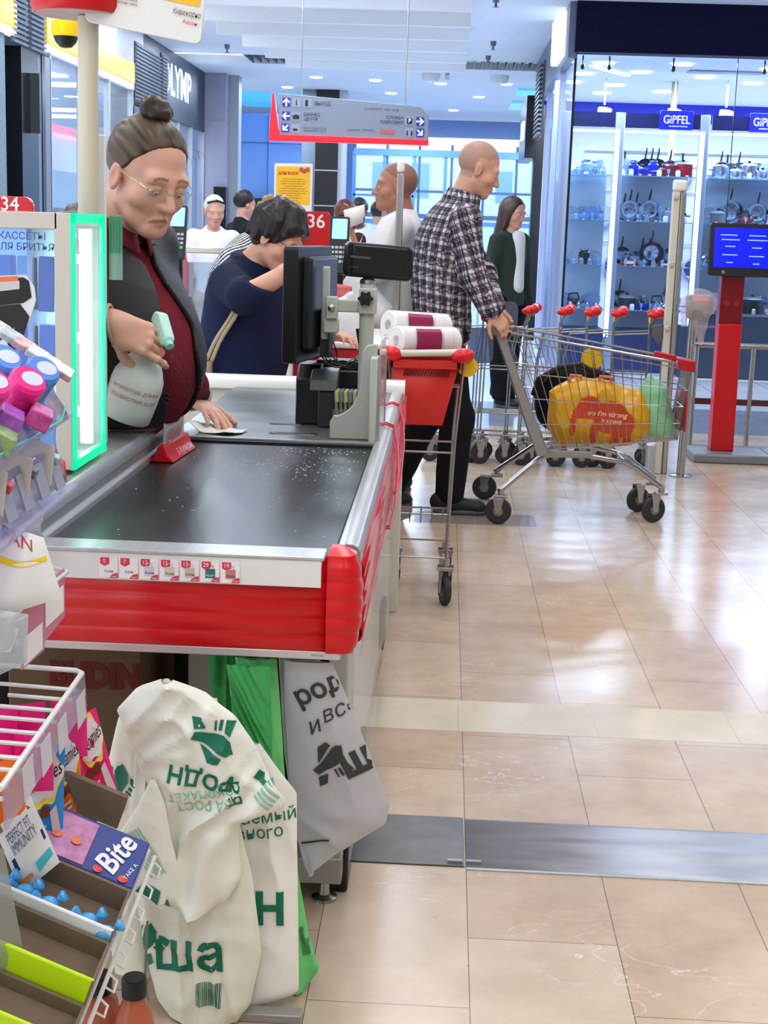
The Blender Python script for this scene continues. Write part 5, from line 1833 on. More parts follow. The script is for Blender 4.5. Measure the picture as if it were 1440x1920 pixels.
cloth_part('trousers', [p for k in ('thR', 'thL', 'cfR', 'cfL') for p in T[k]], .010, .012, (40, 44, 62), wn, [((0, 0, .80), (0, 0, 1)), ((0, 0, .06), (0, 0, -1))], (.004, 16, (1, 1, .6)), 43)
hp = [ell(hn.p(0, -.020, .040), np.array((.088, .106, .096)) * .98, hn.A, .02), ell(hn.p(0, -.055, .0), np.array((.076, .060, .075)) * .98, hn.A, .03), cap(hn.p(-.066, .035, .03), hn.p(-.070, .045, -.005), .014, .010, .02), cap(hn.p(.066, .035, .03), hn.p(.070, .045, -.005), .014, .010, .02)]
rs = np.random.RandomState(2)
for k in range(46):
 a = rs.uniform(-2.6, 2.6)
 q0 = hn.p(.05 * math.sin(a), -.02 + .05 * math.cos(a), .125)
 q1 = hn.p(.086 * math.sin(a), -.02 + .100 * math.cos(a), .055 + .02 * rs.rand())
 q2 = hn.p(.088 * math.sin(a) + rs.uniform(-.01, .01), -.015 + .108 * math.cos(a), (.02 if math.cos(a) > 0 else -.03) - .025 * rs.rand())
 hp += [cap(q0, q1, .013, .014, .016), cap(q1, q2, .014, .006, .014)]
hair_part('hair', hp, .005, (17, 13, 14), wn, [(hn.p(0, -.04, -.085), -hn.u), (hn.p(0, .052, .012), nrm(hn.f * .80 - hn.u * .60))], flow=hn.f * .7 - hn.u * .7, amp=.003, freq=230, streak=(44, 34, 33), amt=.6)
b = MB()
for sg in (-1, 1):
 b.tube([hn.p(.075 * sg, .01, .012), hn.p(.066 * sg, .085, .005), hn.p(.055 * sg, .104, .0)], .0016, 5)
 b.tube([hn.p(.032 * sg + .024 * math.cos(a), .108, -.006 + .016 * math.sin(a)) for a in [2 * PI * k / 16 for k in range(16)]], .0014, 5, True)
b.build('glasses', m_black, wn)
shoe(wn, (-.70, 5.58, 0), (-.92, 5.68, 0))
shoe(wn, (-.63, 5.76, 0), (-.85, 5.86, 0))
# shoulder bag: strap across, bag at the hip
t = thing('shoulder_bag', 'beige shoulder bag hanging at the hip of the person in navy', 'bag', (-.95, 5.50, .6))
b = MB()
for k, s_ in enumerate((0, 1)):
 p0, p1 = V3(-.775, 5.475, 1.055), V3(-.905 + .004 * s_, 5.49, .815)
 pts = [lerp(p0, p1, q / 8) + V3(0.004 * math.sin(q), -.012 * math.sin(PI * q / 8), 0) for q in range(9)]
 vs = []
 for p in pts:
  vs += [p + V3(-.010 + .016 * s_, 0, .003), p + V3(.003 + .016 * s_, 0, -.003)]
 b.add(vs, [(2 * q, 2 * q + 1, 2 * q + 3, 2 * q + 2) for q in range(8)])
b.build('strap', mat('strap_beige', (186, 172, 140), 0.7), t, solid=.003)
b = MB()
b.grid(lambda u, v: Vector((lerp(-1.06, -.885, u) + .012 * math.cos(PI * v), 5.475 - .035 * math.sin(PI * u) * math.sin(PI * min(1, v * 1.2)), lerp(.83, .58, v) + .012 * math.sin(PI * u))), 12, 12)
b.grid(lambda u, v: Vector((lerp(-1.06, -.885, u) + .012 * math.cos(PI * v), 5.500, lerp(.83, .58, v) + .012 * math.sin(PI * u))), 12, 12)
b.build('bag_body', mat('bag_beige', (166, 148, 112), 0.7, nscale=30, namt=.1), t, solid=.004)
b = MB()
b.lathe([(.008, -.002), (.011, 0), (.008, .002)], (-.905, 5.47, .815), (0, 1, 0), 12)
b.build('ring', m_steel, t)
b = MB()
b.tube([(-.905, 5.465, .812), (-.93, 5.46, .80), (-.955, 5.46, .82), (-.95, 5.462, .88), (-.945, 5.465, .91)], .003, 6)
b.build('charm_cord', mat('cord_brown', (150, 90, 60), 0.6), t)
# ------------------------------------------------------------------ person bent over in a striped top, behind her
sp = thing('person', 'person bent over in a black and white striped top behind the navy one', 'person', (-.86, 6.7, 0))
f = nrm((.82, -.55, 0))
rt = nrm((-.55, -.82, 0))
hs = Head((-.77, 6.55, 1.335), (.70, -.40, -.60), (.70, -.3, .65), .98)
st = [(V3(-.98, 6.85, .80), rt, .16, f, .13), (V3(-.96, 6.80, 1.0), rt, .165, f, .13), (V3(-.92, 6.74, 1.13), rt, .17, f, .12), (V3(-.86, 6.66, 1.24), rt, .13, f, .09), (V3(-.82, 6.60, 1.28), rt, .06, f, .05)]
trunk = [loft(st)]
J = dict(shR=V3(-.95, 6.55, 1.18), shL=V3(-.80, 6.80, 1.19), elR=V3(-.94, 6.42, .95), wrR=V3(-.82, 6.34, .88), elL=V3(-.76, 6.80, .98), wrL=V3(-.76, 6.62, .90),
  hpR=V3(-1.02, 6.77, .82), hpL=V3(-.94, 6.93, .82), knR=V3(-1.0, 6.76, .44), knL=V3(-.92, 6.93, .44), anR=V3(-1.03, 6.78, .09), anL=V3(-.95, 6.95, .09))
T = limb_set(J)
V, Q = sdf_surface(trunk + [p for v in T.values() for p in v] + [cap(V3(-.82, 6.6, 1.28), hs.p(0, -.02, -.04), .05, .045, .02)] + hs.prims(detail=False) + simple_hand(J['wrR'], (.9, -.2, -.1), (0, 0, -1), 1) + simple_hand(J['wrL'], (.9, -.2, -.1), (0, 0, -1), -1), .010, 0)
mesh_obj('body', V, Q, M_SKIN, sp, hs.colour(V, (208, 158, 136)))
def stripes(V, N):
 q = (V[:, 2] * .72 - (V @ f) * .62 + .012 * waves(V, 3, 7, 3)) / .0165
 w = ((q % 1.0) < .5)[:, None]
 return np.where(w, np.array(lin((214, 214, 216))), np.array(lin((34, 36, 44))))
cloth_part('striped_top', trunk + T['uaR'] + T['uaL'], .005, .016, (0, 0, 0), sp, [((0, 0, .78), (0, 0, -1)), (V3(-.80, 6.58, 1.30), (.7, -.3, .8))], (.004, 12, (1, 1, 1)), 51, colfn=stripes, wash=.05)
cloth_part('trousers', [p for k in ('thR', 'thL', 'cfR', 'cfL') for p in T[k]], .012, .012, (36, 38, 50), sp, [((0, 0, .06), (0, 0, -1))], (.004, 16, (1, 1, 1)), 53)
cur = [ell(hs.p(0, -.02, .04), (.086, .10, .088), hs.A, .02)]
rs = np.random.RandomState(5)
for k in range(70):
 v = nrm(rs.normal(size=3) + V3(0, -.2, .8))
 cur.append(ell(hs.p(v[0] * .088, v[1] * .10 - .02, v[2] * .092 + .04), np.full(3, .012 + .006 * rs.rand()), None, .006))
hair_part('hair', cur, .005, (110, 84, 52), sp, [(hs.p(0, .05, .02), nrm(hs.f * .7 - hs.u * .7))], flow=(0, 0, 1), amp=.003, freq=120, streak=(186, 150, 104), amt=.7)
shoe(sp, (-.88, 6.72, 0), (-1.10, 6.82, 0))
shoe(sp, (-.80, 6.90, 0), (-1.02, 7.0, 0))
# ------------------------------------------------------------------ man in the white T-shirt with a paper, facing the other way
mw = thing('person', 'person in a white T-shirt holding up a folded paper, turned away from the plaid shirt', 'person', (-.27, 7.38, 0))
f = nrm((-.98, -.12, 0))
rt = nrm((-.12, .98, 0))
hw = Head((-.268, 7.36, 1.548), (-.98, -.14, .06), (.05, 0, 1), 1.0)
nb_ = V3(-.235, 7.38, 1.425)
st = [(V3(-.27, 7.4, .84), rt, .165, f, .125), (V3(-.28, 7.4, 1.0), rt, .175, f, .145), (V3(-.275, 7.4, 1.15), rt, .185, f, .140), (V3(-.255, 7.39, 1.29), rt, .195, f, .120), (V3(-.24, 7.385, 1.38), rt, .16, f, .09), (V3(-.235, 7.38, 1.43), rt, .07, f, .065)]
J = dict(shL=V3(-.25, 7.20, 1.345), shR=V3(-.25, 7.57, 1.345), elL=V3(-.40, 7.13, 1.10), wrL=V3(-.475, 7.14, 1.30), elR=V3(-.37, 7.62, 1.08), wrR=V3(-.50, 7.42, 1.26),
  hpL=V3(-.27, 7.31, .85), hpR=V3(-.27, 7.49, .85), knL=V3(-.28, 7.31, .46), knR=V3(-.26, 7.49, .46), anL=V3(-.26, 7.31, .09), anR=V3(-.24, 7.49, .09))
T = limb_set(J)
trunk = [loft(st)]
V, Q = sdf_surface(trunk + [p for v in T.values() for p in v] + [cap(nb_, hw.p(0, -.02, -.05), .062, .058, .02)] + hw.prims() + simple_hand(J['wrL'], (.05, .02, 1), (-.9, .3, .1), -1, curl=(.25, .45, .3)) + simple_hand(J['wrR'], (-.2, -.1, 1), (-.9, -.2, .1), 1), .009, 0, (), (((-.40, -.14, .0055), (-.54, -.42, .006)), ((7.06, 7.2, .006), (7.26, 7.46, .0055)), ((1.26, 1.42, .006), (1.42, 1.68, .0055))), 0, 1)
mesh_obj('body', V, Q, M_SKIN, mw, hw.colour(V, (172, 118, 94), stubble=(66, 60, 58), brow=(50, 42, 38)))
hw.eyes(mw)
cloth_part('t_shirt', trunk + [cap(J['shL'], lerp(J['shL'], J['elL'], .80), .072, .070, .05), cap(J['shR'], lerp(J['shR'], J['elR'], .80), .070, .068, .05)], .007, .014, (226, 226, 228), mw, [((0, 0, .83), (0, 0, -1)), (nb_ + V3(-.01, 0, .008), (-.35, 0, 1))], (.005, 12, (1, 1, .6)), 61, wash=.02)
cloth_part('trousers', [p for k in ('thR', 'thL', 'cfR', 'cfL') for p in T[k]] + [loft(st[:2])], .010, .012, (60, 62, 76), mw, [((0, 0, .90), (0, 0, 1)), ((0, 0, .06), (0, 0, -1))], (.004, 16, (1, 1, .6)), 62)
shoe(mw, (-.40, 7.29, 0), (-.16, 7.32, 0))
shoe(mw, (-.40, 7.47, 0), (-.14, 7.50, 0))
t = thing('folded_paper', 'white folded paper sheet held up by the person in the white T-shirt', 'paper', (-.45, 7.10, 1.38))
b = MB()
b.add([(-.505, 7.10, 1.425), (-.405, 7.085, 1.455), (-.41, 7.095, 1.37), (-.49, 7.11, 1.335)], [(0, 1, 2, 3)])
b.add([(-.505, 7.10, 1.425), (-.405, 7.085, 1.455), (-.40, 7.115, 1.40), (-.47, 7.13, 1.375)], [(0, 1, 2, 3)])
b.build('sheet', m_paper, t, solid=.001)
t = thing('wallet', 'dark brown wallet held behind the folded paper', 'wallet', (-.50, 7.14, 1.38))
b = MB().box((-.535, 7.135, 1.31), (-.445, 7.155, 1.44), 0, (0, .25, .1))
b.build('cover', mat('brown_leather', (62, 38, 30), 0.5, nscale=40, namt=.2), t, bevel=.006)
b = MB().box((-.525, 7.13, 1.40), (-.47, 7.136, 1.45), 0, (0, .25, .1))
b.build('card', mat('wallet_card', (120, 90, 70), 0.4), t)
# ------------------------------------------------------------------ people further down the mall
def walker(name_label, base, f, h, top, bottom, hair, skin=(205, 155, 132), longhair=False, sleeves='long', skirt=False, pose=None, inner=None, seed=70, hem=.50, group=None, detail=False, bald=False, female=False, part='jacket'):
 """standing figure of height h at base facing f"""
 t = thing('person', name_label, 'person', (base[0], base[1], 0), group)
 f = nrm((f[0], f[1], 0))
 rt = nrm((f[1], -f[0], 0))
 B = V3(base[0], base[1], 0)
 z = lambda q: V3(0, 0, q * h)
 k = h / 1.70
 look = nrm((f[0], f[1], -.18 if pose != 'down' else -.5))
 H_ = Head(B + f * .03 + z(.927), look, (0, 0, 1), k)
 w = .9 if female else 1.0
 st = [(B + z(.50), rt, .155 * k, f, .115 * k), (B + z(.60), rt, .135 * k * w, f, .105 * k), (B + z(.70), rt, .155 * k * w, f, .115 * k), (B + z(.785), rt, .165 * k * w, f, .10 * k), (B + z(.825), rt, .10 * k, f, .07 * k), (B + z(.85), rt, .055 * k, f, .055 * k)]
 J = {}
 for sd, sg in (('R', 1), ('L', -1)):
  J['sh' + sd] = B + rt * (.175 * k * w * sg) + z(.795)
  J['el' + sd] = B + rt * (.225 * k * sg) + z(.62) - f * .02
  J['wr' + sd] = B + rt * (.22 * k * sg) + z(.49) + f * .05
  J['hp' + sd] = B + rt * (.085 * k * sg) + z(.50)
  J['kn' + sd] = B + rt * (.09 * k * sg) + z(.27) + f * (.04 * sg)
  J['an' + sd] = B + rt * (.09 * k * sg) + z(.055) + f * (.08 * sg)
 hd_ = {'R': ((0, 0, -1), rt * -1), 'L': ((0, 0, -1), rt)}
 if pose:
  for sd in ('R', 'L'):
   if sd in pose if isinstance(pose, str) else False:
    sg = 1 if sd == 'R' else -1
    J['wr' + sd] = B + rt * (.10 * k * sg) + z(.62) + f * .22
    hd_[sd] = (nrm(f * .8 - rt * .5 * sg), V3(0, 0, -1))
 T = limb_set(J, .92 * k)
 pr = [loft(st)] + [p for v in T.values() for p in v] + [cap(B + z(.84), H_.p(0, -.02, -.05), .05 * k, .046 * k, .02)] + H_.prims(detail=detail)
 for sd, sg in (('R', 1), ('L', -1)):
  pr += hand(J['wr' + sd], hd_[sd][0], hd_[sd][1], sg, (.3, .4, .3), .04, .95 * k)
 fine = ((), (), ((.86 * h, 1.02 * h, .006),)) if detail else ((), (), ())
 V, Q = sdf_surface(pr, .011, 0, (), fine, 0, 1)
 mesh_obj('body', V, Q, M_SKIN, t, H_.colour(V, skin, stubble=hair if bald else None, brow=hair))
 sl = {'long': .92, 'short': None}[sleeves]
 P = [loft(st)] + T['uaR'] + T['uaL']
 if sl:
  P += [cap(J['el' + s_], lerp(J['el' + s_], J['wr' + s_], sl), .044 * k, .036 * k, .03) for s_ in 'RL']
  cl = []
 else:
  P = [loft(st)] + [cap(J['sh' + s_], lerp(J['sh' + s_], J['el' + s_], .85), .062 * k, .062 * k, .04) for s_ in 'RL']
  cl = []
 cloth_part(part, P, .010, .016, top, t, [((0, 0, hem * h), (0, 0, -1)), (B + z(.845) + f * .02, f * .6 + V3(0, 0, 1))] + cl, (.004, 13, (1, 1, .6)), seed)
 if inner is not None:
  q = [cap(B + z(.58) + f * .100 * k, B + z(.81) + f * .086 * k, .040 * k, .044 * k, .02, flat=f, ratio=.9)]
  cloth_part('inner_top', q, .008, .018, inner, t, (), (.002, 14, (1, 1, 1)), seed + 1)
 if skirt:
  cloth_part('trousers', [cap(J['hpR'], J['anR'], .10 * k, .085 * k, .05), cap(J['hpL'], J['anL'], .10 * k, .085 * k, .05)], .012, .012, bottom, t, [((0, 0, .06), (0, 0, -1)), ((0, 0, .56 * h), (0, 0, 1))], (.006, 15, (1, 1, .3)), seed + 2)
 else:
  cloth_part('trousers', [p for s_ in 'RL' for n_ in ('th', 'cf') for p in T[n_ + s_]] + [loft(st[:2])], .012, .012, bottom, t, [((0, 0, .06), (0, 0, -1)), ((0, 0, .56 * h), (0, 0, 1))], (.004, 15, (1, 1, .6)), seed + 2)
 if not bald:
  hp = [ell(H_.p(0, -.016, .038), np.array((.084, .104, .094)) * k, H_.A, .02)]
  clips = [(H_.p(0, .058, .060), nrm(H_.f * .72 - H_.u * .68))]
  if longhair:
   hp += [cap(H_.p(0, -.05, .02), B + z(.80) - f * .09, .080 * k, .070 * k, .05), cap(H_.p(-.06, .0, .0), B + z(.80) + rt * -.08 + f * .02, .035 * k, .030 * k, .04), cap(H_.p(.06, .0, .0), B + z(.80) + rt * .08 + f * .02, .035 * k, .030 * k, .04)]
   clips = [(H_.p(0, .062, .060), nrm(H_.f * .95 - H_.u * .30))]
  else:
   clips.append((H_.p(0, -.04, -.065), -H_.u))
  hair_part('hair', hp, .007, hair, t, clips, flow=(0, 0, 1), amp=.003, freq=110, streak=tuple(min(255, c * 1.7 + 12) for c in hair), amt=.5)
 for sd in 'RL':
  a = J['an' + sd] * V3(1, 1, 0)
  shoe(t, a + f * .17 * k, a - f * .07 * k, ankle=J['an' + sd])
 return t, H_, J, B
t, H_, J, B = walker('person in a dark green blazer and glasses standing outside the glass shop', (.475, 11.5), (.72, -.65), 1.61, (46, 58, 52), (14, 14, 18), (48, 34, 28), longhair=True, inner=(222, 222, 224), skirt=True, seed=71, hem=.46, detail=True, female=True, part='blazer')
b = MB()
for sg in (-1, 1):
 b.tube([H_.p(.032 * sg + .026 * math.cos(a), .104, -.006 + .020 * math.sin(a)) for a in [2 * PI * q / 16 for q in range(16)]], .002, 5, True)
 b.tube([H_.p(.058 * sg, .10, 0), H_.p(.08 * sg, .0, .008)], .0016, 5)
b.build('glasses', mat('pink_frame', (200, 150, 190), 0.3), t)
t, H_, J, B = walker('person in a white short-sleeved shirt walking down the mall', (-1.75, 11.0), (.35, -.94), 1.54, (232, 226, 234), (196, 188, 178), (196, 180, 150), sleeves='short', pose='L', seed=75, hem=.44, detail=True, female=True, part='shirt')
b = MB().tube([H_.p(-.07, .045, .075), H_.p(0, .075, .10), H_.p(.07, .045, .075)], .009, 8)
b.build('sunglasses', m_black, t)
o = MB()
o.grid(lambda u, v: Vector((-1.66 + .11 * u + .01 * math.sin(9 * v), 10.74 - .02 * math.sin(6 * u), lerp(1.04, .78, v) + .02 * math.sin(8 * u))), 10, 8)
o = o.build('folded_jacket', mat('denim_blue', (96, 136, 176), 0.9), None, solid=.03)
tag(o, 'light blue jacket draped over the arm of the person in the white short-sleeved shirt', 'jacket')
walker('person in a black jacket turned away by the blue wall panels', (-1.82, 13.0), (.8, .55), 1.63, (20, 21, 27), (30, 32, 40), (26, 22, 22), seed=80)
walker('person in a dark maroon top beyond the red number sign', (-.86, 12.2), (.5, .8), 1.56, (70, 42, 40), (40, 40, 50), (84, 40, 34), longhair=True, seed=84, female=True)
walker('person in a white long-sleeved shirt facing us beyond the red number sign', (-.80, 13.3), (-.3, -.95), 1.60, (214, 218, 226), (24, 26, 32), (30, 26, 26), skin=(120, 84, 68), seed=88)
walker('person in a pale blue top walking toward the bright entrance', (-.70, 14.6), (.3, .95), 1.60, (196, 214, 232), (60, 66, 84), (26, 24, 26), seed=92)
# ================================================================== TROLLEYS, POSTS AND KIOSK ON THE LANE SIDE
m_rod = mat('zinc_rod', (150, 150, 150), 0.25, 1.0)
m_grip = mat('red_grip', (214, 20, 32), 0.35)
m_tyre = mat('grey_tyre', (42, 42, 44), 0.6)
m_hub = mat('wheel_hub', (120, 122, 124), 0.4, 0.3)
m_fork = mat('caster_fork', (168, 168, 166), 0.25, 0.9)
def wheel(parent, c, r=0.06, w=0.028, axis=(0, 1, 0), top=None, brush=False):
 """caster: tyre, hub and fork under one part"""
 c, ax = Vector(c), Vector(axis).normalized()
 wobj = MB().lathe([(r * .55, -w / 2), (r * .92, -w / 2), (r, -w * .3), (r, w * .3), (r * .92, w / 2), (r * .55, w / 2)], c, ax, 28).build('wheel', m_tyre, parent)
 b = MB().lathe([(0.008, -w * .62), (r * .5, -w * .45), (r * .62, -w * .40), (r * .62, w * .40), (r * .5, w * .45), (0.008, w * .62)], c, ax, 24)
 b.build('hub', m_hub, wobj)
 up = Vector((0, 0, 1))
 sd = ax.cross(up)
 t = Vector(top) if top is not None else c + up * (r + .045)
 b = MB()
 for s in (-1, 1):
  o = c + ax * (s * (w / 2 + .004))
  b.prism([(-.011, -.012), (.011, -.012), (.026, (t - c).z - .012), (-.026, (t - c).z - .012)], o + (t - c) * 0, sd, up, ax * (s * .003))
 b.box(t - Vector((.030, .024, .014)), t + Vector((.030, .024, 0)))
 b.cyl(t, t + up * .030, .015, .015, 14)
 b.build('fork', m_fork, wobj, bevel=.002)
 return wobj
# ---- light trolley frame for a hand basket; handle along local x, frame runs to +y
def make_trolley(label, group=None, disc=True):
 t = thing('basket_trolley', label, 'trolley', (0, 0, 0), group)
 MB().cyl((-.115, 0, .915), (.115, 0, .925), .0125, .0125, 16).build('handle', mat('cream_handle', (206, 198, 182), 0.3), t)
 for s in (-1, 1):
  b = MB().ball((s * .128, 0, .915), (.042, .032, .027), 20, 0, Matrix.Rotation(s * -.12, 3, 'Y'))
  b.ball((s * .142, .03, .905), (.022, .040, .020), 16)
  b.build('grip', m_grip, t)
 b = MB()
 for s in (-1, 1):
  b.tube([(s * .135, .02, .90), (s * .130, .05, .84), (s * .112, .05, .60), (s * .098, .06, .17)], .0055, 8)
  b.tube([(s * .125, .05, .80), (s * .118, .30, .78), (s * .108, .33, .60), (s * .098, .34, .17)], .0050, 8)
  b.tube([(s * .10, .06, .30), (s * .10, .34, .30)], .004, 6)
  b.tube([(s * .098, .03, .17), (s * .098, .37, .17)], .006, 8)
  b.tube([(s * .112, .05, .56), (s * .110, .32, .56)], .004, 6)
 for y, z, w in ((.05, .80, .122), (.30, .78, .118), (.06, .33, .10), (.34, .30, .10), (.05, .17, .10), (.36, .17, .10), (.05, .56, .112), (.33, .56, .108)):
  b.tube([(-w, y, z), (w, y, z)], .004, 6)
 for k in range(5):
  x = -.08 + .04 * k
  b.tube([(x, .05, .30), (x, .34, .30)], .0022, 6)
  b.tube([(x, .05, .30), (x, .05, .36)], .0022, 6)
 b.build('wire_frame', m_rod, t)
 for x, y in ((-.098, .05), (.098, .05), (-.098, .35), (.098, .35)):
  wheel(t, (x, y - .015, .055), .055, .026, (1, .25, 0), (x, y, .14))
 if disc:
  b = MB().lathe([(.0, -.003), (.036, -.003), (.036, .003), (0, .003)], (.148, .05, .872), (.1, -1, 0), 24)
  b.build('token_disc', mat('yellow_disc', (240, 190, 20), 0.4), t)
 return t
tr = make_trolley('small wire trolley with red grips carrying a red basket by the till')
tr.location = (-.060, 5.16, 0)
# red basket sitting in it
bk = thing('shopping_basket', 'red plastic hand basket hung in the trolley by the till', 'basket', (-.07, 5.02, .66))
b = MB()
def taper(z0, z1, w0, d0, w1, d1, cx, cy):
 return [(cx - w0, cy - d0, z0), (cx + w0, cy - d0, z0), (cx + w0, cy + d0, z0), (cx - w0, cy + d0, z0), (cx - w1, cy - d1, z1), (cx + w1, cy - d1, z1), (cx + w1, cy + d1, z1), (cx - w1, cy + d1, z1)]
pts = taper(.665, .885, .068, .095, .118, .150, -.066, 5.12)
b.add(pts, [(0, 3, 2, 1), (0, 1, 5, 4), (1, 2, 6, 5), (2, 3, 7, 6), (3, 0, 4, 7)])
shell = b.build('basket_shell', mat('basket_red', (204, 40, 36), 0.4), bk, solid=.004)
b = MB()
for (x0, x1, y0, y1) in ((-.19, .058, 4.962, 4.975), (-.19, .058, 5.265, 5.278), (-.19, -.178, 4.962, 5.278), (.046, .058, 4.962, 5.278)):
 b.box((x0, y0, .872), (x1, y1, .902))
b.build('rim', mat('basket_red', (204, 40, 36), 0.4), bk, bevel=.002)
b = MB()
for k in range(16):
 x = -.145 + .0105 * k
 b.hexa([(x, 4.9745, .845), (x + .005, 4.9745, .845), (x + .005, 4.9775, .845), (x, 4.9775, .845), (x + .008, 4.968, .866), (x + .013, 4.968, .866), (x + .013, 4.9715, .866), (x + .008, 4.9715, .866)])
for k in range(7):
 b.box((-.11 + .012 * k, 5.018, .690), (-.104 + .012 * k, 5.021, .703))
b.build('slot', mat('slot_red', (90, 14, 16), 0.6), bk)
# two packs of paper rolls on top
for i, (c, d, lab) in enumerate((((-.070, 5.09, .960), (.80, .60, -.03), 'nearer pack of white paper rolls in clear wrap with a purple label'), ((-.105, 5.20, 1.005), (.80, .60, -.06), 'upper pack of white paper rolls lying behind the other pack'))):
 t = thing('toilet_paper_pack', lab, 'toilet paper', (c[0], c[1], c[2] - .06), 'paper roll packs in the red basket')
 d = Vector(d).normalized()
 sdv = d.cross(Vector((0, 0, 1))).normalized()
 upv = sdv.cross(d)
 for a in (-1, 0, 1):
  for q in (0,):
   o = Vector(c) + d * (a * .088)
   MB().lathe([(.019, -.042), (.048, -.042), (.052, -.038), (.052, .038), (.048, .042), (.019, .042), (.0185, .0), (.019, -.042)], o, d, 26).build('roll', mat('tissue_white', (238, 236, 236), 0.85, bump=.1, bscale=120), t)
 b = MB()
 ring = []
 for k in range(40):
  a = 2 * PI * k / 40
  ca, sa = math.cos(a), math.sin(a)
  ring.append((.0535 * math.copysign(abs(ca) ** .55, ca), .0535 * math.copysign(abs(sa) ** .75, sa)))
 b.grid(lambda u, v: Vector(c) + d * lerp(-.131, .131, v) + sdv * ring[int(round(u * 40)) % 40][0] + upv * ring[int(round(u * 40)) % 40][1], 40, 6)
 b.build('wrap', clear('wrap_film', (250, 248, 250), .10, .05), t)
 b = MB()
 b.grid(lambda u, v: Vector(c) + d * lerp(-.075, .035, v) + sdv * ring[int(round(lerp(-3, 6, u)))][0] * 1.014 + upv * ring[int(round(lerp(-3, 6, u)))][1] * 1.02, 9, 4)
 b.build('label', mat('label_purple', (150, 34, 84), 0.3), t)
 b = MB()
 for sx in (.045, .09):
  b.grid(lambda u, v: Vector(c) + d * (sx + .0012 * v) + sdv * ring[int(round(u * 40)) % 40][0] * 1.008 + upv * ring[int(round(u * 40)) % 40][1] * 1.012, 40, 1)
 b.build('seam', mat('wrap_seam', (196, 192, 190), 0.5), t)
for _o in bpy.data.objects:
 if _o.name.startswith(('shopping_basket', 'toilet_paper_pack')):
  _o.location += Vector((.002, .2, -.008))
# ---- row of nested basket trolleys by the posts
xs = (.285, .525, .726, .88, 1.035, 1.245)
labs = ('partly hidden by the plaid shirt sleeve', 'second one from the plaid shirt', 'third one from the plaid shirt', 'fourth one from the plaid shirt', 'fifth one from the plaid shirt', 'last one, beside the grey gate post')
proto = None
for i, x in enumerate(xs):
 if proto is None:
  proto = make_trolley('x')
  o = proto
 else:
  o = copy_tree(proto)
 o.rotation_euler = (0, 0, PI / 2 - .12)
 o.location = (x, 8.62, .035 if i % 2 else .03)
 o['label'] = 'wire basket trolley in the nested row, ' + labs[i]
 o['category'] = 'trolley'
 o['group'] = 'nested basket trolleys by the gate posts'
 o.location.z = .0
# clear flaps of the row
for i, x in enumerate((.34, .21)):
 b = MB().prism(rrect(.15, .20, .04, 4), (x, 8.40 + .05 * i, .86 - .16 * i), (1, 0, 0), (0, .2, 1), (0, .003, 0))
 o = b.build('plastic_flap', clear('grey_flap', (150, 160, 178), .25, .1), proto if False else None)
 tag(o, ('grey clear plastic flap hanging at the top of the nested trolleys', 'grey clear plastic flap hanging lower beside the shopping trolley handle')[i], 'flap')
# ---- big trolley pushed by the plaid man
cart = thing('shopping_trolley', 'large chrome shopping trolley with red corners filled with bags', 'shopping trolley', (.68, 7.05, 0))
YN0, YN1, YF0, YF1 = 6.80, 6.90, 7.34, 7.20           # near side rear/front, far side rear/front
top = lambda u: lerp(.895, .765, u)
bot = lambda u: lerp(.345, .405, u)
xr = lambda v: lerp(.49, .275, v)                       # rear edge leans back as it rises
xf = lambda v: lerp(1.125, 1.165, v)
yn = lambda u: lerp(YN0, YN1, u)
yf = lambda u: lerp(YF0, YF1, u)
def side(u, v, near):
 """u along, v up"""
 x = lerp(xr(v), xf(v), u)
 return Vector((x, (yn(u) + (.02 * (1 - v))) if near else (yf(u) - .02 * (1 - v)), lerp(bot(u), top(u), v)))
b = MB()
for near in (True, False):
 for v in (0.0, .22, .44, .66, .93):
  b.tube([side(u / 8, v, near) for u in range(9)], .0028, 6)
 for k in range(19):
  u = .02 + .98 * k / 18
  b.tube([side(u, 0, near), side(u, .5, near), side(u, 1, near)], .0020, 6)
for k in range(12):
 t_ = k / 11
 b.tube([side(1, v, True).lerp(side(1, v, False), t_) for v in (0, .5, 1)], .0020, 6)
 b.tube([side(0, 0, True).lerp(side(0, 0, False), t_), side(1, 0, True).lerp(side(1, 0, False), t_)], .0020, 6)
for v in (.22, .44, .66, .93):
 b.tube([side(1, v, True), side(1, v, False)], .0028, 6)
for u in (0, .25, .5, .75, 1):
 b.tube([side(u, 0, True), side(u, 0, False)], .0030, 6)
for k in range(9):
 t_ = k / 8
 b.tube([side(0, v, True).lerp(side(0, v, False), t_) for v in (0, .5, .95)], .0020, 6)
b.build('wire_basket', m_chrome, cart)
b = MB()
b.tube([side(0, 1, False), side(1, 1, False), side(1, 1, True), side(0, 1, True)], .0062, 10)
b.build('top_rim', m_chrome, cart)
for near in (True, False):
 y0 = YN0 - .008 if near else YF0 - .014
 b = MB().hexa([(.455, y0, .32), (.515, y0, .32), (.515, y0 + .022, .32), (.455, y0 + .022, .32), (.225, y0, .915), (.265, y0, .905), (.265, y0 + .022, .905), (.225, y0 + .022, .915)])
 b.build('rear_post', mat('grey_steel_post', (150, 152, 150), 0.35, 0.7), cart, bevel=.005)
b = MB().cyl((.235, 6.80, .945), (.235, 7.34, .945), .015, .015, 18)
b.build('handle', mat('handle_grey', (150, 152, 156), 0.35), cart)
for y in (6.80, 7.30):
 b = MB().hexa([(.165, y - .018, .945), (.265, y - .018, .905), (.265, y + .03, .905), (.165, y + .03, .945), (.165, y - .018, .985), (.275, y - .018, .945), (.275, y + .03, .945), (.165, y + .03, .985)])
 b.build('grip', mat('dark_red_grip', (178, 16, 34), 0.35), cart, bevel=.010)
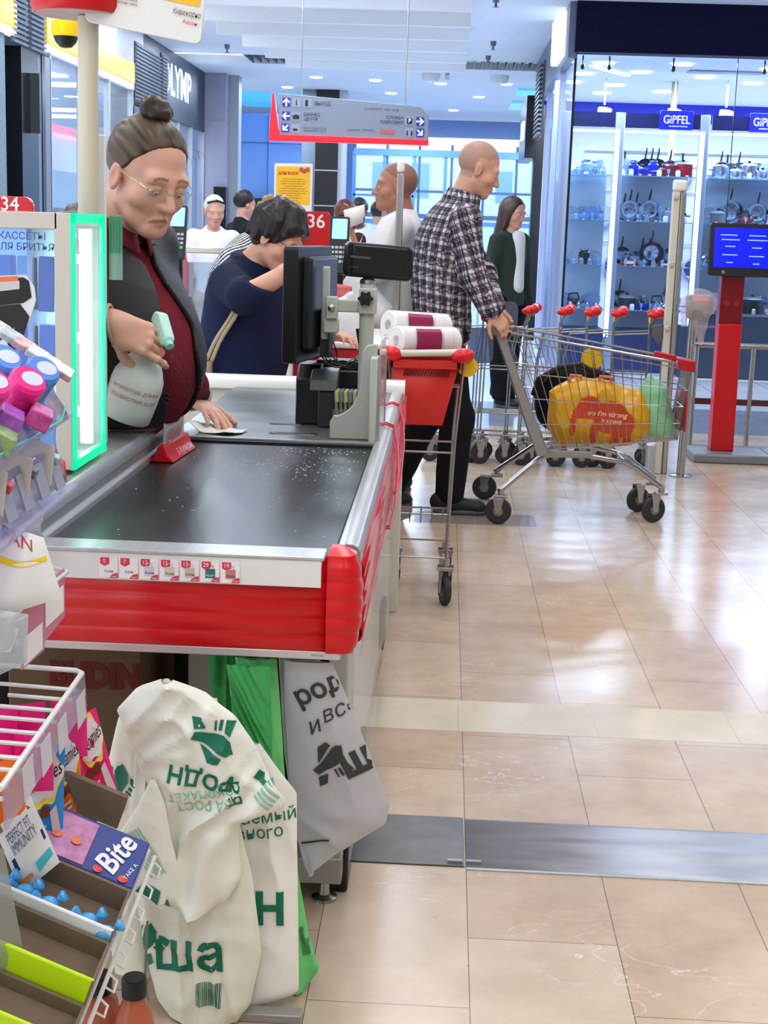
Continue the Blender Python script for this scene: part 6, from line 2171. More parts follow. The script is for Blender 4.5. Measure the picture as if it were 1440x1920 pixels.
b = MB().lathe([(0, -.004), (.014, -.004), (.014, .004), (0, .004)], (.292, 6.782, .885), (0, 1, 0), 16)
b.build('coin_lock', m_black, cart)
b = MB()
for q in range(9):
 b.tube([(.118 + .003 * math.sin(q), 6.80, .915 - .018 * q), (.122, 6.80, .905 - .018 * q)], .0022, 5)
b.build('chain', m_chrome, cart)
b = MB().prism([(-.010, -.035), (.010, -.035), (.013, .03), (-.008, .035)], (.120, 6.795, .725), (1, 0, 0), (0, 0, 1), (0, .012, 0))
b.build('chain_key', mat('dark_red_grip', (178, 16, 34), 0.35), cart, bevel=.003)
b = MB()
for near in (True, False):
 s = 1 if near else -1
 y = 6.80 if near else 7.33
 yy = lambda q: y + s * q
 b.tube([(.285, yy(-.03), .150), (.300, yy(-.02), .160), (.47, yy(.06), .300), (.52, yy(.07), .318), (.70, yy(.09), .318), (.88, yy(.11), .290), (.94, yy(.115), .262), (1.075, yy(.13), .165)], .0135, 12)
b.tube([(.52, 6.87, .318), (.52, 7.26, .318)], .010, 10)
b.tube([(.88, 6.91, .29), (.88, 7.22, .29)], .010, 10)
b.build('chassis', m_chrome, cart)
for y in (6.83, 7.29):
 MB().box((.50, y, .318), (.72, y + .02, .345)).build('bracket', mat('grey_steel_post', (150, 152, 150), 0.35, 0.7), cart, bevel=.003)
wheel(cart, (.285, 6.745, .062), .062, .03, (.15, 1, 0), (.295, 6.765, .135))
wheel(cart, (.235, 7.37, .062), .062, .03, (.15, 1, 0), (.295, 7.355, .135))
wheel(cart, (1.035, 6.93, .062), .062, .03, (-.5, 1, 0), (1.068, 6.93, .150))
wheel(cart, (.995, 7.19, .062), .062, .03, (-.5, 1, 0), (1.060, 7.20, .150))
b = MB().hexa([(.985, 6.878, .790), (1.09, 6.884, .772), (1.09, 6.915, .772), (.985, 6.91, .790), (.985, 6.878, .825), (1.09, 6.884, .805), (1.09, 6.915, .805), (.985, 6.91, .825)])
b.hexa([(1.10, 6.872, .742), (1.18, 6.877, .730), (1.18, 7.0, .730), (1.10, 7.0, .742), (1.10, 6.872, .795), (1.18, 6.877, .782), (1.18, 7.0, .782), (1.10, 7.0, .795)])
b.build('corner_bumper', mat('dark_red_grip', (178, 16, 34), 0.35), cart, bevel=.006)
b = MB()
b.grid(lambda u, v: Vector((1.155 - .03 * v * 0 + .008 * math.sin(6 * u), lerp(6.905, 7.19, u), lerp(.635, .445, v) - .02 * u)), 8, 4)
b.build('front_panel', mat('panel_red', (186, 22, 36), 0.4), cart, solid=.006)
b = MB().lathe([(0, -.002), (.055, -.002), (.055, .002), (0, .002)], (.735, 7.27, .745), (0, 1, 0), 28)
b.build('yellow_disc', mat('yellow_disc', (240, 190, 20), 0.4), cart)
# ---- bags inside the trolley
def lumpy(name, prims, h, col, mat_, parent, fold, seed, colfn=None, wash=.08):
 return cloth_part(name, prims, h, 0.0, col, parent, (), fold, seed, mat_, colfn=colfn, wash=wash)
M_PLASTIC = attr_mat('glossy_bag_film', 0.28, spec=0.5)
yb = thing('yellow_carrier_bag', 'glossy yellow carrier bag with a red print in the shopping trolley', 'bag', (.75, 7.0, .36))
pr = [ell((.62, 6.985, .485), (.115, .085, .135), None, .08), ell((.82, 6.985, .475), (.15, .09, .125), None, .08), ell((.70, 6.985, .60), (.17, .075, .075), None, .08), ell((.92, 6.985, .51), (.08, .08, .11), None, .06)]
elephant = [((.70, .545), .060, .055), ((.80, .50), .085, .078), ((.86, .47), .055, .062), ((.655, .52), .035, .03), ((.625, .46), .016, .055), ((.725, .42), .022, .055), ((.83, .41), .024, .05), ((.885, .41), .020, .05)]
def ycol(V, N):
 C = np.tile(np.array(lin((222, 164, 14))), (len(V), 1))
 d = np.full(len(V), 9.0)
 for (c, rx, rz) in elephant:
  d = np.minimum(d, ((V[:, 0] - c[0]) / rx) ** 2 + ((V[:, 2] - c[1]) / rz) ** 2)
 m = (d < 1) & (V[:, 1] < 6.985)
 C[m] = np.array(lin((206, 66, 30)))
 return C
lumpy('bag_body', pr, .006, (0, 0, 0), M_PLASTIC, yb, (.009, 22, (1, 1, 1)), 5, ycol)
b = MB()
for x0, x1 in ((.60, .66), (.74, .80)):
 b.tube([(x0, 6.955, .655), (x0 + .006, 6.945, .690), (x1 - .006, 6.945, .688), (x1, 6.955, .650)], .009, 8)
b.build('bag_handle', mat('orange_strap', (226, 110, 60), 0.6), yb)
b = MB()
text_to(b, "oo I'm strong", (.78, 6.872, .520), (1, 0, -.05), (0, 0, 1), .034, shear=.25)
text_to(b, 'is strong', (.80, 6.874, .488), (1, 0, -.05), (0, 0, 1), .028, shear=.25)
b.build('lettering', mat('bag_print', (250, 226, 196), 0.4), yb, smooth=None)
gb = thing('green_plastic_bag', 'pale green plastic bag at the front end of the shopping trolley', 'bag', (1.05, 7.02, .40))
lumpy('bag_body', [ell((1.02, 7.02, .53), (.085, .08, .115), None, .06), ell((1.05, 7.03, .45), (.075, .08, .06), None, .05), cap((1.00, 7.0, .62), (.985, 6.99, .69), .045, .014, .05), cap((1.0, 7.0, .62), (1.02, 7.02, .67), .04, .012, .04)], .006, (140, 206, 160), M_PLASTIC, gb, (.009, 26, (1, 1, .7)), 8)
bp2 = thing('black_backpack', 'black rucksack with straps behind the yellow bag in the trolley', 'rucksack', (.62, 7.14, .40))
lumpy('pack_body', [ell((.60, 7.15, .55), (.15, .09, .17), None, .08), ell((.72, 7.16, .60), (.13, .08, .11), None, .08)], .008, (22, 23, 27), M_CLOTH, bp2, (.006, 18, (1, 1, 1)), 9)
b = MB()
b.tube([(.50, 7.08, .64), (.56, 7.05, .72), (.66, 7.05, .735), (.72, 7.06, .70)], .014, 8)
b.tube([(.44, 7.06, .58), (.46, 7.03, .66), (.54, 7.03, .71)], .013, 8)
b.build('strap', m_black, bp2)
# ---- posts of the exit gate
m_beige = mat('beige_post', (206, 202, 188), 0.4)
t = thing('gate_post', 'tall pale gate post with a rounded cap beside the row of trolleys', 'post', (1.275, 8.42, 0))
b = MB().box((1.245, 8.39, 0), (1.285, 8.44, 1.60))
b.build('post', m_beige, t, bevel=.006)
b = MB().box((1.287, 8.40, .0), (1.318, 8.43, 1.60))
b.build('steel_post', m_steel, t, bevel=.006)
b = MB().box((1.243, 8.385, 1.60), (1.322, 8.445, 1.665))
b.build('cap', m_whiteplastic, t, bevel=.018, bseg=4)
for z in (1.57, 1.20, .84):
 MB().lathe([(.017, 0), (.017, .010), (.010, .016)], (1.262, 8.388, z), (0, -1, 0), 14).build('sensor', mat('sensor_grey', (190, 188, 182), 0.4), t)
b = MB().lathe([(.05, 0), (.05, .16), (.04, .17)], (1.245, 8.46, 0), seg=20)
b.build('base', mat('zinc_base', (186, 190, 192), 0.35, 0.4), t)
b = MB().prism([(-.06, .03), (0, .04), (0, -.04), (-.02, -.08), (-.06, -.03)], (1.245, 8.415, .82), (1, 0, 0), (0, 0, 1), (0, .02, 0))
b.build('latch', mat('latch_grey', (90, 88, 84), 0.4), t, bevel=.004)
t = thing('steel_bollard', 'short round steel post holding the plastic-wrapped scanner', 'post', (1.39, 8.36, 0))
MB().cyl((1.39, 8.36, 0), (1.40, 8.36, 1.00), .024, .024, 20).build('post', m_steel, t)
MB().lathe([(.065, 0), (.065, .006), (.03, .012)], (1.39, 8.36, 0), seg=24).build('base_plate', m_steel, t)
t = thing('wrapped_scanner', 'price scanner wrapped in a clear plastic bag with a square code sticker', 'scanner', (1.42, 8.33, .95))
b = MB().hexa([(1.355, 8.29, .90), (1.475, 8.29, .91), (1.475, 8.36, .91), (1.355, 8.36, .90), (1.345, 8.27, 1.035), (1.49, 8.27, 1.04), (1.49, 8.36, 1.04), (1.345, 8.36, 1.035)])
b.build('scanner_body', mat('scanner_grey', (150, 156, 156), 0.4), t, bevel=.012)
b = MB().box((1.37, 8.272, 1.005), (1.46, 8.276, 1.03))
b.build('pink_label', mat('pale_pink', (240, 150, 160), 0.4), t)
b = MB().box((1.385, 8.276, .905), (1.435, 8.282, .955))
b.build('sticker', mat('sticker_grey', (120, 122, 120), 0.5), t)
lumpy_prims = [ell((1.42, 8.32, .99), (.095, .07, .075), None, .04), cap((1.42, 8.32, .95), (1.445, 8.31, .775), .06, .016, .04), cap((1.35, 8.31, .99), (1.335, 8.30, .89), .03, .012, .03)]
V, Q = sdf_surface(lumpy_prims, .006, 0, smooth=1)
V = V + normals_of(V, Q) * (.007 * folds(V, 15, 34, 5))[:, None]
mesh_obj('plastic_wrap', V, Q, clear('milky_film', (250, 236, 238), .22, .12), t)
# middle gate pole
t = thing('steel_pole', 'slim steel pole with a white cap rising behind the customer display', 'pole', (-.232, 6.95, 0))
b = MB().box((-.249, 6.935, 0), (-.216, 6.965, 1.60))
b.build('post', m_steel, t, bevel=.005)
MB().box((-.251, 6.932, 1.60), (-.214, 6.968, 1.66)).build('cap', m_whiteplastic, t, bevel=.016, bseg=4)
t = thing('steel_pole', 'thin steel pole with a white cap before the face above the white T-shirt', 'pole', (-.385, 8.8, 0))
MB().box((-.40, 8.79, 0), (-.372, 8.81, 1.53)).build('post', m_steel, t, bevel=.004)
MB().box((-.402, 8.787, 1.53), (-.370, 8.813, 1.575)).build('cap', m_whiteplastic, t, bevel=.012)
# ---- red kiosk with a blue screen
t = thing('price_kiosk', 'red pillar kiosk with a blue touch screen on a grey plinth', 'kiosk', (1.75, 9.1, 0))
b = MB().hexa([(1.678, 9.04, .055), (1.818, 9.04, .055), (1.818, 9.16, .055), (1.678, 9.16, .055), (1.672, 9.04, .84), (1.812, 9.04, .84), (1.812, 9.16, .84), (1.672, 9.16, .84)])
b.build('pillar', mat('kiosk_red', (206, 8, 24), 0.3), t, bevel=.006)
b = MB().box((1.670, 9.045, .84), (1.808, 9.155, 1.15))
b.build('pillar_top', mat('kiosk_dark_red', (120, 8, 20), 0.2), t, bevel=.004)
b = MB()
for x in (1.71, 1.77):
 b.lathe([(.018, 0), (.018, .003)], (x, 9.045, .965), (0, -1, 0), 16)
b.build('sensor', mat('kiosk_sensor', (160, 30, 44), 0.2), t)
b = MB().prism(rrect(.395, .315, .015, 4), (1.775, 9.02, 1.285), (1, 0, 0), (0, .12, 1), (0, .05, -.004))
b.build('screen_frame', m_black, t, bevel=.004)
b = MB().prism(rrect(.345, .235, .004, 2), (1.775, 9.0185, 1.298), (1, 0, 0), (0, .12, 1), (0, -.0012, 0))
scr = b.build('screen', mat('screen_blue', (8, 20, 190), 0.15, emit=(10, 24, 215), estr=1.0), t)
b = MB()
for (x, z, w) in ((1.69, 1.372, .10), (1.86, 1.372, .10), (1.70, 1.345, .11), (1.86, 1.345, .12), (1.70, 1.305, .06), (1.86, 1.30, .06), (1.70, 1.255, .09), (1.86, 1.25, .09), (1.70, 1.21, .04), (1.86, 1.205, .04)):
 b.box((x - w / 2, 9.0165 + .12 * (z - 1.298), z - .003), (x + w / 2, 9.0172 + .12 * (z - 1.298), z + .003))
b.build('menu_text', mat('screen_text', (150, 190, 255), 0.3, emit=(120, 170, 255), estr=.9), scr)
MB().lathe([(.011, 0), (.011, .003)], (1.665, 9.0, 1.152), (0, -1, 0), 16).build('button', m_steel, t)
b = MB().box((1.55, 8.88, 0), (2.02, 9.30, .055))
b.build('plinth', mat('plinth_grey', (132, 134, 138), 0.4, 0.3), t, bevel=.01)
o = MB().box((2.025, 8.88, 0), (2.6, 9.30, .055)).build('kiosk_plinth', mat('plinth_grey', (132, 134, 138), 0.4, 0.3), None, bevel=.01)
tag(o, 'grey metal plinth section butted against the kiosk base', 'plinth')
t = thing('guard_rail', 'steel guard rail with a dark lower bar behind the red kiosk', 'rail', (2.0, 9.7, 0))
b = MB().tube([(1.62, 9.7, .66), (2.6, 9.7, .66)], .018, 12)
b.tube([(1.66, 9.7, .66), (1.66, 9.7, 0)], .016, 12).tube([(2.03, 9.7, .66), (2.03, 9.7, 0)], .016, 12)
b.build('rail', m_steel, t)
b = MB().box((1.55, 9.69, .27), (2.6, 9.71, .31))
b.build('lower_bar', mat('dark_bar', (90, 40, 44), 0.4), t)
# ---- next till: red front, white ledge, bags and pin pads
t = thing('next_checkout', 'red and white end of the next checkout behind the monitor', 'checkout counter', (-.5, 6.3, 0))
MB().box((-.62, 5.98, 0), (-.34, 6.85, .86)).build('body', mat('counter_red', (196, 24, 30), 0.4), t, bevel=.01)
MB().box((-.64, 5.96, .86), (-.15, 6.86, .885)).build('top', m_whiteplastic, t, bevel=.008)
b = MB().box((-.60, 5.975, .70), (-.555, 5.98, .735))
b.build('sticker', m_paper, t)
b = MB()
for k in range(8):
 b.box((-.545 + .014 * k, 5.972, .72), (-.538 + .014 * k, 5.981, .80))
b.build('groove', mat('groove_red', (120, 10, 18), 0.5), t)
t = thing('number_sign', 'red checkout number sign reading 36 on a stem', 'sign', (-.59, 6.62, .86))
b = MB().prism(rrect(.20, .17, .014, 4), (-.632, 6.62, 1.325), (1, 0, 0), (0, 0, 1), (0, .03, 0))
b.build('sign_panel', m_red, t, bevel=.003)
b = MB()
text_to(b, '36', (-.593, 6.6185, 1.365), (1, 0, 0), (0, 0, 1), .085, bold=.001)
b.build('lettering', m_whiteplastic, t, smooth=None)
MB().cyl((-.63, 6.64, .86), (-.63, 6.64, 1.25), .02).build('stem', m_red, t)
t = thing('number_sign', 'red checkout number sign reading 34, cut by the photo edge', 'sign', (-1.42, 4.6, 0))
b = MB().prism(rrect(.17, .15, .03, 5), (-1.385, 4.6, 1.333), (1, 0, 0), (0, 0, 1), (0, .03, 0))
b.build('sign_panel', m_red, t, bevel=.003)
b = MB()
text_to(b, '34', (-1.372, 4.5985, 1.383), (1, 0, 0), (0, 0, 1), .060, bold=.0008)
b.build('lettering', m_whiteplastic, t, smooth=None)
MB().cyl((-1.42, 4.62, 0), (-1.42, 4.62, 1.27), .025).build('stem', m_red, t)
def pin_pad(label, c, s=1.0):
 t = thing('card_terminal', label, 'card terminal', c)
 c = Vector(c)
 q = lambda x, y, z: c + Vector((x, y, z)) * s
 MB().cyl((c.x, c.y + .06, 0), (c.x, c.y + .06, c.z - .12), .018).build('stalk', m_black, t)
 MB().prism(rrect(.085, .26, .01, 3), q(0, 0, 0), (1, 0, 0), (0, .35, .94), Vector((0, .03, -.01)) * s).build('body', m_black, t, bevel=.004) if s == 1 else MB().prism([(p[0] * s, p[1] * s) for p in rrect(.085, .26, .01, 3)], c, (1, 0, 0), (0, .35, .94), Vector((0, .03, -.01)) * s).build('body', m_black, t, bevel=.004)
 MB().prism([(p[0] * s, p[1] * s) for p in rrect(.066, .092, .004, 2)], q(0, .026, .068), (1, 0, 0), (0, .35, .94), (0, -.0015, .0003)).build('screen', mat('pad_screen', (150, 200, 240), 0.2, emit=(130, 190, 240), estr=.9), t)
 b, g = MB(), MB()
 for i in range(4):
  for j in range(4):
   o = q(-.027 + .018 * i, -.004 - .0075 * j, -.012 - .02 * j)
   (g if i == 3 and j == 3 else b).prism([(p[0] * s, p[1] * s) for p in rrect(.014, .012, .002, 1)], o, (1, 0, 0), (0, .35, .94), (0, -.004, .001))
 b.build('key', mat('pad_key', (170, 176, 180), 0.4), t)
 g.build('green_key', mat('pad_green', (80, 200, 90), 0.4), t)
 return t
pin_pad('black card terminal with a lit screen beside the red 36 sign', (-.475, 6.45, 1.27))
pin_pad('black card terminal with a lit screen behind the cashier\'s chin', (-1.27, 6.9, 1.30))
t = thing('red_till_end', 'red till end behind the card terminal and the cashier\'s chin', 'till end', (-1.33, 7.1, 0))
MB().prism([(-.06, 0), (.06, 0), (.06, 1.12), (.03, 1.30), (-.06, 1.36)], (-1.36, 7.1, 0), (1, 0, 0), (0, 0, 1), (0, .3, 0)).build('panel', m_red, t, bevel=.008)
t = thing('steel_hand_rail', 'steel hand rail crossing in front of the person in the white short-sleeved shirt', 'rail', (-1.35, 8.5, 0))
MB().box((-1.56, 8.48, 1.170), (-1.19, 8.52, 1.205)).build('rail', m_steel, t, bevel=.006)
b = MB()
for x in (-1.53, -1.22):
 b.cyl((x, 8.5, 0), (x, 8.5, 1.17), .014)
b.build('post', m_steel, t)
b = MB().box((-1.52, 8.495, .25), (-1.23, 8.50, 1.12))
b.build('glass_panel', clear('rail_glass', (220, 230, 238), .10, .03), t)
# advert stand with a yellow poster
t = thing('poster_stand', 'white-framed yellow notice poster on a stand above the striped top', 'poster', (-.845, 8.0, 0))
MB().prism(rrect(.205, .262, .008, 3), (-.844, 8.0, 1.540), (1, 0, 0.012), (0, 0, 1), (0, .012, 0)).build('frame', m_whiteplastic, t, bevel=.002)
MB().prism(rrect(.182, .200, .003, 2), (-.844, 7.9985, 1.555), (1, 0, 0.012), (0, 0, 1), (0, .001, 0)).build('poster', mat('poster_yellow', (246, 190, 40), 0.5), t, smooth=None)
b = MB()
text_to(b, 'ДЛЯ ВСЕХ!', (-.925, 7.9975, 1.618), (1, 0, 0.012), (0, 0, 1), .020, align='LEFT', bold=.0006)
b.build('heading', mat('poster_red', (190, 40, 30), 0.6), t, smooth=None)
b = MB()
for k, w in enumerate((.12, .14, .13, .10, .13, .15, .14, .07, .09, .06, .08)):
 text_to(b, 'скидка каждый день для вас'[:max(8, int(w * 170))], (-.844, 7.9975, 1.590 - .0125 * k), (1, 0, 0.012), (0, 0, 1), .008, width=w)
b.build('lettering', mat('poster_brown', (110, 70, 30), 0.6), t, smooth=None)
b = MB()
for k, c_ in enumerate(((-.80, 1.645), (-.785, 1.638), (-.768, 1.646))):
 b.lathe([(.013, 0), (.0, .0006)], (c_[0], 7.9975, c_[1] - .006), (0, -1, 0), 12)
b.build('picture', mat('poster_picture', (180, 90, 80), 0.6), t, smooth=None)
MB().cyl((-.844, 8.02, 0), (-.844, 8.02, 1.42), .015).build('stem', m_whiteplastic, t)
# white carrier bags at the next till
wb = thing('white_carrier_bag', 'white plastic carrier bag hanging from the wrist of the person in the white T-shirt', 'bag', (-.40, 7.06, .88))
prs = [ell((-.42, 7.06, 1.00), (.105, .07, .13), None, .08), ell((-.36, 7.06, .93), (.12, .08, .085), None, .06), cap((-.43, 7.07, 1.10), (-.44, 7.09, 1.22), .05, .025, .05), cap((-.44, 7.09, 1.22), (-.405, 7.10, 1.32), .018, .007, .03), cap((-.44, 7.09, 1.22), (-.475, 7.10, 1.30), .018, .007, .03)]
cloth_part('bag_body', prs, .006, 0, (226, 224, 230), wb, (), (.008, 26, (1, 1, .5)), 17, attr_mat('milky_bag_film', 0.35, spec=.4), wash=.04)
wb = thing('white_carrier_bag', 'white plastic bag of shopping standing on the red next till', 'bag', (-.40, 6.2, .885))
cloth_part('bag_body', [ell((-.43, 6.15, .955), (.085, .075, .075), None, .05), cap((-.43, 6.15, 1.0), (-.40, 6.14, 1.06), .05, .02, .04)], .006, 0, (224, 222, 226), wb, [((0, 0, .888), (0, 0, -1))], (.007, 28, (1, 1, .7)), 18, attr_mat('milky_bag_film', 0.35, spec=.4), wash=.04)
t = thing('red_goods_pack', 'red patterned pack standing behind the pale stand\'s clamp arm', 'pack', (-.42, 6.4, .885))
MB().box((-.50, 6.36, .887), (-.42, 6.44, 1.10), 0, (0, .1, 0)).build('pack', mat('pack_red_soft', (206, 96, 96), 0.5, nscale=40, namt=.3), t, bevel=.01)
# ================================================================== GLASS-FRONTED COOKWARE SHOP
SY, SX = 14.2, 1.12
m_navy = mat('navy_fascia', (4, 4, 46), 0.6, spec=.2)
m_blue = mat('shop_blue', (18, 40, 190), 0.4, emit=(18, 40, 190), estr=.12)
b = MB().box((SX - .02, SY - .12, 3.0), (7.5, SY + .1, CEIL))
struct('wall_shop_front', b, m_navy)
b = MB().box((SX - .08, SY - .06, 2.95), (SX + .0, 19.4, CEIL))
struct('wall_shop_side', b, mat('shop_side_grey', (118, 124, 146), 0.4))
b = MB().box((SX, SY + .1, 3.0), (7.5, 19.4, 3.06))
struct('ceiling_shop', b, mat('shop_ceiling', (236, 238, 244), 0.7))
b = MB().box((SX, 19.4, 0), (7.5, 19.5, 3.06))
struct('wall_shop_back', b, mat('shop_white_wall', (206, 212, 232), 0.6))
b = MB().box((SX, 19.3, 2.78), (7.5, 19.4, 3.0))
b.build('trim_3', m_blue)['kind'] = 'structure'
w = bpy.data.objects.new('window_8', None)
w.location = (3, SY, 0)
COL.objects.link(w)
w['kind'] = 'structure'
MB().box((SX, SY, .02), (7.5, SY + .012, 3.0)).build('window_pane', m_glass, w)
b = MB().box((SX - .012, SY - .012, 0), (SX + .010, SY + .012, 3.0))
for x in (2.62, 4.2):
 b.box((x - .003, SY - .004, 0), (x + .003, SY + .02, 3.0))
b.build('window_frame', m_black, w)
w = bpy.data.objects.new('window_9', None)
w.location = (SX, 16, 0)
COL.objects.link(w)
w['kind'] = 'structure'
MB().box((SX - .012, SY, .02), (SX, 17.4, 2.95)).build('window_pane', m_glass, w)
b = MB()
for y in (15.4, 16.2, 17.4):
 b.box((SX - .05, y - .05, 0), (SX + .01, y + .05, 2.95))
b.build('window_frame', mat('door_white', (158, 166, 192), 0.4), w)
d = bpy.data.objects.new('door_1', None)
d.location = (SX, 17.0, 0)
COL.objects.link(d)
d['kind'] = 'structure'
MB().box((SX - .07, 16.0, 0), (SX - .055, 16.30, 2.45)).build('door_leaf', mat('door_lilac', (160, 166, 194), 0.4), d, bevel=.004)
MB().box((SX - .10, 18.7, 0), (SX + .02, 19.0, 2.9)).build('door_frame', m_dark, d)
# light box sign and black blade sign on the side wall
t = thing('light_box_sign', 'glowing white light box sign on the corner of the glass shop', 'sign', (SX - .1, 15.2, 3.0))
MB().box((SX - .16, 14.5, 3.0), (SX - .08, 15.4, 3.43)).build('light_box', mat('lightbox_white', (240, 250, 255), 0.4, emit=(225, 244, 255), estr=1.1), t, bevel=.02)
t = thing('black_shop_sign', 'black shop sign with small glowing letters beyond the light box', 'sign', (SX - .1, 19.7, 2.6))
MB().box((SX - .22, 18.6, 2.25), (SX - .08, 20.2, 3.0)).build('sign_panel', m_dark, t, bevel=.01)
MB().box((SX - .24, 19.0, 2.5), (SX - .22, 19.5, 2.72)).build('glow_mark', mat('mint_glow', (200, 255, 250), 0.4, emit=(200, 255, 250), estr=2), t)
t = thing('wall_louvre', 'pale louvre strip on the shop side wall by the black sign', 'louvre', (SX - .1, 17.8, 2.6))
MB().box((SX - .10, 17.5, 2.45), (SX - .08, 18.4, 3.3)).build('panel', mat('louvre_back', (70, 72, 80), 0.5), t)
b = MB()
for k in range(16):
 b.box((SX - .14, 17.5, 2.47 + .052 * k), (SX - .10, 18.4, 2.495 + .052 * k))
b.build('slat', m_lou, t)
# ceiling fittings
for i, (x, y) in enumerate(((1.45, 14.9), (1.35, 15.9), (1.30, 16.8), (1.9, 15.6), (1.8, 17.0), (1.75, 18.0), (2.2, 14.8), (2.6, 15.9), (3.1, 15.0), (1.25, 18.0), (2.4, 17.6), (3.2, 16.4))):
 b = MB().lathe([(.10, 0), (.10, -.015), (0, -.015)], (x, y, 3.0), seg=20)
 o = b.build('downlight', m_lampglow)
 tag(o, 'round white downlight in the ceiling of the glass shop', 'downlight', 'downlights in the glass shop')
for i, (x, y) in enumerate(((1.62, 16.3), (2.35, 16.2), (2.9, 16.2), (3.5, 16.2))):
 t = thing('track_spotlight', 'white cylinder spotlight on the shop track, %s from the shop corner' % ('first', 'second', 'third', 'fourth')[i], 'spotlight', (x, y, 2.72), 'track spotlights in the glass shop')
 MB().cyl((x, y, 3.0), (x, y, 2.72), .01).build('stem', m_white, t)
 MB().lathe([(.0, .06), (.075, .06), (.075, -.12), (.06, -.12)], (x, y, 2.62), (.1, -.35, 1), 20).build('lamp_body', m_white, t)
 MB().lathe([(.058, -.115), (0, -.115)], (x, y, 2.62), (.1, -.35, 1), 16).build('lens', m_lampglow, t)
for i, x in enumerate((1.20, 1.45, 2.05, 2.9, 3.4)):
 t = thing('shop_spotlight', 'small black spotlight behind the top of the shop glass, %s along' % ('first', 'second', 'third', 'fourth', 'fifth')[i], 'spotlight', (x, SY + .16, 2.98), 'small black spotlights behind the shop glass')
 MB().cyl((x, SY + .16, 3.0), (x, SY + .16, 2.93), .008).build('stem', m_black, t)
 MB().ball((x, SY + .16, 2.90), (.022, .022, .03), 12).build('lamp_head', m_black, t)
b = MB().box((1.55, 15.1, 2.985), (1.62, 16.0, 3.0), 0, (0, 0, -.5))
tag(b.build('ceiling_light', m_tube), 'slanted linear light on the glass shop ceiling', 'ceiling light')
MB().box((2.35, 15.3, 2.985), (3.1, 15.5, 3.0)).build('air_vent', mat('vent_grey', (150, 156, 168), 0.5))
tag(bpy.data.objects['air_vent'], 'grey air vent in the ceiling of the glass shop', 'vent')
# ---- display cases: header, lit posts, glass shelves
CY0, CY1 = 14.75, 15.25
m_led = mat('led_strip', (225, 245, 255), 0.4, emit=(190, 232, 255), estr=2.6)
m_shelf = clear('shelf_glass', (205, 228, 240), .22, .05)
m_case = mat('case_aluminium', (170, 180, 205), 0.3, .6)
cases = (('corner', 1.16, 1.58), ('middle', 1.68, 2.40), ('far', 2.52, 3.6))
shelves = (1.93, 1.49, 1.055, .62)
for nm, x0, x1 in cases:
 t = thing('display_case', 'x', 'display case', ((x0 + x1) / 2, 15, 0))
 t['label'] = {'corner': 'narrow lit display case of glassware at the shop corner', 'middle': 'lit display case with blue and red pots behind the gate post', 'far': 'lit display case of steel pots behind the kiosk screen'}[nm]
 MB().box((x0, CY0 - .01, 2.38), (x1, CY0 + .02, 2.52)).build('header', mat('header_navy', (10, 14, 62), 0.3), t)
 for x in ((x0 - .05, x1 + .05) if nm == 'corner' else (x1 + .05,)):
  MB().box((x - .045, CY0 - .02, 0), (x + .045, CY0 + .05, 2.52)).build('post', m_case, t, bevel=.006)
 MB().box((x1 + .004, CY0 - .028, .35), (x1 + .050, CY0 - .02, 2.36)).build('led_strip', m_led, t)
 MB().box((x0, CY0 + .01, 2.335), (x1, CY0 + .05, 2.355)).build('led_strip', m_led, t)
 for z in shelves:
  MB().box((x0, CY0, z - .010), (x1, CY1, z)).build('shelf', m_shelf, t)
 MB().box((x0, CY0, 0), (x1, CY1, .42)).build('plinth', mat('case_plinth', (24, 34, 96), 0.4), t)
 MB().box((x0, CY1, .42), (x1, CY1 + .01, 2.0)).build('back_panel', {'corner': mat('case_back_pale', (222, 234, 246), 0.3), 'middle': mat('case_back_lilac', (206, 210, 226), 0.3), 'far': mat('case_back_grey', (190, 196, 214), 0.3)}[nm], t)
for i, x in enumerate((2.165, 3.03)):
 t = thing('brand_sign', ('blue cookware sign with white capitals above the middle display case', 'blue cookware sign with white capitals above the far display case')[i], 'sign', (x, CY0 - .03, 2.45), 'blue signs on the case headers')
 MB().box((x - .16, CY0 - .045, 2.37), (x + .16, CY0 - .012, 2.55)).build('sign_panel', mat('sign_blue', (14, 20, 150), 0.3, emit=(14, 20, 160), estr=.5), t, bevel=.004)
 b = MB()
 text_to(b, 'GiPFEL', (x, CY0 - .046, 2.462), (1, 0, 0), (0, 0, 1), .11, width=.255)
 text_to(b, 'INTERNATIONAL', (x + .02, CY0 - .046, 2.402), (1, 0, 0), (0, 0, 1), .016, width=.18)
 b.build('lettering', mat('sign_letter', (225, 232, 255), 0.4, emit=(225, 232, 255), estr=1), t, smooth=None)
MB().box((2.36, 16.5, 2.2), (2.42, 16.56, 3.0)).build('hanging_banner', mat('banner_ochre', (170, 160, 120), 0.6))
tag(bpy.data.objects['hanging_banner'], 'narrow ochre banner hanging inside the glass shop', 'banner')
